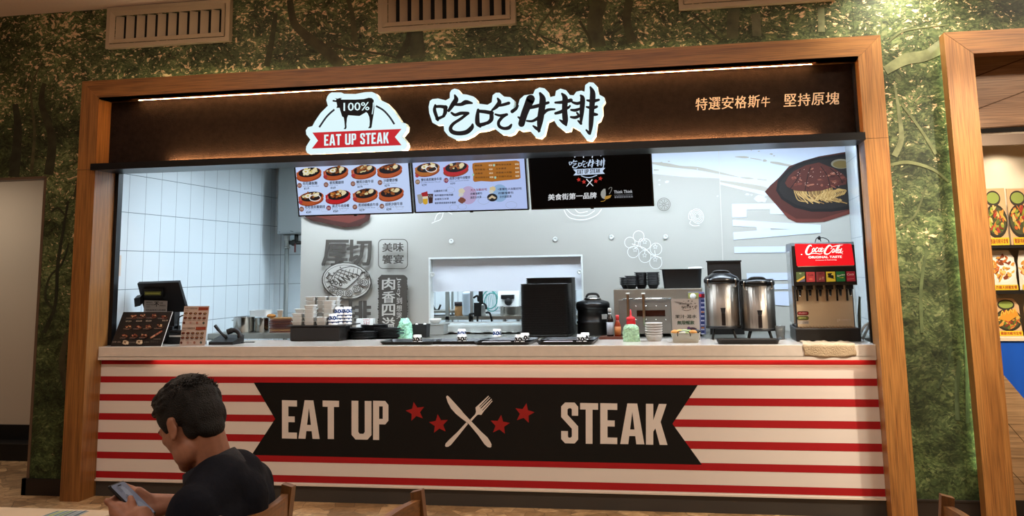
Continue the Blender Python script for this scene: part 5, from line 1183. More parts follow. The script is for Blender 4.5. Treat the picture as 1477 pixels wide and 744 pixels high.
# bowls and bin on the oven
bw = thing('black_bowl', '', 'bowl'); b = MB(); b.lathe([(.028, 0), (.042, .030), (.053, .034), (.053, .038), (.045, .038), (.026, .004), (0, .004)], n=24); b.build('bowl_wall', mat('black melamine', '#19191b', .3), bw); u = []
for x, n, dy, lab in ((232, 5, .20, 'leftmost stack'), (272, 6, .10, 'second stack'), (347, 8, .14, 'third stack'), (437, 8, .10, 'right stack beside the black tub')):
    p = O2(x, 228, YO+dy)
    for k in range(n): place(bw, u, (p.x, YO+dy, oT+k*.0122), 'small black bowl in the %s on top of the oven' % lab, 'black bowls on the oven')
p, q = O2(503, 100, YO+.08), O2(812, 232, YO+.08)
tb_ = thing('black_tub', 'large black plastic tub on top of the oven', 'tub', ((p.x+q.x)/2, YO+.2, oT)); hh = p.z-oT
b = MB(); tapered(b, q.x-p.x-.02, .24, hh, .02, .012, .004, c=((p.x+q.x)/2, YO+.20), z0=oT, rim=.016); b.build('tub', mat('black tub plastic', '#0f1113', .45), tb_)
p = O2(757, 88, YO+.12); b = MB(); b.lathe([(.055, 0), (.05, .012), (0, .014)], (p.x, YO+.2, oT+hh+.0035), 24, sx=1.0, sy=.6)
b.box((p.x-.09, YO+.16, oT+hh+.001), (p.x+.06, YO+.30, oT+hh+.0034)); tag(b.build('foam_sheet', M_FOAM), 'white foam sheet lying on the big black tub', 'foam')
# poster stand
Y = .62
p0, p1 = AY(968, 431, Y), AY(1010, 484, Y)
sg = thing('drinks_poster', 'small grey poster with black and green print standing before the oven', 'poster', ((p0.x+p1.x)/2, Y, ZC)); zt_ = p0.z
b = MB(); b.box((p0.x, Y, ZC+.004), (p1.x, Y+.004, zt_)); b.build('sheet', mat('grey poster paper', '#a39c98', .6), sg); b = MB(); b.box((p0.x, Y-.02, ZC), (p1.x, Y+.06, ZC+.004)); b.build('foot', mat('clear acrylic', '#aab0b0', .15), sg)
a = Art(on_y(Y), FRONT); a.sub(860, 370, 5.317)
rn = random.Random(2)
for k in range(22): a.ell(rn.uniform(640, 770), rn.uniform(340, 400), rn.uniform(3, 9), rn.uniform(2, 6), rn.choice(('#5a5250', '#46403e', '#7a7270')), a=rn.uniform(-1, 1), n=8, jit=.2)
for k in range(5): a.stroke([(600+k*9, 345+k*5), (640+k*9, 350+k*4), (690+k*12, 362)], 2.5, '#6d6664', cap=False)
a.text('吃吃牛排', (655, 398), (728, 396), (655, 378), '#3a3432', 0, .012); a.stroke([(660, 406), (690, 414), (725, 406)], 3, '#5a5250')
a.text('果汁·湯水', (605, 474), (770, 472), (605, 446), '#2c302c', 0, .014); a.text('無限暢飲', (622, 522), (752, 520), (622, 492), '#23402c', 0, .018)
a.ell(735, 560, 40, 18, '#3a2a3a').ell(710, 545, 12, 8, '#5a3a6a')
a.build('print', sg)
# bag, bowls, basket
p0 = AZ(910.5, 493, ZC); s_ = mpp(p0)
crumple('plastic_bag', 'pale green plastic bag of sachets before the red squeeze bottle', 'bag', p0.x-12.5*s_, p0.x+12.5*s_, p0.y, p0.y+.10, ZC, 24*s_, M_MINT2, 9, .04)
wb = thing('white_bowl', '', 'bowl'); b = MB(); b.lathe([(.045, 0), (.057, .035), (.061, .037), (.061, .041), (.057, .041), (.043, .004), (0, .004)], n=28); b.build('bowl_wall', mat('white bowl paper', '#cfc9c4', .5), wb); u = []
p = AZ(943, 492.5, ZC)
for k in range(6): place(wb, u, (p.x, p.y+.06, ZC+k*.0165), 'white paper bowl in the short stack left of the poster', 'white bowls on the counter')
p = AZ(989, 494.5, ZC); s_ = mpp(p); bk = thing('wire_basket', 'small pale basket with black wire handle, holding colourful snacks', 'basket', (p.x, p.y+.07, ZC))
b = MB(); tapered(b, 36*s_, .12, 13*s_, .015, .012, .003, c=(p.x, p.y+.07), z0=ZC, rim=.004); b.build('tub', mat('pale basket plastic', '#a39f92', .45), bk)
b = MB(); b.tube([(p.x-.05, p.y-.01, ZC+.045), (p.x-.045, p.y-.016, ZC+.075), (p.x+.02, p.y-.018, ZC+.078), (p.x+.035, p.y-.014, ZC+.045)], .003); b.build('handle', M_RUBB, bk)
for i, (dx, dy, c_, r_) in enumerate(((-.07, .05, '#c98a3c', .03), (-.04, .09, '#d5a85a', .03), (-.005, .05, '#b8c98a', .032), (.02, .09, '#8aa86a', .028), (.05, .05, '#c9883a', .028), (.075, .09, '#1f1a22', .03), (.04, .10, '#5a3a6a', .02), (-.02, .02, '#d8d6c8', .022))):
    b = MB(); b.ell((p.x+dx, p.y+.02+dy, ZC+13*s_+.004), (r_, r_*.8, r_*.62), nu=12, nv=8)
    tag(b.build('snack_packet', mat('snack '+c_, c_, .4, bump=.6, bscale=90)), ('orange', 'golden', 'pale green', 'dark green', 'amber', 'black', 'purple', 'white')[i]+' snack packet in the small wire basket', 'packet', 'snack packets')
# ------------- drink urns
def urn(px0, px1, lid, top, bot, base, label):
    Y = .62; cxp = (px0+px1)/2; x = AY(cxp, 470, Y+.12).x; s_ = mpp(V((x, Y+.12, ZC))); r = (px1-px0)/2*s_
    c = V((x, Y+.12, 0)); zb, zt_ = AY(cxp, bot, Y+.05).z, AY(cxp, top, Y+.05).z; zl = AY(cxp, lid, Y+.12).z
    t = thing('drink_urn', label, 'urn', (x, Y+.12, ZC+.012 if False else ZC))
    b = MB(); b.lathe([(r*.94, zb), (r*.95, zb+.004), (r*.95, zt_)], c, 44); b.build('body', M_URN, t)
    b = MB(); b.lathe([(r*.97, zt_-.004), (r*1.0, zt_+.004), (r*1.0, zt_+.022), (r*.9, zt_+.04), (r*.62, zl-.012), (r*.55, zl-.004), (0, zl-.006)], c, 40); ld = b.build('lid', mat('black urn lid', '#0c0c0e', .25), t)
    b = MB(); b.tube([c+V((-r*.5, 0, zl-.010)), c+V((-r*.3, 0, zl+.008)), c+V((r*.3, 0, zl+.008)), c+V((r*.5, 0, zl-.010))], .009, n=8); b.build('handle', M_RUBB, ld)
    b = MB(); b.lathe([(r*.8, zb-.012), (r*1.0, zb-.010), (r*1.0, zb+.006), (r*.94, zb+.008)], c, 40); b.build('base_ring', mat('black urn base', '#0b0b0c', .4), t)
    for k in range(4):
        a_ = PI/4+k*PI/2; d = V((math.cos(a_), math.sin(a_), 0)); b = MB(); b.cyl(c+d*r*.72+V((0, 0, zb-.008)), c+d*r*.92+V((0, 0, ZC+.0)), .009, .007, n=8); b.build('leg', M_RUBB, t)
    tp = thing('tap', '', 'x') if False else None
    f = c+V((0, -r*.95, 0)); zz = zb+.05
    b = MB(); b.cyl(f+V((0, .01, zz+.03)), f+V((0, -.035, zz+.03)), .011, n=12); b.box((f.x-.013, f.y-.05, zz-.035), (f.x+.013, f.y-.024, zz+.05), bev=.003); b.hexa([(f.x-.012, f.y-.05, zz+.05), (f.x+.012, f.y-.05, zz+.05), (f.x+.012, f.y-.03, zz+.05), (f.x-.012, f.y-.03, zz+.05), (f.x-.018, f.y-.06, zz+.085), (f.x+.018, f.y-.06, zz+.085), (f.x+.018, f.y-.035, zz+.085), (f.x-.018, f.y-.035, zz+.085)])
    b.build('tap', mat('tap plastic', '#130c0b', .35), t)
    for s in (-1, 1):
        k_ = lambda q, z: c+V((s*q*.72, -q*.69, z)); b = MB(); b.tube([k_(r*.95, zt_-.03), k_(r+.010, zt_-.02), k_(r+.010, zt_+.02), k_(r, zt_+.02)], .005); b.build('clasp', M_CHROME, t)
    return t
urn(1018.5, 1069, 393, 407.5, 471.5, 490, 'taller polished steel drink urn beside the oven')
urn(1070.5, 1120.5, 402.5, 411, 475, 489, 'shorter polished steel drink urn next to the soda machine')
p0, p1 = AZ(1033, 496.5, ZC), AZ(1126, 496.5, ZC)
dt = thing('drip_tray', 'long black drip tray at the feet of both urns', 'tray', ((p0.x+p1.x)/2, p0.y+.07, ZC)); b = MB(); tapered(b, p1.x-p0.x-.03, .105, .026, .012, .012, .004, c=((p0.x+p1.x)/2, p0.y+.06), z0=ZC, rim=.006); b.build('tray_body', M_TRAY, dt)
p0, p1 = AY(1019.5, 376, 1.2), AY(1074, 480, 1.2)
o_ = thing('upright_tray', 'black tray standing upright behind the taller urn', 'tray', ((p0.x+p1.x)/2, 1.24, ZC)); b = MB()
b.hexa([(p0.x, 1.2, ZC), (p1.x, 1.2, ZC), (p1.x, 1.215, ZC), (p0.x, 1.215, ZC), (p0.x, 1.24, p0.z), (p1.x, 1.24, p0.z), (p1.x, 1.255, p0.z), (p0.x, 1.255, p0.z)]); b.build('sheet', M_TRAY, o_)
b = MB(); b.hexa([(p0.x-.006, 1.229, p0.z-.012), (p1.x+.006, 1.229, p0.z-.012), (p1.x+.006, 1.262, p0.z-.012), (p0.x-.006, 1.262, p0.z-.012), (p0.x-.006, 1.23, p0.z), (p1.x+.006, 1.23, p0.z), (p1.x+.006, 1.262, p0.z), (p0.x-.006, 1.262, p0.z)]); b.build('rim', M_TRAY, o_)

# ------------------------------------------------------------------ soda dispenser
YD = .43
k0, k1 = AY(1148.3, 491.8, YD), AY(1242.3, 491.8, YD)
sd = thing('soda_dispenser', 'tall soda fountain with glowing red script logo header and six taps at the right end', 'dispenser', ((k0.x+k1.x)/2, YD+.25, ZC))
D7 = lambda x, y, Y=YD: AY(1120+x/8.27, 410+y/8.27, Y)
D6 = lambda x, y, Y=YD: AY(1120+x/9.3, 340+y/9.3, Y)
hx0, hx1 = D6(215, 400).x, D6(1062, 400).x; hzt, hzb = D6(600, 88).z, D6(600, 668).z
b = MB(); zt_ = D7(600, 520).z
b.box((k0.x, YD-.01, ZC), (k1.x, YD+.48, zt_), bev=.008); b.build('base', mat('black base plastic', '#131110', .4), sd)
b = MB(); b.box((k0.x+.03, YD, zt_), (k1.x-.03, YD+.12, zt_+.004)); 
for k in range(16): b.box((k0.x+.035+k*(k1.x-k0.x-.07)/16, YD+.005, zt_+.004), (k0.x+.043+k*(k1.x-k0.x-.07)/16, YD+.115, zt_+.008))
b.build('drip_grid', M_CHROME, sd)
b = MB(); b.box((hx0+.012, YD+.13, zt_), (hx1-.012, YD+.48, hzt-.02), bev=.004); b.build('cabinet', mat('dark cabinet steel', '#4c4b4a', .4, metal=.7), sd)
b = MB(); b.box((hx0+.02, YD+.115, zt_), (hx1-.02, YD+.131, hzb+.01)); spl = b.build('splash_panel', mat('bronze steel panel', '#c9b494', .42, metal=.55, bump=.15, bscale=60), sd)
b = MB(); b.box((hx0-.002, YD+.14, zt_+.02), (hx0+.011, YD+.479, hzt-.05), bev=.003); b.build('side_panel', mat('side steel', '#b9bcbd', .25, metal=.8, bump=.1, bscale=12), sd)
b = MB()
prof = [(YD+.10, hzb), (YD-.01, hzb+.002), (YD-.014, hzb+.02), (YD-.004, hzt-.09), (YD+.004, hzt-.02), (YD+.024, hzt), (YD+.47, hzt), (YD+.47, hzb)]
b.prism([V((hx0, y, z)) for y, z in prof], (hx1-hx0, 0, 0)); hd = b.build('header', mat('black header plastic', '#121113', .3), sd)
HN = (V((0, YD-.014, hzb+.02))-V((0, YD-.004, hzt-.09))); HN = V((0, -1, 0.06)).normalized()
HP = V((0, YD-.0145, hzb+.02))
hf = lambda u, v: onplane(u, v, HP+V((0, -.003, 0)), HN)
a = Art(hf, HN, start=.002); a.sub(1120, 340, 9.3)
a.poly([(243, 118), (252, 108), (995, 106), (1005, 116), (1045, 382), (1036, 394), (285, 408), (272, 400)], mat('lit red header', '#a00c14', .3, emit=.8, ecol='#ee1420'))
a.poly([(283, 410), (1040, 396), (1042, 404), (284, 420)], '#8d8074')
CW = mat('lit white script', '#e8e8e8', .4, emit=.85, ecol='#fff2ee')
for pts, w in (([(470, 140), (458, 128), (436, 136), (412, 172), (398, 215), (404, 243), (430, 252), (458, 238), (478, 212)], [8, 14, 20, 24, 26, 20, 14, 12, 6]),
               ([(560, 168), (545, 160), (527, 176), (518, 200), (528, 216), (548, 206), (558, 196)], [8, 12, 14, 16, 12, 8, 5]), ([(612, 160), (600, 190), (596, 212), (612, 212), (634, 190)], [12, 14, 13, 9, 5]),
               ([(415, 250), (455, 240), (520, 236), (580, 244), (612, 236)], [4, 8, 9, 9, 4]), ([(612, 178), (640, 172)], [8, 6]),
               ([(735, 148), (722, 128), (696, 138), (664, 176), (646, 216), (652, 240), (684, 246), (716, 228), (738, 200)], [6, 14, 22, 24, 26, 22, 14, 10, 5]), ([(726, 134), (744, 146), (738, 166), (724, 172)], [6, 8, 8, 6]), ([(738, 150), (780, 140), (830, 130), (888, 122)], [4, 9, 12, 4]),
               ([(770, 222), (790, 200), (820, 150), (842, 124), (848, 134), (826, 170), (800, 210), (802, 228), (820, 220)], [6, 10, 14, 10, 8, 12, 14, 10, 5]), ([(872, 172), (860, 205), (858, 226), (872, 226), (890, 206)], [12, 14, 12, 9, 5])): a.stroke(pts, w, CW)
for x, y in ((494, 190), (578, 190), (760, 200), (838, 206)): a.ring(x, y, 13, 25, 11, CW, a=.35)
a.ring(883, 240, 6, 6, 2.5, CW)
a.text('ORIGINAL TASTE', (428, 303), (874, 296), (428, 274), CW, 0, .03).text('Delicious & Refreshing', (526, 337), (805, 331), (526, 322), CW, 0, .01).ell(336, 251, 10, 5, CW)
a.build('logo_panel', hd)
a = Art(hf, HN, start=.0022); a.sub(1120, 340, 9.3)
tiles = [((262, 488), (378, 484), (380, 614), (268, 622)), ((395, 486), (512, 484), (518, 616), (402, 620)), ((530, 484), (645, 482), (652, 615), (537, 619)), ((662, 482), (784, 480), (792, 612), (670, 617)), ((797, 480), (916, 478), (922, 610), (806, 614)), ((935, 478), (1050, 476), (1058, 608), (944, 612))]
for q, c in zip(tiles, ('#4a5a36', '#8c2a2c', '#7a3034', '#c9b232', '#1f6a36', '#9c2030')): a.poly(q, c, .12)
a.poly([(266, 605), (378, 535), (380, 562), (285, 620)], '#b9923a', .1).poly([(268, 620), (280, 622), (380, 575), (380, 614)], '#55506a', .05).ell(318, 505, 16, 9, '#8a9a7a')
a.text('Cola', (424, 540), (495, 538), (424, 510), '#4a1418', 0, .015).ell(460, 580, 26, 14, '#a8483c')
a.text('Dr 77', (575, 590), (632, 586), (578, 555), '#d8b8a0', 0, .015).text('DIET', (565, 520), (622, 518), (565, 500), '#4a1a1c', 0, .012).ell(590, 560, 18, 12, '#8a5040')
a.poly([(682, 505), (740, 500), (768, 545), (760, 575), (700, 560)], '#1c1a14').stroke([(690, 550), (730, 560), (770, 570)], 10, '#1c1a14').ell(745, 520, 12, 8, '#d9cf6a')
a.text('Sprite', (812, 556), (914, 536), (812, 526), '#e4ecd8', 0, .02).poly([(830, 562), (905, 556), (890, 566)], '#c9c23a')
a.text('Coca', (945, 534), (1035, 528), (945, 502), '#e0c4c0', 0, .015)
a.stroke([(950, 580), (1040, 574)], 4, '#c98a88')
a.build('flavour_tiles', hd)
for k in range(6):
    x = D7(272+k*120, 60, YD+.07).x; zt2 = hzb+.001
    b = MB(); b.box((x-.022, YD+.04, zt2-.028), (x+.022, YD+.114, zt2), bev=.003); b.cyl((x+.004, YD+.07, zt2-.028), (x+.004, YD+.07, zt2-.066), .011, .007, n=12); b.build('tap', mat('tap black', '#0c0a0a', .4), sd)
    b = MB(); b.box((x-.020, YD+.10, zt2-.105), (x-.008, YD+.108, zt2-.028)); b.build('lever', mat('lever black', '#15100e', .4), sd)
    b = MB(); b.cyl((x+.004, YD+.07, zt2-.066), (x+.004, YD+.07, zt2-.074), .006, n=10); b.build('spout', M_CHROME, sd)
a = Art(on_y(YD+.115), FRONT, start=.001); a.sub(1120, 410, 8.27)
for y, c, d in ((345, '#7d1c1c', '#c9a0a0'), (402, '#5a5c1c', '#b8ba7a')):
    q = rrect(246, y-24, 385, y+24, 22); a.poly(q, '#2c201a'); q = rrect(252, y-18, 379, y+18, 16); a.poly(q, c); a.text('PUSH' if y < 400 else 'WATER', (270, y+8), (355, y+6), (270, y-9), d, 0, .01)
a.build('sticker', spl); a = Art(on_y(YD+.115), FRONT, start=.001); a.sub(1120, 410, 8.27)
a.rect(254, 436, 385, 474, '#a89e94'); a.text('CAUTION', (262, 454), (300, 454), (262, 444), '#3a3028').text('ICE WATER', (308, 468), (378, 466), (308, 446), '#4a3e34')
a.build('sticker', spl); a = Art(on_y(YD+.115), FRONT, start=.001); a.sub(1120, 410, 8.27)
a.rect(726, 412, 738, 450, '#d9c9b4').rect(745, 412, 760, 436, '#d9c9b4').text('CORNELIUS', (768, 436), (888, 432), (768, 414), '#d9c9b4', 0, .01).text('beverage', (805, 452), (890, 449), (805, 440), '#c9b9a4')
a.build('emblem', spl)
b = MB(); p = D6(575, 60, YD+.2)
b.tube([V((p.x-.03, YD+.2, hzt)), V((p.x-.02, YD+.2, hzt+.03)), V((p.x, YD+.2, hzt+.04)), V((p.x+.01, YD+.2, hzt+.01))], .003); b.tube([V((p.x, YD+.2, hzt+.035)), V((p.x+.03, YD+.2, hzt+.035)), V((p.x+.06, YD+.22, hzt+.02)), V((p.x+.07, YD+.24, hzt))], .003); b.ell((p.x, YD+.2, hzt+.035), (.012, .01, .014)); b.build('cable', M_RUBB, sd)
# bag and hose in the corner
p0, p1 = AY(1237, 428, .62), AY(1253, 489, .62)
b = MB(); b.prism([V((p0.x, .62, ZC)), V((min(p1.x, XR-.02), .62, ZC)), V((min(p1.x, XR-.02), .62, ZC+.16)), V((p0.x+.02, .62, p0.z))], (0, .10, 0)); o = tag(b.build('carton', mat('olive carton', '#7d8068', .7)), 'olive green carton in the corner right of the soda machine', 'box')
b = MB(); b.tube([(AY(1239, 485, .5).x, .5, ZC+.006), (AY(1241, 475, .5).x, .5, ZC+.05), (AY(1248, 465, .5).x, .5, ZC+.10), (AY(1256, 463, .5).x-.01, .52, ZC+.10), (XR-.02, .56, ZC+.006)], .009); tag(b.build('drain_hose', mat('white hose', '#b9bcb8', .4)), 'short white hose looped beside the soda machine', 'hose')
# cloth over the worktop edge
b = MB(); xa, xb = AY(1159, 500, .14).x, AY(1234, 500, .14).x; rows = []; nu = 30
rn = random.Random(8)
for i in range(15):
    v = i/14; row = []
    for k in range(nu+1):
        u_ = k/nu; x = xa+(xb-xa)*u_+.004*math.sin(v*9)
        if v < .45: t_ = v/.45; y = YD-.022-(YD-.022-.142)*t_+(.02*math.sin(u_*6) if i == 0 else 0); z = ZC+.006+.003*math.sin(u_*17+v*6)+.002*math.sin(u_*41)
        else: t_ = (v-.45)/.55; y = .139-.004*math.sin(u_*14+v*3)*t_; z = ZC+.004-t_*(.068+.012*math.sin(u_*3.0))
        row.append(V((x, y, z)))
    rows.append(row)
b.quadgrid(rows); o = b.build('folded_cloth', mat('beige cotton cloth', '#b39f84', .95, bump=.8, bscale=140)); tag(o, 'beige cloth hanging over the counter edge below the soda machine', 'cloth'); sm = o.modifiers.new('t', 'SOLIDIFY'); sm.thickness = .005
# clear cups beside the dispenser
p = AZ(1127, 490, ZC); b = MB(); b.lathe([(.028, 0), (.036, .09), (.034, .09), (.026, .004), (0, .004)], (p.x, p.y+.06, ZC), 24); tag(b.build('clear_cup', mat('clear plastic', '#dfe6e8', .08, trans=.9)), 'clear plastic cup between the urns and the soda machine', 'cup')

# ------------------------------------------------------------------ left back of the kitchen
YB = 1.78
p0, p1 = AY(338, 481, YB), AY(420, 481, YB); zb = p0.z
st = thing('prep_table', 'steel table with pots in the passage at the left', 'table', (-3.9, YB+.3, 0)); b = MB(); b.box((XL+.002, YB, zb-.045), (-3.48, YB+.7, zb), bev=.003); b.build('table_top', M_STEELM, st)
for x in (XL+.05, -3.53): b = MB(); b.cyl((x, YB+.06, 0), (x, YB+.06, zb-.045), .02); b.build('leg', M_STEEL, st)
def pot(px0, px1, py0, py1, Y, label):
    x = AY((px0+px1)/2, py1, Y).x; s_ = mpp(V((x, Y, zb))); r = (px1-px0)/2*s_; H = AY(px0, py0, Y).z-zb
    t = thing('stock_pot', label, 'pot', (x, Y, zb)); b = MB(); b.lathe([(r*.97, 0), (r, .008), (r, H), (r*1.03, H+.004), (r*.97, H+.004), (r*.96, .01), (0, .01)], (x, Y, zb), 32); b.build('pot_wall', M_CHROME, t)
    b = MB(); b.tube([(x-r, Y-.02, zb+H*.8), (x-r-.02, Y-.01, zb+H*.8), (x-r-.02, Y+.01, zb+H*.8), (x-r, Y+.02, zb+H*.8)], .004); b.build('handle', M_CHROME, t); return x, r, H
x1_, r1_, H1 = pot(336.5, 367, 457.5, 481, YB+.20, 'wide stainless steel stock pot on the prep table')
x2_, r2_, H2 = pot(367.5, 388, 459, 479, YB+.22, 'smaller stainless steel stock pot holding a white tub')
p0, p1 = AY(362, 449.5, YB+.2), AY(387, 458, YB+.2); b = MB(); tapered(b, p1.x-p0.x-.01, .12, max(.03, p0.z-(zb+H2+.006)), .015, .005, c=((p0.x+p1.x)/2, YB+.22), z0=zb+max(H1, H2)+.005, rim=.004); tag(b.build('white_tub', M_FOAM), 'white plastic tub lying across the stock pots', 'tub')
p0, p1 = AY(388.5, 458, YB+.12), AY(419, 480, YB+.12); n = 9; hh = (p0.z-zb)/n
wm = [wood_material('serving board %d' % i, 0, c1, c2, c3) for i, (c1, c2, c3) in enumerate((('#6b3a22', '#4d2614', '#8a5232'), ('#5a2418', '#401610', '#733022'), ('#a3703c', '#7d5228', '#c08c52')))]
pb = []
for k in range(n):
    m = wm[2] if k in (1, 8) else wm[1] if k in (3, 4, 6) else wm[0]
    b = MB(); dx = random.uniform(-.004, .004); b.box((p0.x+dx, YB+.12, zb+k*hh), (min(p1.x, -3.50)+dx, YB+.30, zb+(k+1)*hh-.003), bev=.003)
    o = tag(b.build('wooden_board', m), 'brown wooden steak board in the stack on the prep table', 'board', 'stacked wooden boards')
for px, py, c, nm in ((391, 454, '#b5762e', 'folded orange wrapper on the stacked boards'),):
    p = AY(px, 456, YB+.2); b = MB(); b.ell((p.x, YB+.2, p0.z+.012), (.045, .03, .018)); tag(b.build('wrapper', mat('orange wrap', c, .5, bump=.7, bscale=60)), nm, 'wrapper')
p = AY(402.5, 457, YB+.2); s_ = mpp(p); b = MB(); b.lathe([(.020, 0), (.026, .058), (.029, .060), (.029, .064), (.024, .064), (.018, .004), (0, .004)], (p.x, YB+.22, p0.z), 22); tag(b.build('white_cup', M_FOAM), 'white cup on top of the stacked boards', 'cup')
# water boiler on the back wall
p0, p1 = AY(398.5, 338, 2.80), AY(434, 338, 2.80)
wbl = thing('water_heater', 'grey metal water heater box hanging under the ceiling at the back left', 'heater', (p0.x+.2, 2.95, p0.z)); b = MB(); b.box((p0.x, 2.80, p0.z), (p0.x+.62, BY-.002, KZ-.004), bev=.02); b.build('case', mat('grey heater metal', '#8b9090', .35, metal=.4), wbl)
b = MB(); x = AY(414, 345, 2.9).x; b.cyl((x, 2.9, .0), (x, 2.9, p0.z-.12), .022); b.build('pipe', mat('grey pipe', '#6d7270', .45), wbl)
b = MB(); b.cyl((x, 2.9, p0.z-.13), (x, 2.9, p0.z+.002), .028); 
for dz in (-.005, -.055, -.125): b.cyl((x, 2.9, p0.z+dz-.012), (x, 2.9, p0.z+dz), .036)
b.build('pipe_union', mat('galvanised union', '#a6aaa8', .4, metal=.6), wbl)
b = MB(); b.cyl((x+.03, 2.9, p0.z-.085), (x+.16, 2.9, p0.z-.085), .018); b.cyl((x+.10, 2.9, p0.z-.085), (x+.10, 2.9, p0.z), .02); b.ell((x+.08, 2.88, p0.z-.085), (.032, .03, .032)); b.build('valve', mat('dark valve', '#2e3130', .4, metal=.5), wbl)
b = MB(); b.box((x+.095, 2.86, p0.z-.18), (x+.11, 2.87, p0.z-.09)); b.build('valve_lever', mat('dull red lever', '#5a2422', .5), wbl)
a = Art(on_y(2.80), FRONT, start=.002); a.stroke([(419, 333), (423, 334)], .8, '#3a3d3c').stroke([(402.5, 334.5), (404, 334.5)], .8, '#3a3d3c'); a.build('print', wbl)
# sign sheets on the left tile wall
a = None
b = MB(); q0, q1 = at(168.5, 368, 0, XL+.001), at(172.5, 398, 0, XL+.001); b.box((XL+.0008, q0.y, q1.z), (XL+.002, q0.y+.06, q0.z)); o = tag(b.build('wall_notice', mat('pale notice', '#c9b9a9', .7)), 'narrow paper notice on the left tile wall by the black post', 'notice')
# ------------------------------------------------------------------ behind the hatch
YS = 2.35
H5 = lambda x, y, Y: AY(600+x/6.76, 400+y/6.76, Y)
sf = thing('storage_rack', 'steel storage rack seen through the serving hatch', 'rack', (-2.2, YS, 0)); 
zs = H5(350, 380, YS).z
b = MB(); b.box((-2.75, YS-.02, zs-.03), (-.9, YS+.42, zs)); b.build('shelf', M_STEELM, sf)
b = MB(); z2 = H5(300, 322, YS+.15).z; b.box((-2.75, YS+.1, z2-.02), (H5(420, 320, YS).x, YS+.42, z2)); b.build('shelf', M_STEELM, sf)
for x0, x1, Y in ((286, 322, YS-.02), (345, 362, YS+.38), (528, 556, YS-.02)):
    p, q = H5(x0, 380, Y), H5(x1, 380, Y); b = MB(); b.box((p.x, Y, 0), (q.x, Y+.03, 2.2)); b.build('post', M_STEEL, sf)
p, q = H5(445, 142, YS+.05), H5(527, 372, YS+.05); wd = thing('white_appliance', 'white upright appliance on the rack behind the hatch', 'appliance', ((p.x+q.x)/2, YS+.1, zs)); b = MB(); b.box((p.x, YS+.05, zs), (q.x, YS+.22, max(p.z, zs+.2)), bev=.02); b.build('case', mat('white appliance plastic', '#c6d4e0', .35), wd)
p, q = H5(385, 270, YS+.1), H5(465, 378, YS+.1); b = MB(); b.lathe([(.05, 0), (.05, .06), (.046, .09)], ((p.x+q.x)/2, YS+.12, zs), 20); t = thing('spice_jar', 'small jar with orange label and dark lid behind the hatch', 'jar', ((p.x+q.x)/2, YS+.12, zs)); b.build('jar_wall', mat('orange label jar', '#b98a5a', .5), t); b = MB(); b.lathe([(.052, .09), (.052, .125), (0, .126)], ((p.x+q.x)/2, YS+.12, zs), 20); b.build('lid', mat('dark jar lid', '#2a1a1e', .4), t)
p, q = H5(778, 295, YS-.1), H5(1000, 436, YS-.1); r = (q.x-p.x)/2; t = thing('stock_pot', 'big steel pot behind the hatch, left of the tray stacks', 'pot', (p.x+r, YS+.1, zs)); b = MB(); H = p.z-zs; b.lathe([(r*.98, 0), (r, .01), (r, H), (r*1.03, H+.005), (r*.96, H+.005), (r*.95, .02), (0, .02)], (p.x+r, YS+.1, zs), 36); b.build('pot_wall', M_CHROME, t)
p, q = H5(800, 130, YS+.2), H5(1010, 280, YS+.2); t = thing('food_machine', 'white machine with black knob above the pot behind the hatch', 'machine', ((p.x+q.x)/2, YS+.3, q.z)); b = MB(); b.hexa([(p.x, YS+.15, q.z), (q.x, YS+.15, q.z), (q.x, YS+.4, q.z), (p.x, YS+.4, q.z), (p.x, YS+.22, p.z+.02), (q.x, YS+.22, p.z+.02), (q.x, YS+.4, p.z+.02), (p.x, YS+.4, p.z+.02)]); b.build('case', M_WHITE, t)
kp = H5(896, 238, YS+.14); b = MB(); b.lathe([(.035, 0), (.03, .02), (0, .022)], (0, 0, 0), 20, M=Matrix.Translation((kp.x, YS+.16, kp.z)) @ Matrix.Rotation(PI/2, 4, 'X')); b.build('knob', M_RUBB, t)
kp = H5(888, 190, YS+.14); b = MB(); b.box((kp.x-.06, YS+.15, kp.z-.018), (kp.x+.06, YS+.20, kp.z+.018)); b.build('vent', M_RUBB, t)
b = MB(); b.box((p.x+.02, YS+.30, 0), (p.x+.05, YS+.34, q.z)); b.box((q.x-.05, YS+.30, 0), (q.x-.02, YS+.34, q.z)); b.build('support', M_STEEL, t)
for i, (x, y) in enumerate(((720, 215), (740, 240))):
    p = H5(x, y, YS+.25); b = MB(); r_ = .07; b.tube([V((p.x+r_*math.cos(k*.4488), YS+.25, p.z+r_*1.2*math.sin(k*.4488))) for k in range(15)], .006, smooth_path=False)
    for k in range(4): b.tube([V((p.x-r_*.8+.035*k+.02, YS+.25, p.z-r_*.9)), V((p.x-r_*.8+.035*k+.02, YS+.28, p.z)), V((p.x-r_*.8+.035*k+.02, YS+.25, p.z+r_*.9))], .0025)
    b.cyl((p.x, YS+.25, p.z+r_*1.2), (p.x, YS+.42, p.z+r_*1.3), .004); tag(b.build('strainer', mat('teal plastic', '#4f9a94', .4)), 'teal wire strainer hanging behind the hatch, '+('front one' if i == 0 else 'rear one'), 'strainer')
px_ = H5(645, 300, YS); t = thing('power_strip', 'white power strip with black cables behind the hatch', 'socket', (px_.x, YS, zs)); b = MB(); b.box((px_.x-.05, YS, zs), (px_.x+.035, YS+.05, H5(645, 265, YS).z), bev=.006); b.build('case', M_WHITE, t)
for pts in ([(525, 430), (525, 360), (575, 350), (590, 310), (640, 255), (680, 270), (685, 310)], [(632, 128), (632, 200), (636, 250)], [(560, 200), (600, 180), (610, 230), (640, 190)], [(600, 430), (600, 380), (605, 340)], [(680, 345), (720, 350), (740, 430)]):
    b = MB(); b.tube([H5(x, y, YS-.03) for x, y in pts], .009 if pts[0][0] != 632 else .02); b.build('cable', M_RUBB, t)
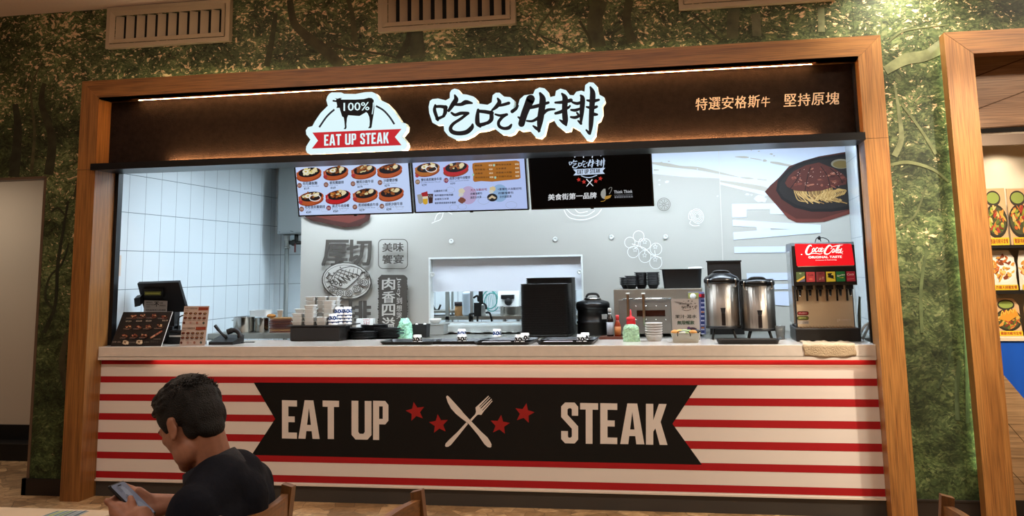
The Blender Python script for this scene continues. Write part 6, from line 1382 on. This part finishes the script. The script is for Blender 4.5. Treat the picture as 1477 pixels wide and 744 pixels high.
b = MB(); p = H5(600, 400, YS-.03); b.box((p.x-.03, YS-.04, zs), (p.x+.03, YS-.01, zs+.12)); b.build('adapter', M_RUBB, t)
b = MB(); b.tube([H5(x, y, YS+.3) for x, y in ((165, 140), (158, 220), (175, 300), (215, 318), (240, 265))], .01); tag(b.build('black_cable', M_RUBB), 'thick black cable hanging at the left behind the hatch', 'cable')

# ------------------------------------------------------------------ air grilles on the forest wall
def grille(px0, px1, zb_, zt_, label):
    x0, x1 = AY(px0[0], px0[1], WY-.03).x, AY(px1[0], px1[1], WY-.03).x
    t = thing('air_grille', label, 'vent', ((x0+x1)/2, WY, zb_), 'beige air grilles above the stall'); M_G = mat('beige painted metal', '#a8967e', .6)
    i = .032; yf = WY-.052
    b = MB()
    for q in ((x0, zb_, x1, zb_+i), (x0, zt_-i, x1, zt_), (x0, zb_+i, x0+i, zt_-i), (x1-i, zb_+i, x1, zt_-i)): b.box((q[0], yf, q[1]), (q[2], WY-.0005, q[3]))
    b.build('flange', M_G, t)
    j = i+.004; yp = yf-.012; X0, X1, Z0, Z1 = x0+j, x1-j, zb_+j, zt_-j; e = .034
    b = MB()
    for A_, B_, C_, D_ in (((X0, Z0), (X1, Z0), (X1-e, Z0+e), (X0+e, Z0+e)), ((X1, Z0), (X1, Z1), (X1-e, Z1-e), (X1-e, Z0+e)), ((X1, Z1), (X0, Z1), (X0+e, Z1-e), (X1-e, Z1-e)), ((X0, Z1), (X0, Z0), (X0+e, Z0+e), (X0+e, Z1-e))):
        b.face([b.bm.verts.new(p) for p in (V((A_[0], yp, A_[1])), V((B_[0], yp, B_[1])), V((C_[0], yp+.02, C_[1])), V((D_[0], yp+.02, D_[1])))])
        b.face([b.bm.verts.new(p) for p in (V((A_[0], yp, A_[1])), V((B_[0], yp, B_[1])), V((B_[0], yf+.005, B_[1])), V((A_[0], yf+.005, A_[1])))])
    b.build('inner_frame', M_G, t)
    b = MB(); b.box((X0+e, WY-.004, Z0+e), (X1-e, WY-.001, Z1-e)); b.build('duct_shade', mat('dark duct', '#0a0908', .9), t)  # flat black sheet on the wall, paints the shade between the louvers
    n = 10; w = (X1-X0-2*e)/n
    for k in range(n):
        xx = X0+e+w*k+.004; b = MB(); b.hexa([(xx, yp+.022, Z0+e), (xx+.003, yp+.022, Z0+e), (xx+.048, WY-.006, Z0+e), (xx+.045, WY-.006, Z0+e), (xx, yp+.022, Z1-e), (xx+.003, yp+.022, Z1-e), (xx+.048, WY-.006, Z1-e), (xx+.045, WY-.006, Z1-e)]); b.build('louver', M_G, t)
    return t
grille((154, 72), (332, 62), 3.272, CZ-.006, 'beige air grille with upright louvers, leftmost of three above the portal')
grille((546.5, 48), (744, 37), 3.262, CZ-.006, 'beige air grille with upright louvers, middle of three above the portal')
grille((979.5, 19), (1205, 2), 3.285, CZ-.006, 'beige air grille with upright louvers, rightmost of three above the portal')

# ------------------------------------------------------------------ the neighbour's display niche
YN = .45
zt_ = AY(1420, 190, .30).z; zb_ = AY(1445, 487, .30).z
b = MB(); b.box((fx1+.001, .62, zb_-.02), (4.5, .66, zt_+.02)); b.box((fx1+.001, .361, zt_-.02), (4.5, .66, zt_-.001)); b.box((fx1+.001, .30, zb_-.02), (4.5, .62, zb_)); struct(b.build('wall_niche', mat('cream niche', '#cbbda6', .6)))
b = MB(); zf = AY(1420, 210, .30).z; b.box((fx1+.001, .301, zf), (4.5, .33, zt_-.021)); struct(b.build('trim_6', mat('niche fascia', '#8a7868', .5)))
b = MB(); b.box((fx1+.002, .31, 0), (4.5, .36, zb_-.021)); struct(b.build('wall_counter', mat('bright blue panel', '#0f4fb4', .45)))
a = Art(on_y(.31), FRONT); pk = wood_material('pale diagonal plank', 0, '#a1805c', '#82623f', '#b8966e', seed=2)
a.poly([(1430, 520), (1477, 575), (1600, 719), (1600, 900), (1430, 900)], pk)
for q in (((1448, 604), (1490, 652)), ((1454, 674), (1490, 712))): a.stroke(list(q), 1.0, '#4f3a22', cap=False)
o = a.build('plank_print', bpy.data.objects['wall_counter'])
b = MB(); b.box((fx1+.002, .29, 0), (4.5, .31, .10)); struct(b.build('baseboard_niche', M_BASE))
p = AY(1443, 194, .47); dl = thing('niche_downlight', 'small round downlight in the top of the neighbouring display niche', 'light', (p.x, .45, zt_-.02)); b = MB(); b.lathe([(.04, -.0005), (.04, -.008), (.03, -.008)], (p.x, .45, zt_-.02), 24); b.build('ring', M_WHITE, dl); b = MB(); b.lathe([(.029, -.001), (.029, -.006), (0, -.0062)], (p.x, .45, zt_-.02), 20); b.build('lamp', mat('niche lamp', '#fff0d0', .5, emit=12, ecol='#ffe2b4'), dl)
spot('niche_spot', (p.x, .45, zt_-.03), (p.x, .48, zb_), 22, (1.0, .86, .68), 130, .8, .02)
spot('niche_spot', (p.x+.5, .45, zt_-.03), (p.x+.5, .48, zb_), 22, (1.0, .84, .62), 130, .8, .02)
sz = []
for i, (y0, y1) in enumerate(((353.5, 358), (418.8, 424))):
    z1_, z0_ = AY(1440, y0, .40).z, AY(1440, y1, .40).z; b = MB(); b.box((fx1+.001, .40, z0_), (4.5, .62, z1_)); tag(b.build('display_shelf', mat('dark shelf', '#16130f', .4)), ('upper', 'lower')[i]+' dark shelf of food cards in the neighbouring niche', 'shelf', None); sz.append(z1_)
sz.append(zb_)
def card(px0, px1, py0, zbase, kind, label, seed):
    Y = .46; x0, x1 = AY(px0, py0+40, Y).x, AY(px1, py0+40, Y).x; z1_ = AY(px0, py0, Y).z; t = thing('food_card', label, 'card', ((x0+x1)/2, Y, zbase)); W_ = x1-x0; H_ = z1_-zbase
    b = MB(); b.prism([V((x0, Y, zbase)), V((x1, Y, zbase)), V((x1-W_*.05, Y, zbase+H_*.8)), V((x1-W_*.25, Y, z1_)), V((x0+W_*.1, Y, z1_)), V((x0, Y, zbase+H_*.7))] if kind else [V((x0, Y, zbase)), V((x1, Y, zbase)), V((x1, Y, z1_)), V((x0, Y, z1_))], (0, .01, 0)); b.build('board', mat('card wood tone', '#c9a478', .6) if kind != 1 else mat('card cream', '#d8cfbc', .6), t)
    b = MB(); b.box((x0+.01, Y+.01, zbase), (x1-.01, Y+.06, zbase+.004)); b.build('foot', M_DARKP, t)
    rn = random.Random(seed); a = Art(lambda u, v: V((x0+W_*u, Y, zbase+H_*v)), FRONT, start=.001)
    if kind == 1: a.ell(.5, .55, .5, .42, '#d9d4c8').ell(.5, .55, .42, .35, '#e2ded4')
    else: a.ell(.5, .42, .52, .30, '#2e2a1e').ell(.5, .43, .45, .25, '#4a4a2e'); a.ell(.45, .82, .34, .14, '#3a3226').ell(.45, .83, .28, .10, '#8a9a4a')
    for k in range(46):
        t_ = rn.uniform(0, 2*PI); r = rn.random()**.5; cy, ry = (.44, .23) if kind != 1 else (.56, .3)
        a.ell(.5+.4*r*math.cos(t_), cy+ry*r*math.sin(t_), rn.uniform(.05, .12), rn.uniform(.02, .05), rn.choice(('#b5602a', '#c98a3c', '#7a3a1c', '#8a9a3a', '#c9a24a', '#a03a2a', '#d8b46a', '#5d6a2a') if kind != 1 else ('#b5602a', '#c98a3c', '#7a3a1c', '#d8b46a', '#c9a24a')), a=rn.uniform(-.8, .8), n=9, jit=.2)
    if kind == 2:
        a.poly([(.1, .45), (.3, .62), (.8, .72), (.9, .55), (.5, .38)], '#c98a2c')
        for k in range(4): a.stroke([(.2+k*.16, .52+k*.03), (.28+k*.16, .66+k*.02), (.34+k*.16, .56+k*.03)], .03, '#d9b24a')
    a.poly([(.1, .0), (1, .0), (1, .13), (.1, .13)], '#e0b628'); a.text('雞腿排豬排套餐' if kind != 1 else '炸雞天婦羅套餐', (.14, .025), (.96, .025), (.14, .11), '#8a2418', 0, .02)
    a.build('print', t)
for r, (y0, kinds) in enumerate(((272, 0), (361, 1), (430, 2))):
    xs = ((1420, 1452), (1455, 1488)) if r == 0 else ((1430, 1467), (1470, 1506)) if r == 1 else ((1437, 1474), (1479, 1515))
    for c_, (a0, a1) in enumerate(xs): card(a0, a1, y0, sz[r]+.001, kinds, 'food picture card with yellow caption, %s on the %s' % (('left', 'right')[c_], ('upper shelf', 'lower shelf', 'niche floor')[r]), r*5+c_)

# ------------------------------------------------------------------ dining furniture
M_CH = wood_material('brown beech', 2, '#6b431f', '#4d2d12', '#83572c', seed=4.0)
M_CHX = wood_material('brown beech rail', 1, '#7a4d25', '#593518', '#8f6233', seed=6.0)
def make_chair():
    "back at local x=0 running along y, sitter faces -x"
    t = thing('dining_chair', '', 'chair'); H = .905; w = .215
    for s in (-1, 1):
        b = MB(); pr = [V((.02, 0, 0)), V((0, 0, .45)), V((.012, 0, .70)), V((.035, 0, H))]
        rows = []
        for p, hw, hd in zip(pr, (.016, .019, .018, .016), (.014, .019, .018, .017)):
            y = s*w; rows.append([V((p.x-hd, y-hw, p.z)), V((p.x+hd, y-hw, p.z)), V((p.x+hd, y+hw, p.z)), V((p.x-hd, y+hw, p.z))])
        rows[-1] = [v+V((0, 0, -.008 if v.x > rows[-1][0].x+.01 else 0)) for v in rows[-1]]
        R = b.quadgrid(rows, close_u=True, smooth=False); b.face(R[0][::-1]); b.face(R[-1]); b.build('rear_leg', M_CH, t)
        b = MB(); b.hexa([(-.415, s*w-.016, 0), (-.385, s*w-.016, 0), (-.385, s*w+.016, 0), (-.415, s*w+.016, 0), (-.42, s*w-.02, .43), (-.38, s*w-.02, .43), (-.38, s*w+.02, .43), (-.42, s*w+.02, .43)]); b.build('front_leg', M_CH, t)
        b = MB(); b.box((-.39, s*w-.01, .38), (-.01, s*w+.01, .43)); b.build('side_rail', M_CH, t)
    def rail(z0, z1, nm):
        b = MB(); rows = []; n = 14
        for k in range(n+1):
            y = -w+.012+(2*w-.024)*k/n; f = 1-(2*k/n-1)**2; x = .018+(z0-.7)*.1+.026*f; zt = z1+.0*f
            rows.append([V((x-.011, y, z0)), V((x+.011, y, z0)), V((x+.013, y, zt)), V((x-.009, y, zt))])
        R = b.quadgrid(rows, close_u=True, smooth=False); b.face(R[0][::-1]); b.face(R[-1]); return b.build(nm, M_CHX, t)
    rail(.80, .878, 'top_rail'); rail(.60, .655, 'lower_rail')
    b = MB(); b.box((-.43, -.22, .43), (.012, .22, .462), bev=.012); b.build('seat', mat('brown seat pad', '#3d281a', .6), t)
    return t
ch = make_chair(); u = []
def chair(x, y, rz, label): place(ch, u, (x, y, 0), label, None, rz)
chair(-1.345, -3.765, 0, 'brown wooden dining chair the man in the dark shirt sits on')
chair(-.852, -3.80, PI, 'brown wooden dining chair standing empty before the middle of the counter')
chair(.588, -3.70, 0, 'brown wooden dining chair standing empty below the strip of forest wall at right')
pt = V((-2.043, -3.304, .75))
tb2 = thing('dining_table', 'pale wooden table top at the lower left corner before the seated man', 'table', (-2.5, -3.75, 0)); b = MB(); b.box((-3.2, -4.15, .715), (-2.043, -3.304, .75), bev=.004); b.build('table_top', mat('cream laminate', '#b9a78e', .5, noise=.05, nscale=8), tb2)
for x in (-3.1, -2.15):
    for y in (-4.08, -3.40): b = MB(); b.box((x-.025, y-.025, 0), (x+.025, y+.025, .714)); b.build('leg', M_CH, tb2)
a = Art(lambda u_, v_: V((u_, v_, .75)), (0, 0, 1), start=.002)
pl_ = lambda px, py: tuple(AZ(px, py, .752).xy)
b = MB(); q = [pl_(60, 744), pl_(82, 736.5), pl_(128, 736.5), pl_(112, 744)]; b.prism([V((x, y, .7505)) for x, y in q], (0, 0, .001)); lf = tag(b.build('leaflet', mat('pale leaflet', '#98a0a0', .6)), 'striped green and blue leaflet lying on the pale table', 'leaflet')
def lerp2(p, q, t): return (p[0]+(q[0]-p[0])*t, p[1]+(q[1]-p[1])*t)
for i, c in enumerate(('#3f6a7a', '#8fa04a', '#5a7a8a', '#6a8a5a', '#4a5f70', '#7d8f95', '#3f5a70')): 
    t0, t1_ = i/7+.02, (i+.7)/7; a.poly([lerp2(q[0], q[3], t0), lerp2(q[0], q[3], t1_), lerp2(q[1], q[2], t1_), lerp2(q[1], q[2], t0)], c)
a.build('print', lf)

# ------------------------------------------------------------------ the seated man
def capsule(b, p, q, r0, r1, n=12):
    p, q = V(p), V(q); d = q-p; L = d.length; d.normalize(); a_ = d.orthogonal().normalized(); c_ = d.cross(a_); rows = []
    for k in range(5):
        t = PI/2*(k/4); rows.append((p-d*r0*math.cos(t), max(r0*math.sin(t), 1e-4)))
    for k in range(5):
        t = PI/2*(k/4); rows.append((q+d*r1*math.sin(t), max(r1*math.cos(t), 1e-4)))
    R = b.quadgrid([[P+(a_*math.cos(2*PI*j/n)+c_*math.sin(2*PI*j/n))*r for j in range(n)] for P, r in rows], close_u=True); b.face(R[0][::-1]); b.face(R[-1])
def chain(b, pts, rs):
    for i in range(len(pts)-1): capsule(b, pts[i], pts[i+1], rs[i], rs[i+1])
def fuse(o, vox, it=6, fac=.5):
    "melt the overlapping volumes of one object into a single continuous skin"
    m = o.modifiers.new('r', 'REMESH'); m.mode = 'VOXEL'; m.voxel_size = vox; m.use_smooth_shade = True
    s = o.modifiers.new('s', 'SMOOTH'); s.iterations = it; s.factor = fac
    dg = bpy.context.evaluated_depsgraph_get(); me = bpy.data.meshes.new_from_object(o.evaluated_get(dg)); o.modifiers.clear()
    old = o.data; o.data = me; bpy.data.meshes.remove(old)
    for p in me.polygons: p.use_smooth = True
YPn = -3.78
HC = V((-1.522, YPn, 1.125))                       # middle of the skull
pitch, yaw = math.radians(33), math.radians(22)
Fd = V((-math.cos(pitch)*math.cos(yaw), math.cos(pitch)*math.sin(yaw), -math.sin(pitch)))
Lr = V((math.sin(yaw), math.cos(yaw), 0)); Lr = -Lr                 # the man's left, towards the camera
Ud = Fd.cross(Lr)
if Ud.z < 0: Ud = -Ud
HM = Matrix((Fd, Lr, Ud)).transposed()
def hp(f, l, u_): return HC+HM @ V((f, l, u_))
man = thing('person', 'man in a dark navy polo shirt, seated with bowed head over a phone', 'person', (-1.5, YPn, 0))
SK = mat('skin', '#8f604a', .55, noise=.08, nscale=60, sss=.1)
b = MB()
def E(f, l, u_, rf, rl, ru): b.ell(hp(f, l, u_), (rf, rl, ru), HM.to_4x4(), 20, 12)
E(-.005, 0, .028, .098, .077, .092); E(.03, 0, -.02, .072, .068, .085); E(.045, 0, -.075, .05, .052, .05)
E(.065, 0, -.105, .032, .034, .022); E(.02, .035, -.08, .05, .03, .045); E(.02, -.035, -.08, .05, .03, .045)
E(.082, 0, .012, .018, .055, .02); E(.060, .036, -.022, .028, .028, .022); E(.060, -.036, -.022, .028, .028, .022)
chain(b, [hp(.092, 0, .0), hp(.108, 0, -.038)], [.010, .013]); E(.10, .012, -.042, .012, .009, .008); E(.10, -.012, -.042, .012, .009, .008)
E(.093, 0, -.068, .010, .022, .006); E(.091, 0, -.077, .010, .020, .007)
for s in (1, -1):
    E(-.006, s*.078, -.018, .020, .007, .033); E(-.012, s*.082, -.002, .018, .006, .014); E(.0, s*.080, -.044, .010, .007, .012)
    E(.078, s*.032, -.004, .014, .015, .010)
# neck, trunk, legs
SHc = V((-1.405, YPn, .925)); PV = V((-1.47, YPn, .52)); KN = V((-1.86, YPn, .50))
chain(b, [hp(-.035, 0, -.03), V((-1.445, YPn, 1.005)), SHc+V((.0, 0, .03))], [.058, .056, .062])
chain(b, [SHc+V((.0, 0, -.04)), V((-1.40, YPn, .78)), PV], [.12, .135, .14]); 
for s in (1, -1):       # s=1: the man's left, near the camera
    sh_ = SHc+V((-.01, -s*.180, -.02)); chain(b, [SHc+V((0, -s*.06, -.01)), sh_], [.068, .050])
    el = V((-1.43, YPn-s*.235, .735)); 
    wr = V((-1.585, -3.915, .885)) if s > 0 else V((-1.575, -3.735, .880))
    chain(b, [sh_, el], [.048, .040]); chain(b, [el, (el+wr)/2, wr], [.040, .038, .027])
    hip = PV+V((0, -s*.09, .02)); kn = V((-1.90, YPn-s*.13, .50)); ft = V((-1.86, YPn-s*.13, .06))
    chain(b, [hip, kn], [.085, .06]); chain(b, [kn, ft], [.056, .04]); chain(b, [ft, ft+V((-.14, 0, -.03))], [.04, .032])
# phone pose
PHc = V((-1.652, -3.862, .9135)); PL = V((.78, 0, -.62)).normalized(); PS = V((0, 1, 0)); PNn = V((.62, 0, .78)).normalized()
def pp(l, s, n): return PHc+PL*l+PS*s+PNn*n
# left hand: palm under the near long edge, thumb over the edge, four fingers under the back
lw = V((-1.585, -3.915, .885))
chain(b, [lw, pp(.045, -.050, -.020), pp(.0, -.042, -.024)], [.026, .029, .027]); chain(b, [lw, pp(.02, -.030, -.030)], [.026, .026])
for i, (l0, ln, r) in enumerate(((-.040, .0, .0088), (-.018, .006, .0092), (.004, .004, .0088), (.024, -.006, .0078))):
    chain(b, [pp(l0*.8+.01, -.046, -.022), pp(l0, -.056, -.020), pp(l0-.003, -.036, -.034), pp(l0-.004, -.006, -.026), pp(l0-.004, .012+ln, -.016)], [.011, r*1.08, r*1.04, r, r*.85])
chain(b, [pp(.050, -.048, -.012), pp(.038, -.050, .006), pp(.020, -.038, .016), pp(.0, -.026, .0165)], [.016, .0135, .0112, .0092])
# right hand: palm beside the far edge, fingers bent round the back, thumb on the edge
rw = V((-1.575, -3.735, .880))
chain(b, [rw, pp(.020, .062, -.012), pp(-.015, .056, -.010)], [.026, .029, .025]); chain(b, [rw, pp(.045, .055, -.016)], [.025, .024])
for i, (l0, l1, r) in enumerate(((-.045, -.062, .0086), (-.038, -.050, .0090), (-.018, -.024, .0086), (.002, .002, .0078))):
    chain(b, [pp(l0*.5+.004, .056, -.010), pp(l0*.85, .062, -.008), pp(l1*.85-.004, .058, -.014), pp(l1, .047 if i == 0 else .042, -.019 if i else -.010), pp(l1-(.008 if i == 0 else 0), .040 if i == 0 else .022, -.018 if i else -.008)], [.012, r*1.1, r*1.05, r, r*.85])
chain(b, [pp(.040, .058, -.002), pp(.022, .056, .010), pp(.002, .046, .012), pp(-.016, .038, .013)], [.015, .0125, .0105, .0088])
body = b.build('body', SK, man); fuse(body, .0045, 5)
# eyes, brows
b = MB()
for s in (1, -1): b.ell(hp(.086, s*.032, -.006), .009)
b.build('eyes', mat('eye', '#241a16', .2), man)
b = MB()
for s in (1, -1): b.tube([hp(.094, s*.018, .012), hp(.094, s*.034, .018), hp(.082, s*.052, .013)], [.004, .005, .003])
b.build('eyebrows', mat('eyebrow hair', '#120d0b', .8), man)
# hair
b = MB()
rn = random.Random(11)
def H_(f, l, u_, rf, rl, ru): b.ell(hp(f, l, u_), (rf, rl, ru), HM.to_4x4(), 18, 12)
H_(-.014, 0, .040, .098, .079, .086); H_(-.052, 0, .0, .058, .070, .072); H_(-.064, 0, -.030, .036, .052, .042); H_(-.064, 0, -.056, .030, .050, .036); H_(-.040, .040, -.040, .030, .026, .036); H_(-.040, -.040, -.040, .030, .026, .036)
for s in (1, -1): H_(-.012, s*.056, .035, .078, .027, .060); H_(.030, s*.062, .022, .022, .015, .042); H_(-.056, s*.046, -.012, .036, .024, .048)
H_(.048, 0, .092, .045, .066, .036); H_(.066, 0, .074, .024, .055, .020)
for k in range(320):
    t, ph = rn.uniform(-.9, 1.25), rn.uniform(-1.5, 1.5)
    base = V((-.014+.094*math.cos(ph)*math.sin(t), .075*math.sin(ph), .040+.081*math.cos(ph)*math.cos(t)))
    if base.z < .0 and base.x > .03: continue
    d = V((.02+.012*rn.random(), rn.uniform(-.012, .012), .004)); n_ = (base-V((-.014, 0, .040))).normalized()
    chain(b, [hp(*base), hp(*(base+n_*.007+d*.5)), hp(*(base+n_*.003+d))], [.0075, .006, .003])
hair = b.build('hair', mat('black hair', '#0e0b09', .6, noise=.5, nscale=160, bump=.7, bscale=260, spec=.25), man); fuse(hair, .0042, 2, .4)
hb = bmesh.new(); hb.from_mesh(hair.data); b = MB()
for k in range(1500):
    t, ph = rn.uniform(-1.45, 1.2), rn.uniform(-1.5, 1.5)
    n_ = V((math.cos(ph)*math.sin(t), math.sin(ph), math.cos(ph)*math.cos(t))); p = V((-.014+.094*n_.x, .075*n_.y, .040+.082*n_.z))
    if p.z < .012 and p.x > -.02: continue
    flow = V((.55*(1 if p.x > .02 else -.35), rn.uniform(-.5, .5), .1))+n_*.2; flow = (flow-n_*flow.dot(n_)*.8).normalized(); L_ = rn.uniform(.012, .024)
    q = p-n_*.006; pts = [hp(*q), hp(*(q+flow*L_*.5+n_*.0065)), hp(*(q+flow*L_+n_*rn.uniform(.0, .004)))]
    b.tube(pts, [.0019, .0015, .0007], n=4, smooth_path=False)
off_ = parent_loc(man)
for v in b.bm.verts: v.co -= off_
tmp = bpy.data.meshes.new('strands'); b.bm.to_mesh(tmp); b.bm.free(); hb.from_mesh(tmp); bpy.data.meshes.remove(tmp); hb.to_mesh(hair.data); hb.free()
b = MB(); c_ = hp(.100, .02, .085); b.tube([c_+V((.006*0+.011*math.cos(k*.62)-.004, 0, .011*math.sin(k*.62)-.006)) for k in range(10)], .0022, smooth_path=False); b.tube([c_+V((.007, 0, -.006)), c_+V((.022, 0, .004)), c_+V((.038, 0, .004))], .004); b.build('stray_curl', mat('black hair strand', '#1d1714', .5), man)
# shirt
b = MB(); M_SH = mat('dark navy cotton', '#0c0e17', .9, noise=.2, nscale=30, bump=.35, bscale=35, spec=.15)
chain(b, [SHc+V((.006, 0, -.075)), V((-1.42, YPn, .80)), V((-1.47, YPn, .56))], [.122, .135, .155])
for s in (1, -1):
    sh_ = SHc+V((-.006, -s*.180, -.012)); chain(b, [SHc+V((.004, -s*.045, .022)), sh_+V((0, 0, -.008))], [.094, .066]); el = V((-1.43, YPn-s*.235, .735))
    chain(b, [sh_, el], [.070, .064]); chain(b, [SHc+V((-.03, -s*.09, -.10)), V((-1.44, YPn-s*.07, .70))], [.09, .105])
    wr = V((-1.585, -3.915, .885)) if s > 0 else V((-1.575, -3.735, .880)); e2 = el
    chain(b, [el, el.lerp(wr, .62)], [.066, .055])
chain(b, [SHc+V((.03, 0, -.02)), V((-1.40, YPn, .80))], [.10, .092])
chain(b, [SHc+V((.004, -.13, -.055)), SHc+V((.018, 0, -.035)), SHc+V((.004, .13, -.055))], [.088, .098, .088])
shirt = b.build('shirt', M_SH, man); fuse(shirt, .007, 22)
b = MB(); cc = AY(306, 676, YPn); a1 = V((0, 1, 0)); a2 = V((-.88, 0, -.48)).normalized(); ax = V((-.48, 0, .88)).normalized(); rows = []
for r_, h_ in ((.092, -.03), (.084, .0), (.079, .022), (.083, .024), (.092, .0), (.102, -.03)):
    rows.append([cc+ax*h_+(a1*.86*math.cos(2*PI*k/32)+a2*math.sin(2*PI*k/32))*r_ for k in range(32)])
b.quadgrid(rows, close_u=True); b.build('collar', mat('dark navy knit', '#10121b', .85, bump=.2, bscale=90), man)
b = MB()
for s in (1, -1):
    hip = PV+V((0, -s*.09, .02)); kn = V((-1.90, YPn-s*.13, .50)); ft = V((-1.86, YPn-s*.13, .10)); chain(b, [hip, kn], [.105, .078]); chain(b, [kn, ft], [.074, .06])
chain(b, [PV+V((0, -.08, 0)), PV+V((0, .08, 0))], [.13, .13]); tr_ = b.build('trousers', mat('dark trousers', '#16161a', .8), man); fuse(tr_, .010, 6)
for s in (1, -1):
    b = MB(); ft = V((-1.86, YPn-s*.13, .045)); chain(b, [ft+V((.03, 0, 0)), ft+V((-.17, 0, -.005))], [.046, .040]); o = b.build('shoe', mat('black shoe', '#0d0c0c', .5), man); fuse(o, .008, 3)
# phone
ph = thing('mobile_phone', 'black smartphone with lit screen held in the hands of the seated man', 'phone', tuple(PHc))
MP = Matrix.Translation(PHc) @ Matrix((PL, PS, PNn)).transposed().to_4x4()
b = MB(); b.box((-.0705, -.0375, -.005), (.0705, .0375, .004), M=MP, bev=.0035); b.build('case', mat('black phone case', '#08080a', .35), ph)
a = Art(lambda u_, v_: pp(u_, v_, .004), PNn, start=.0004)
a.poly([(q[0], q[1]) for q in rrect(-.066, -.034, .066, .034, .008)], mat('lit phone screen', '#0a0a10', .2, emit=.42, ecol='#80808c'))
for x, y, rx, ry, c in ((-.03, .005, .022, .012, '#94949c'), (.0, -.008, .02, .014, '#606068'), (.03, .01, .018, .012, '#8a8a92'), (-.045, -.012, .012, .008, '#6a6a72')): a.ell(x, y, rx, ry, mat('screen tone '+c, '#0a0a10', .2, emit=.46, ecol=c), jit=.2)
a.poly([(q[0], q[1]) for q in rrect(-.060, -.008, -.056, .010, .0019)], '#050506')
a.build('screen', ph)
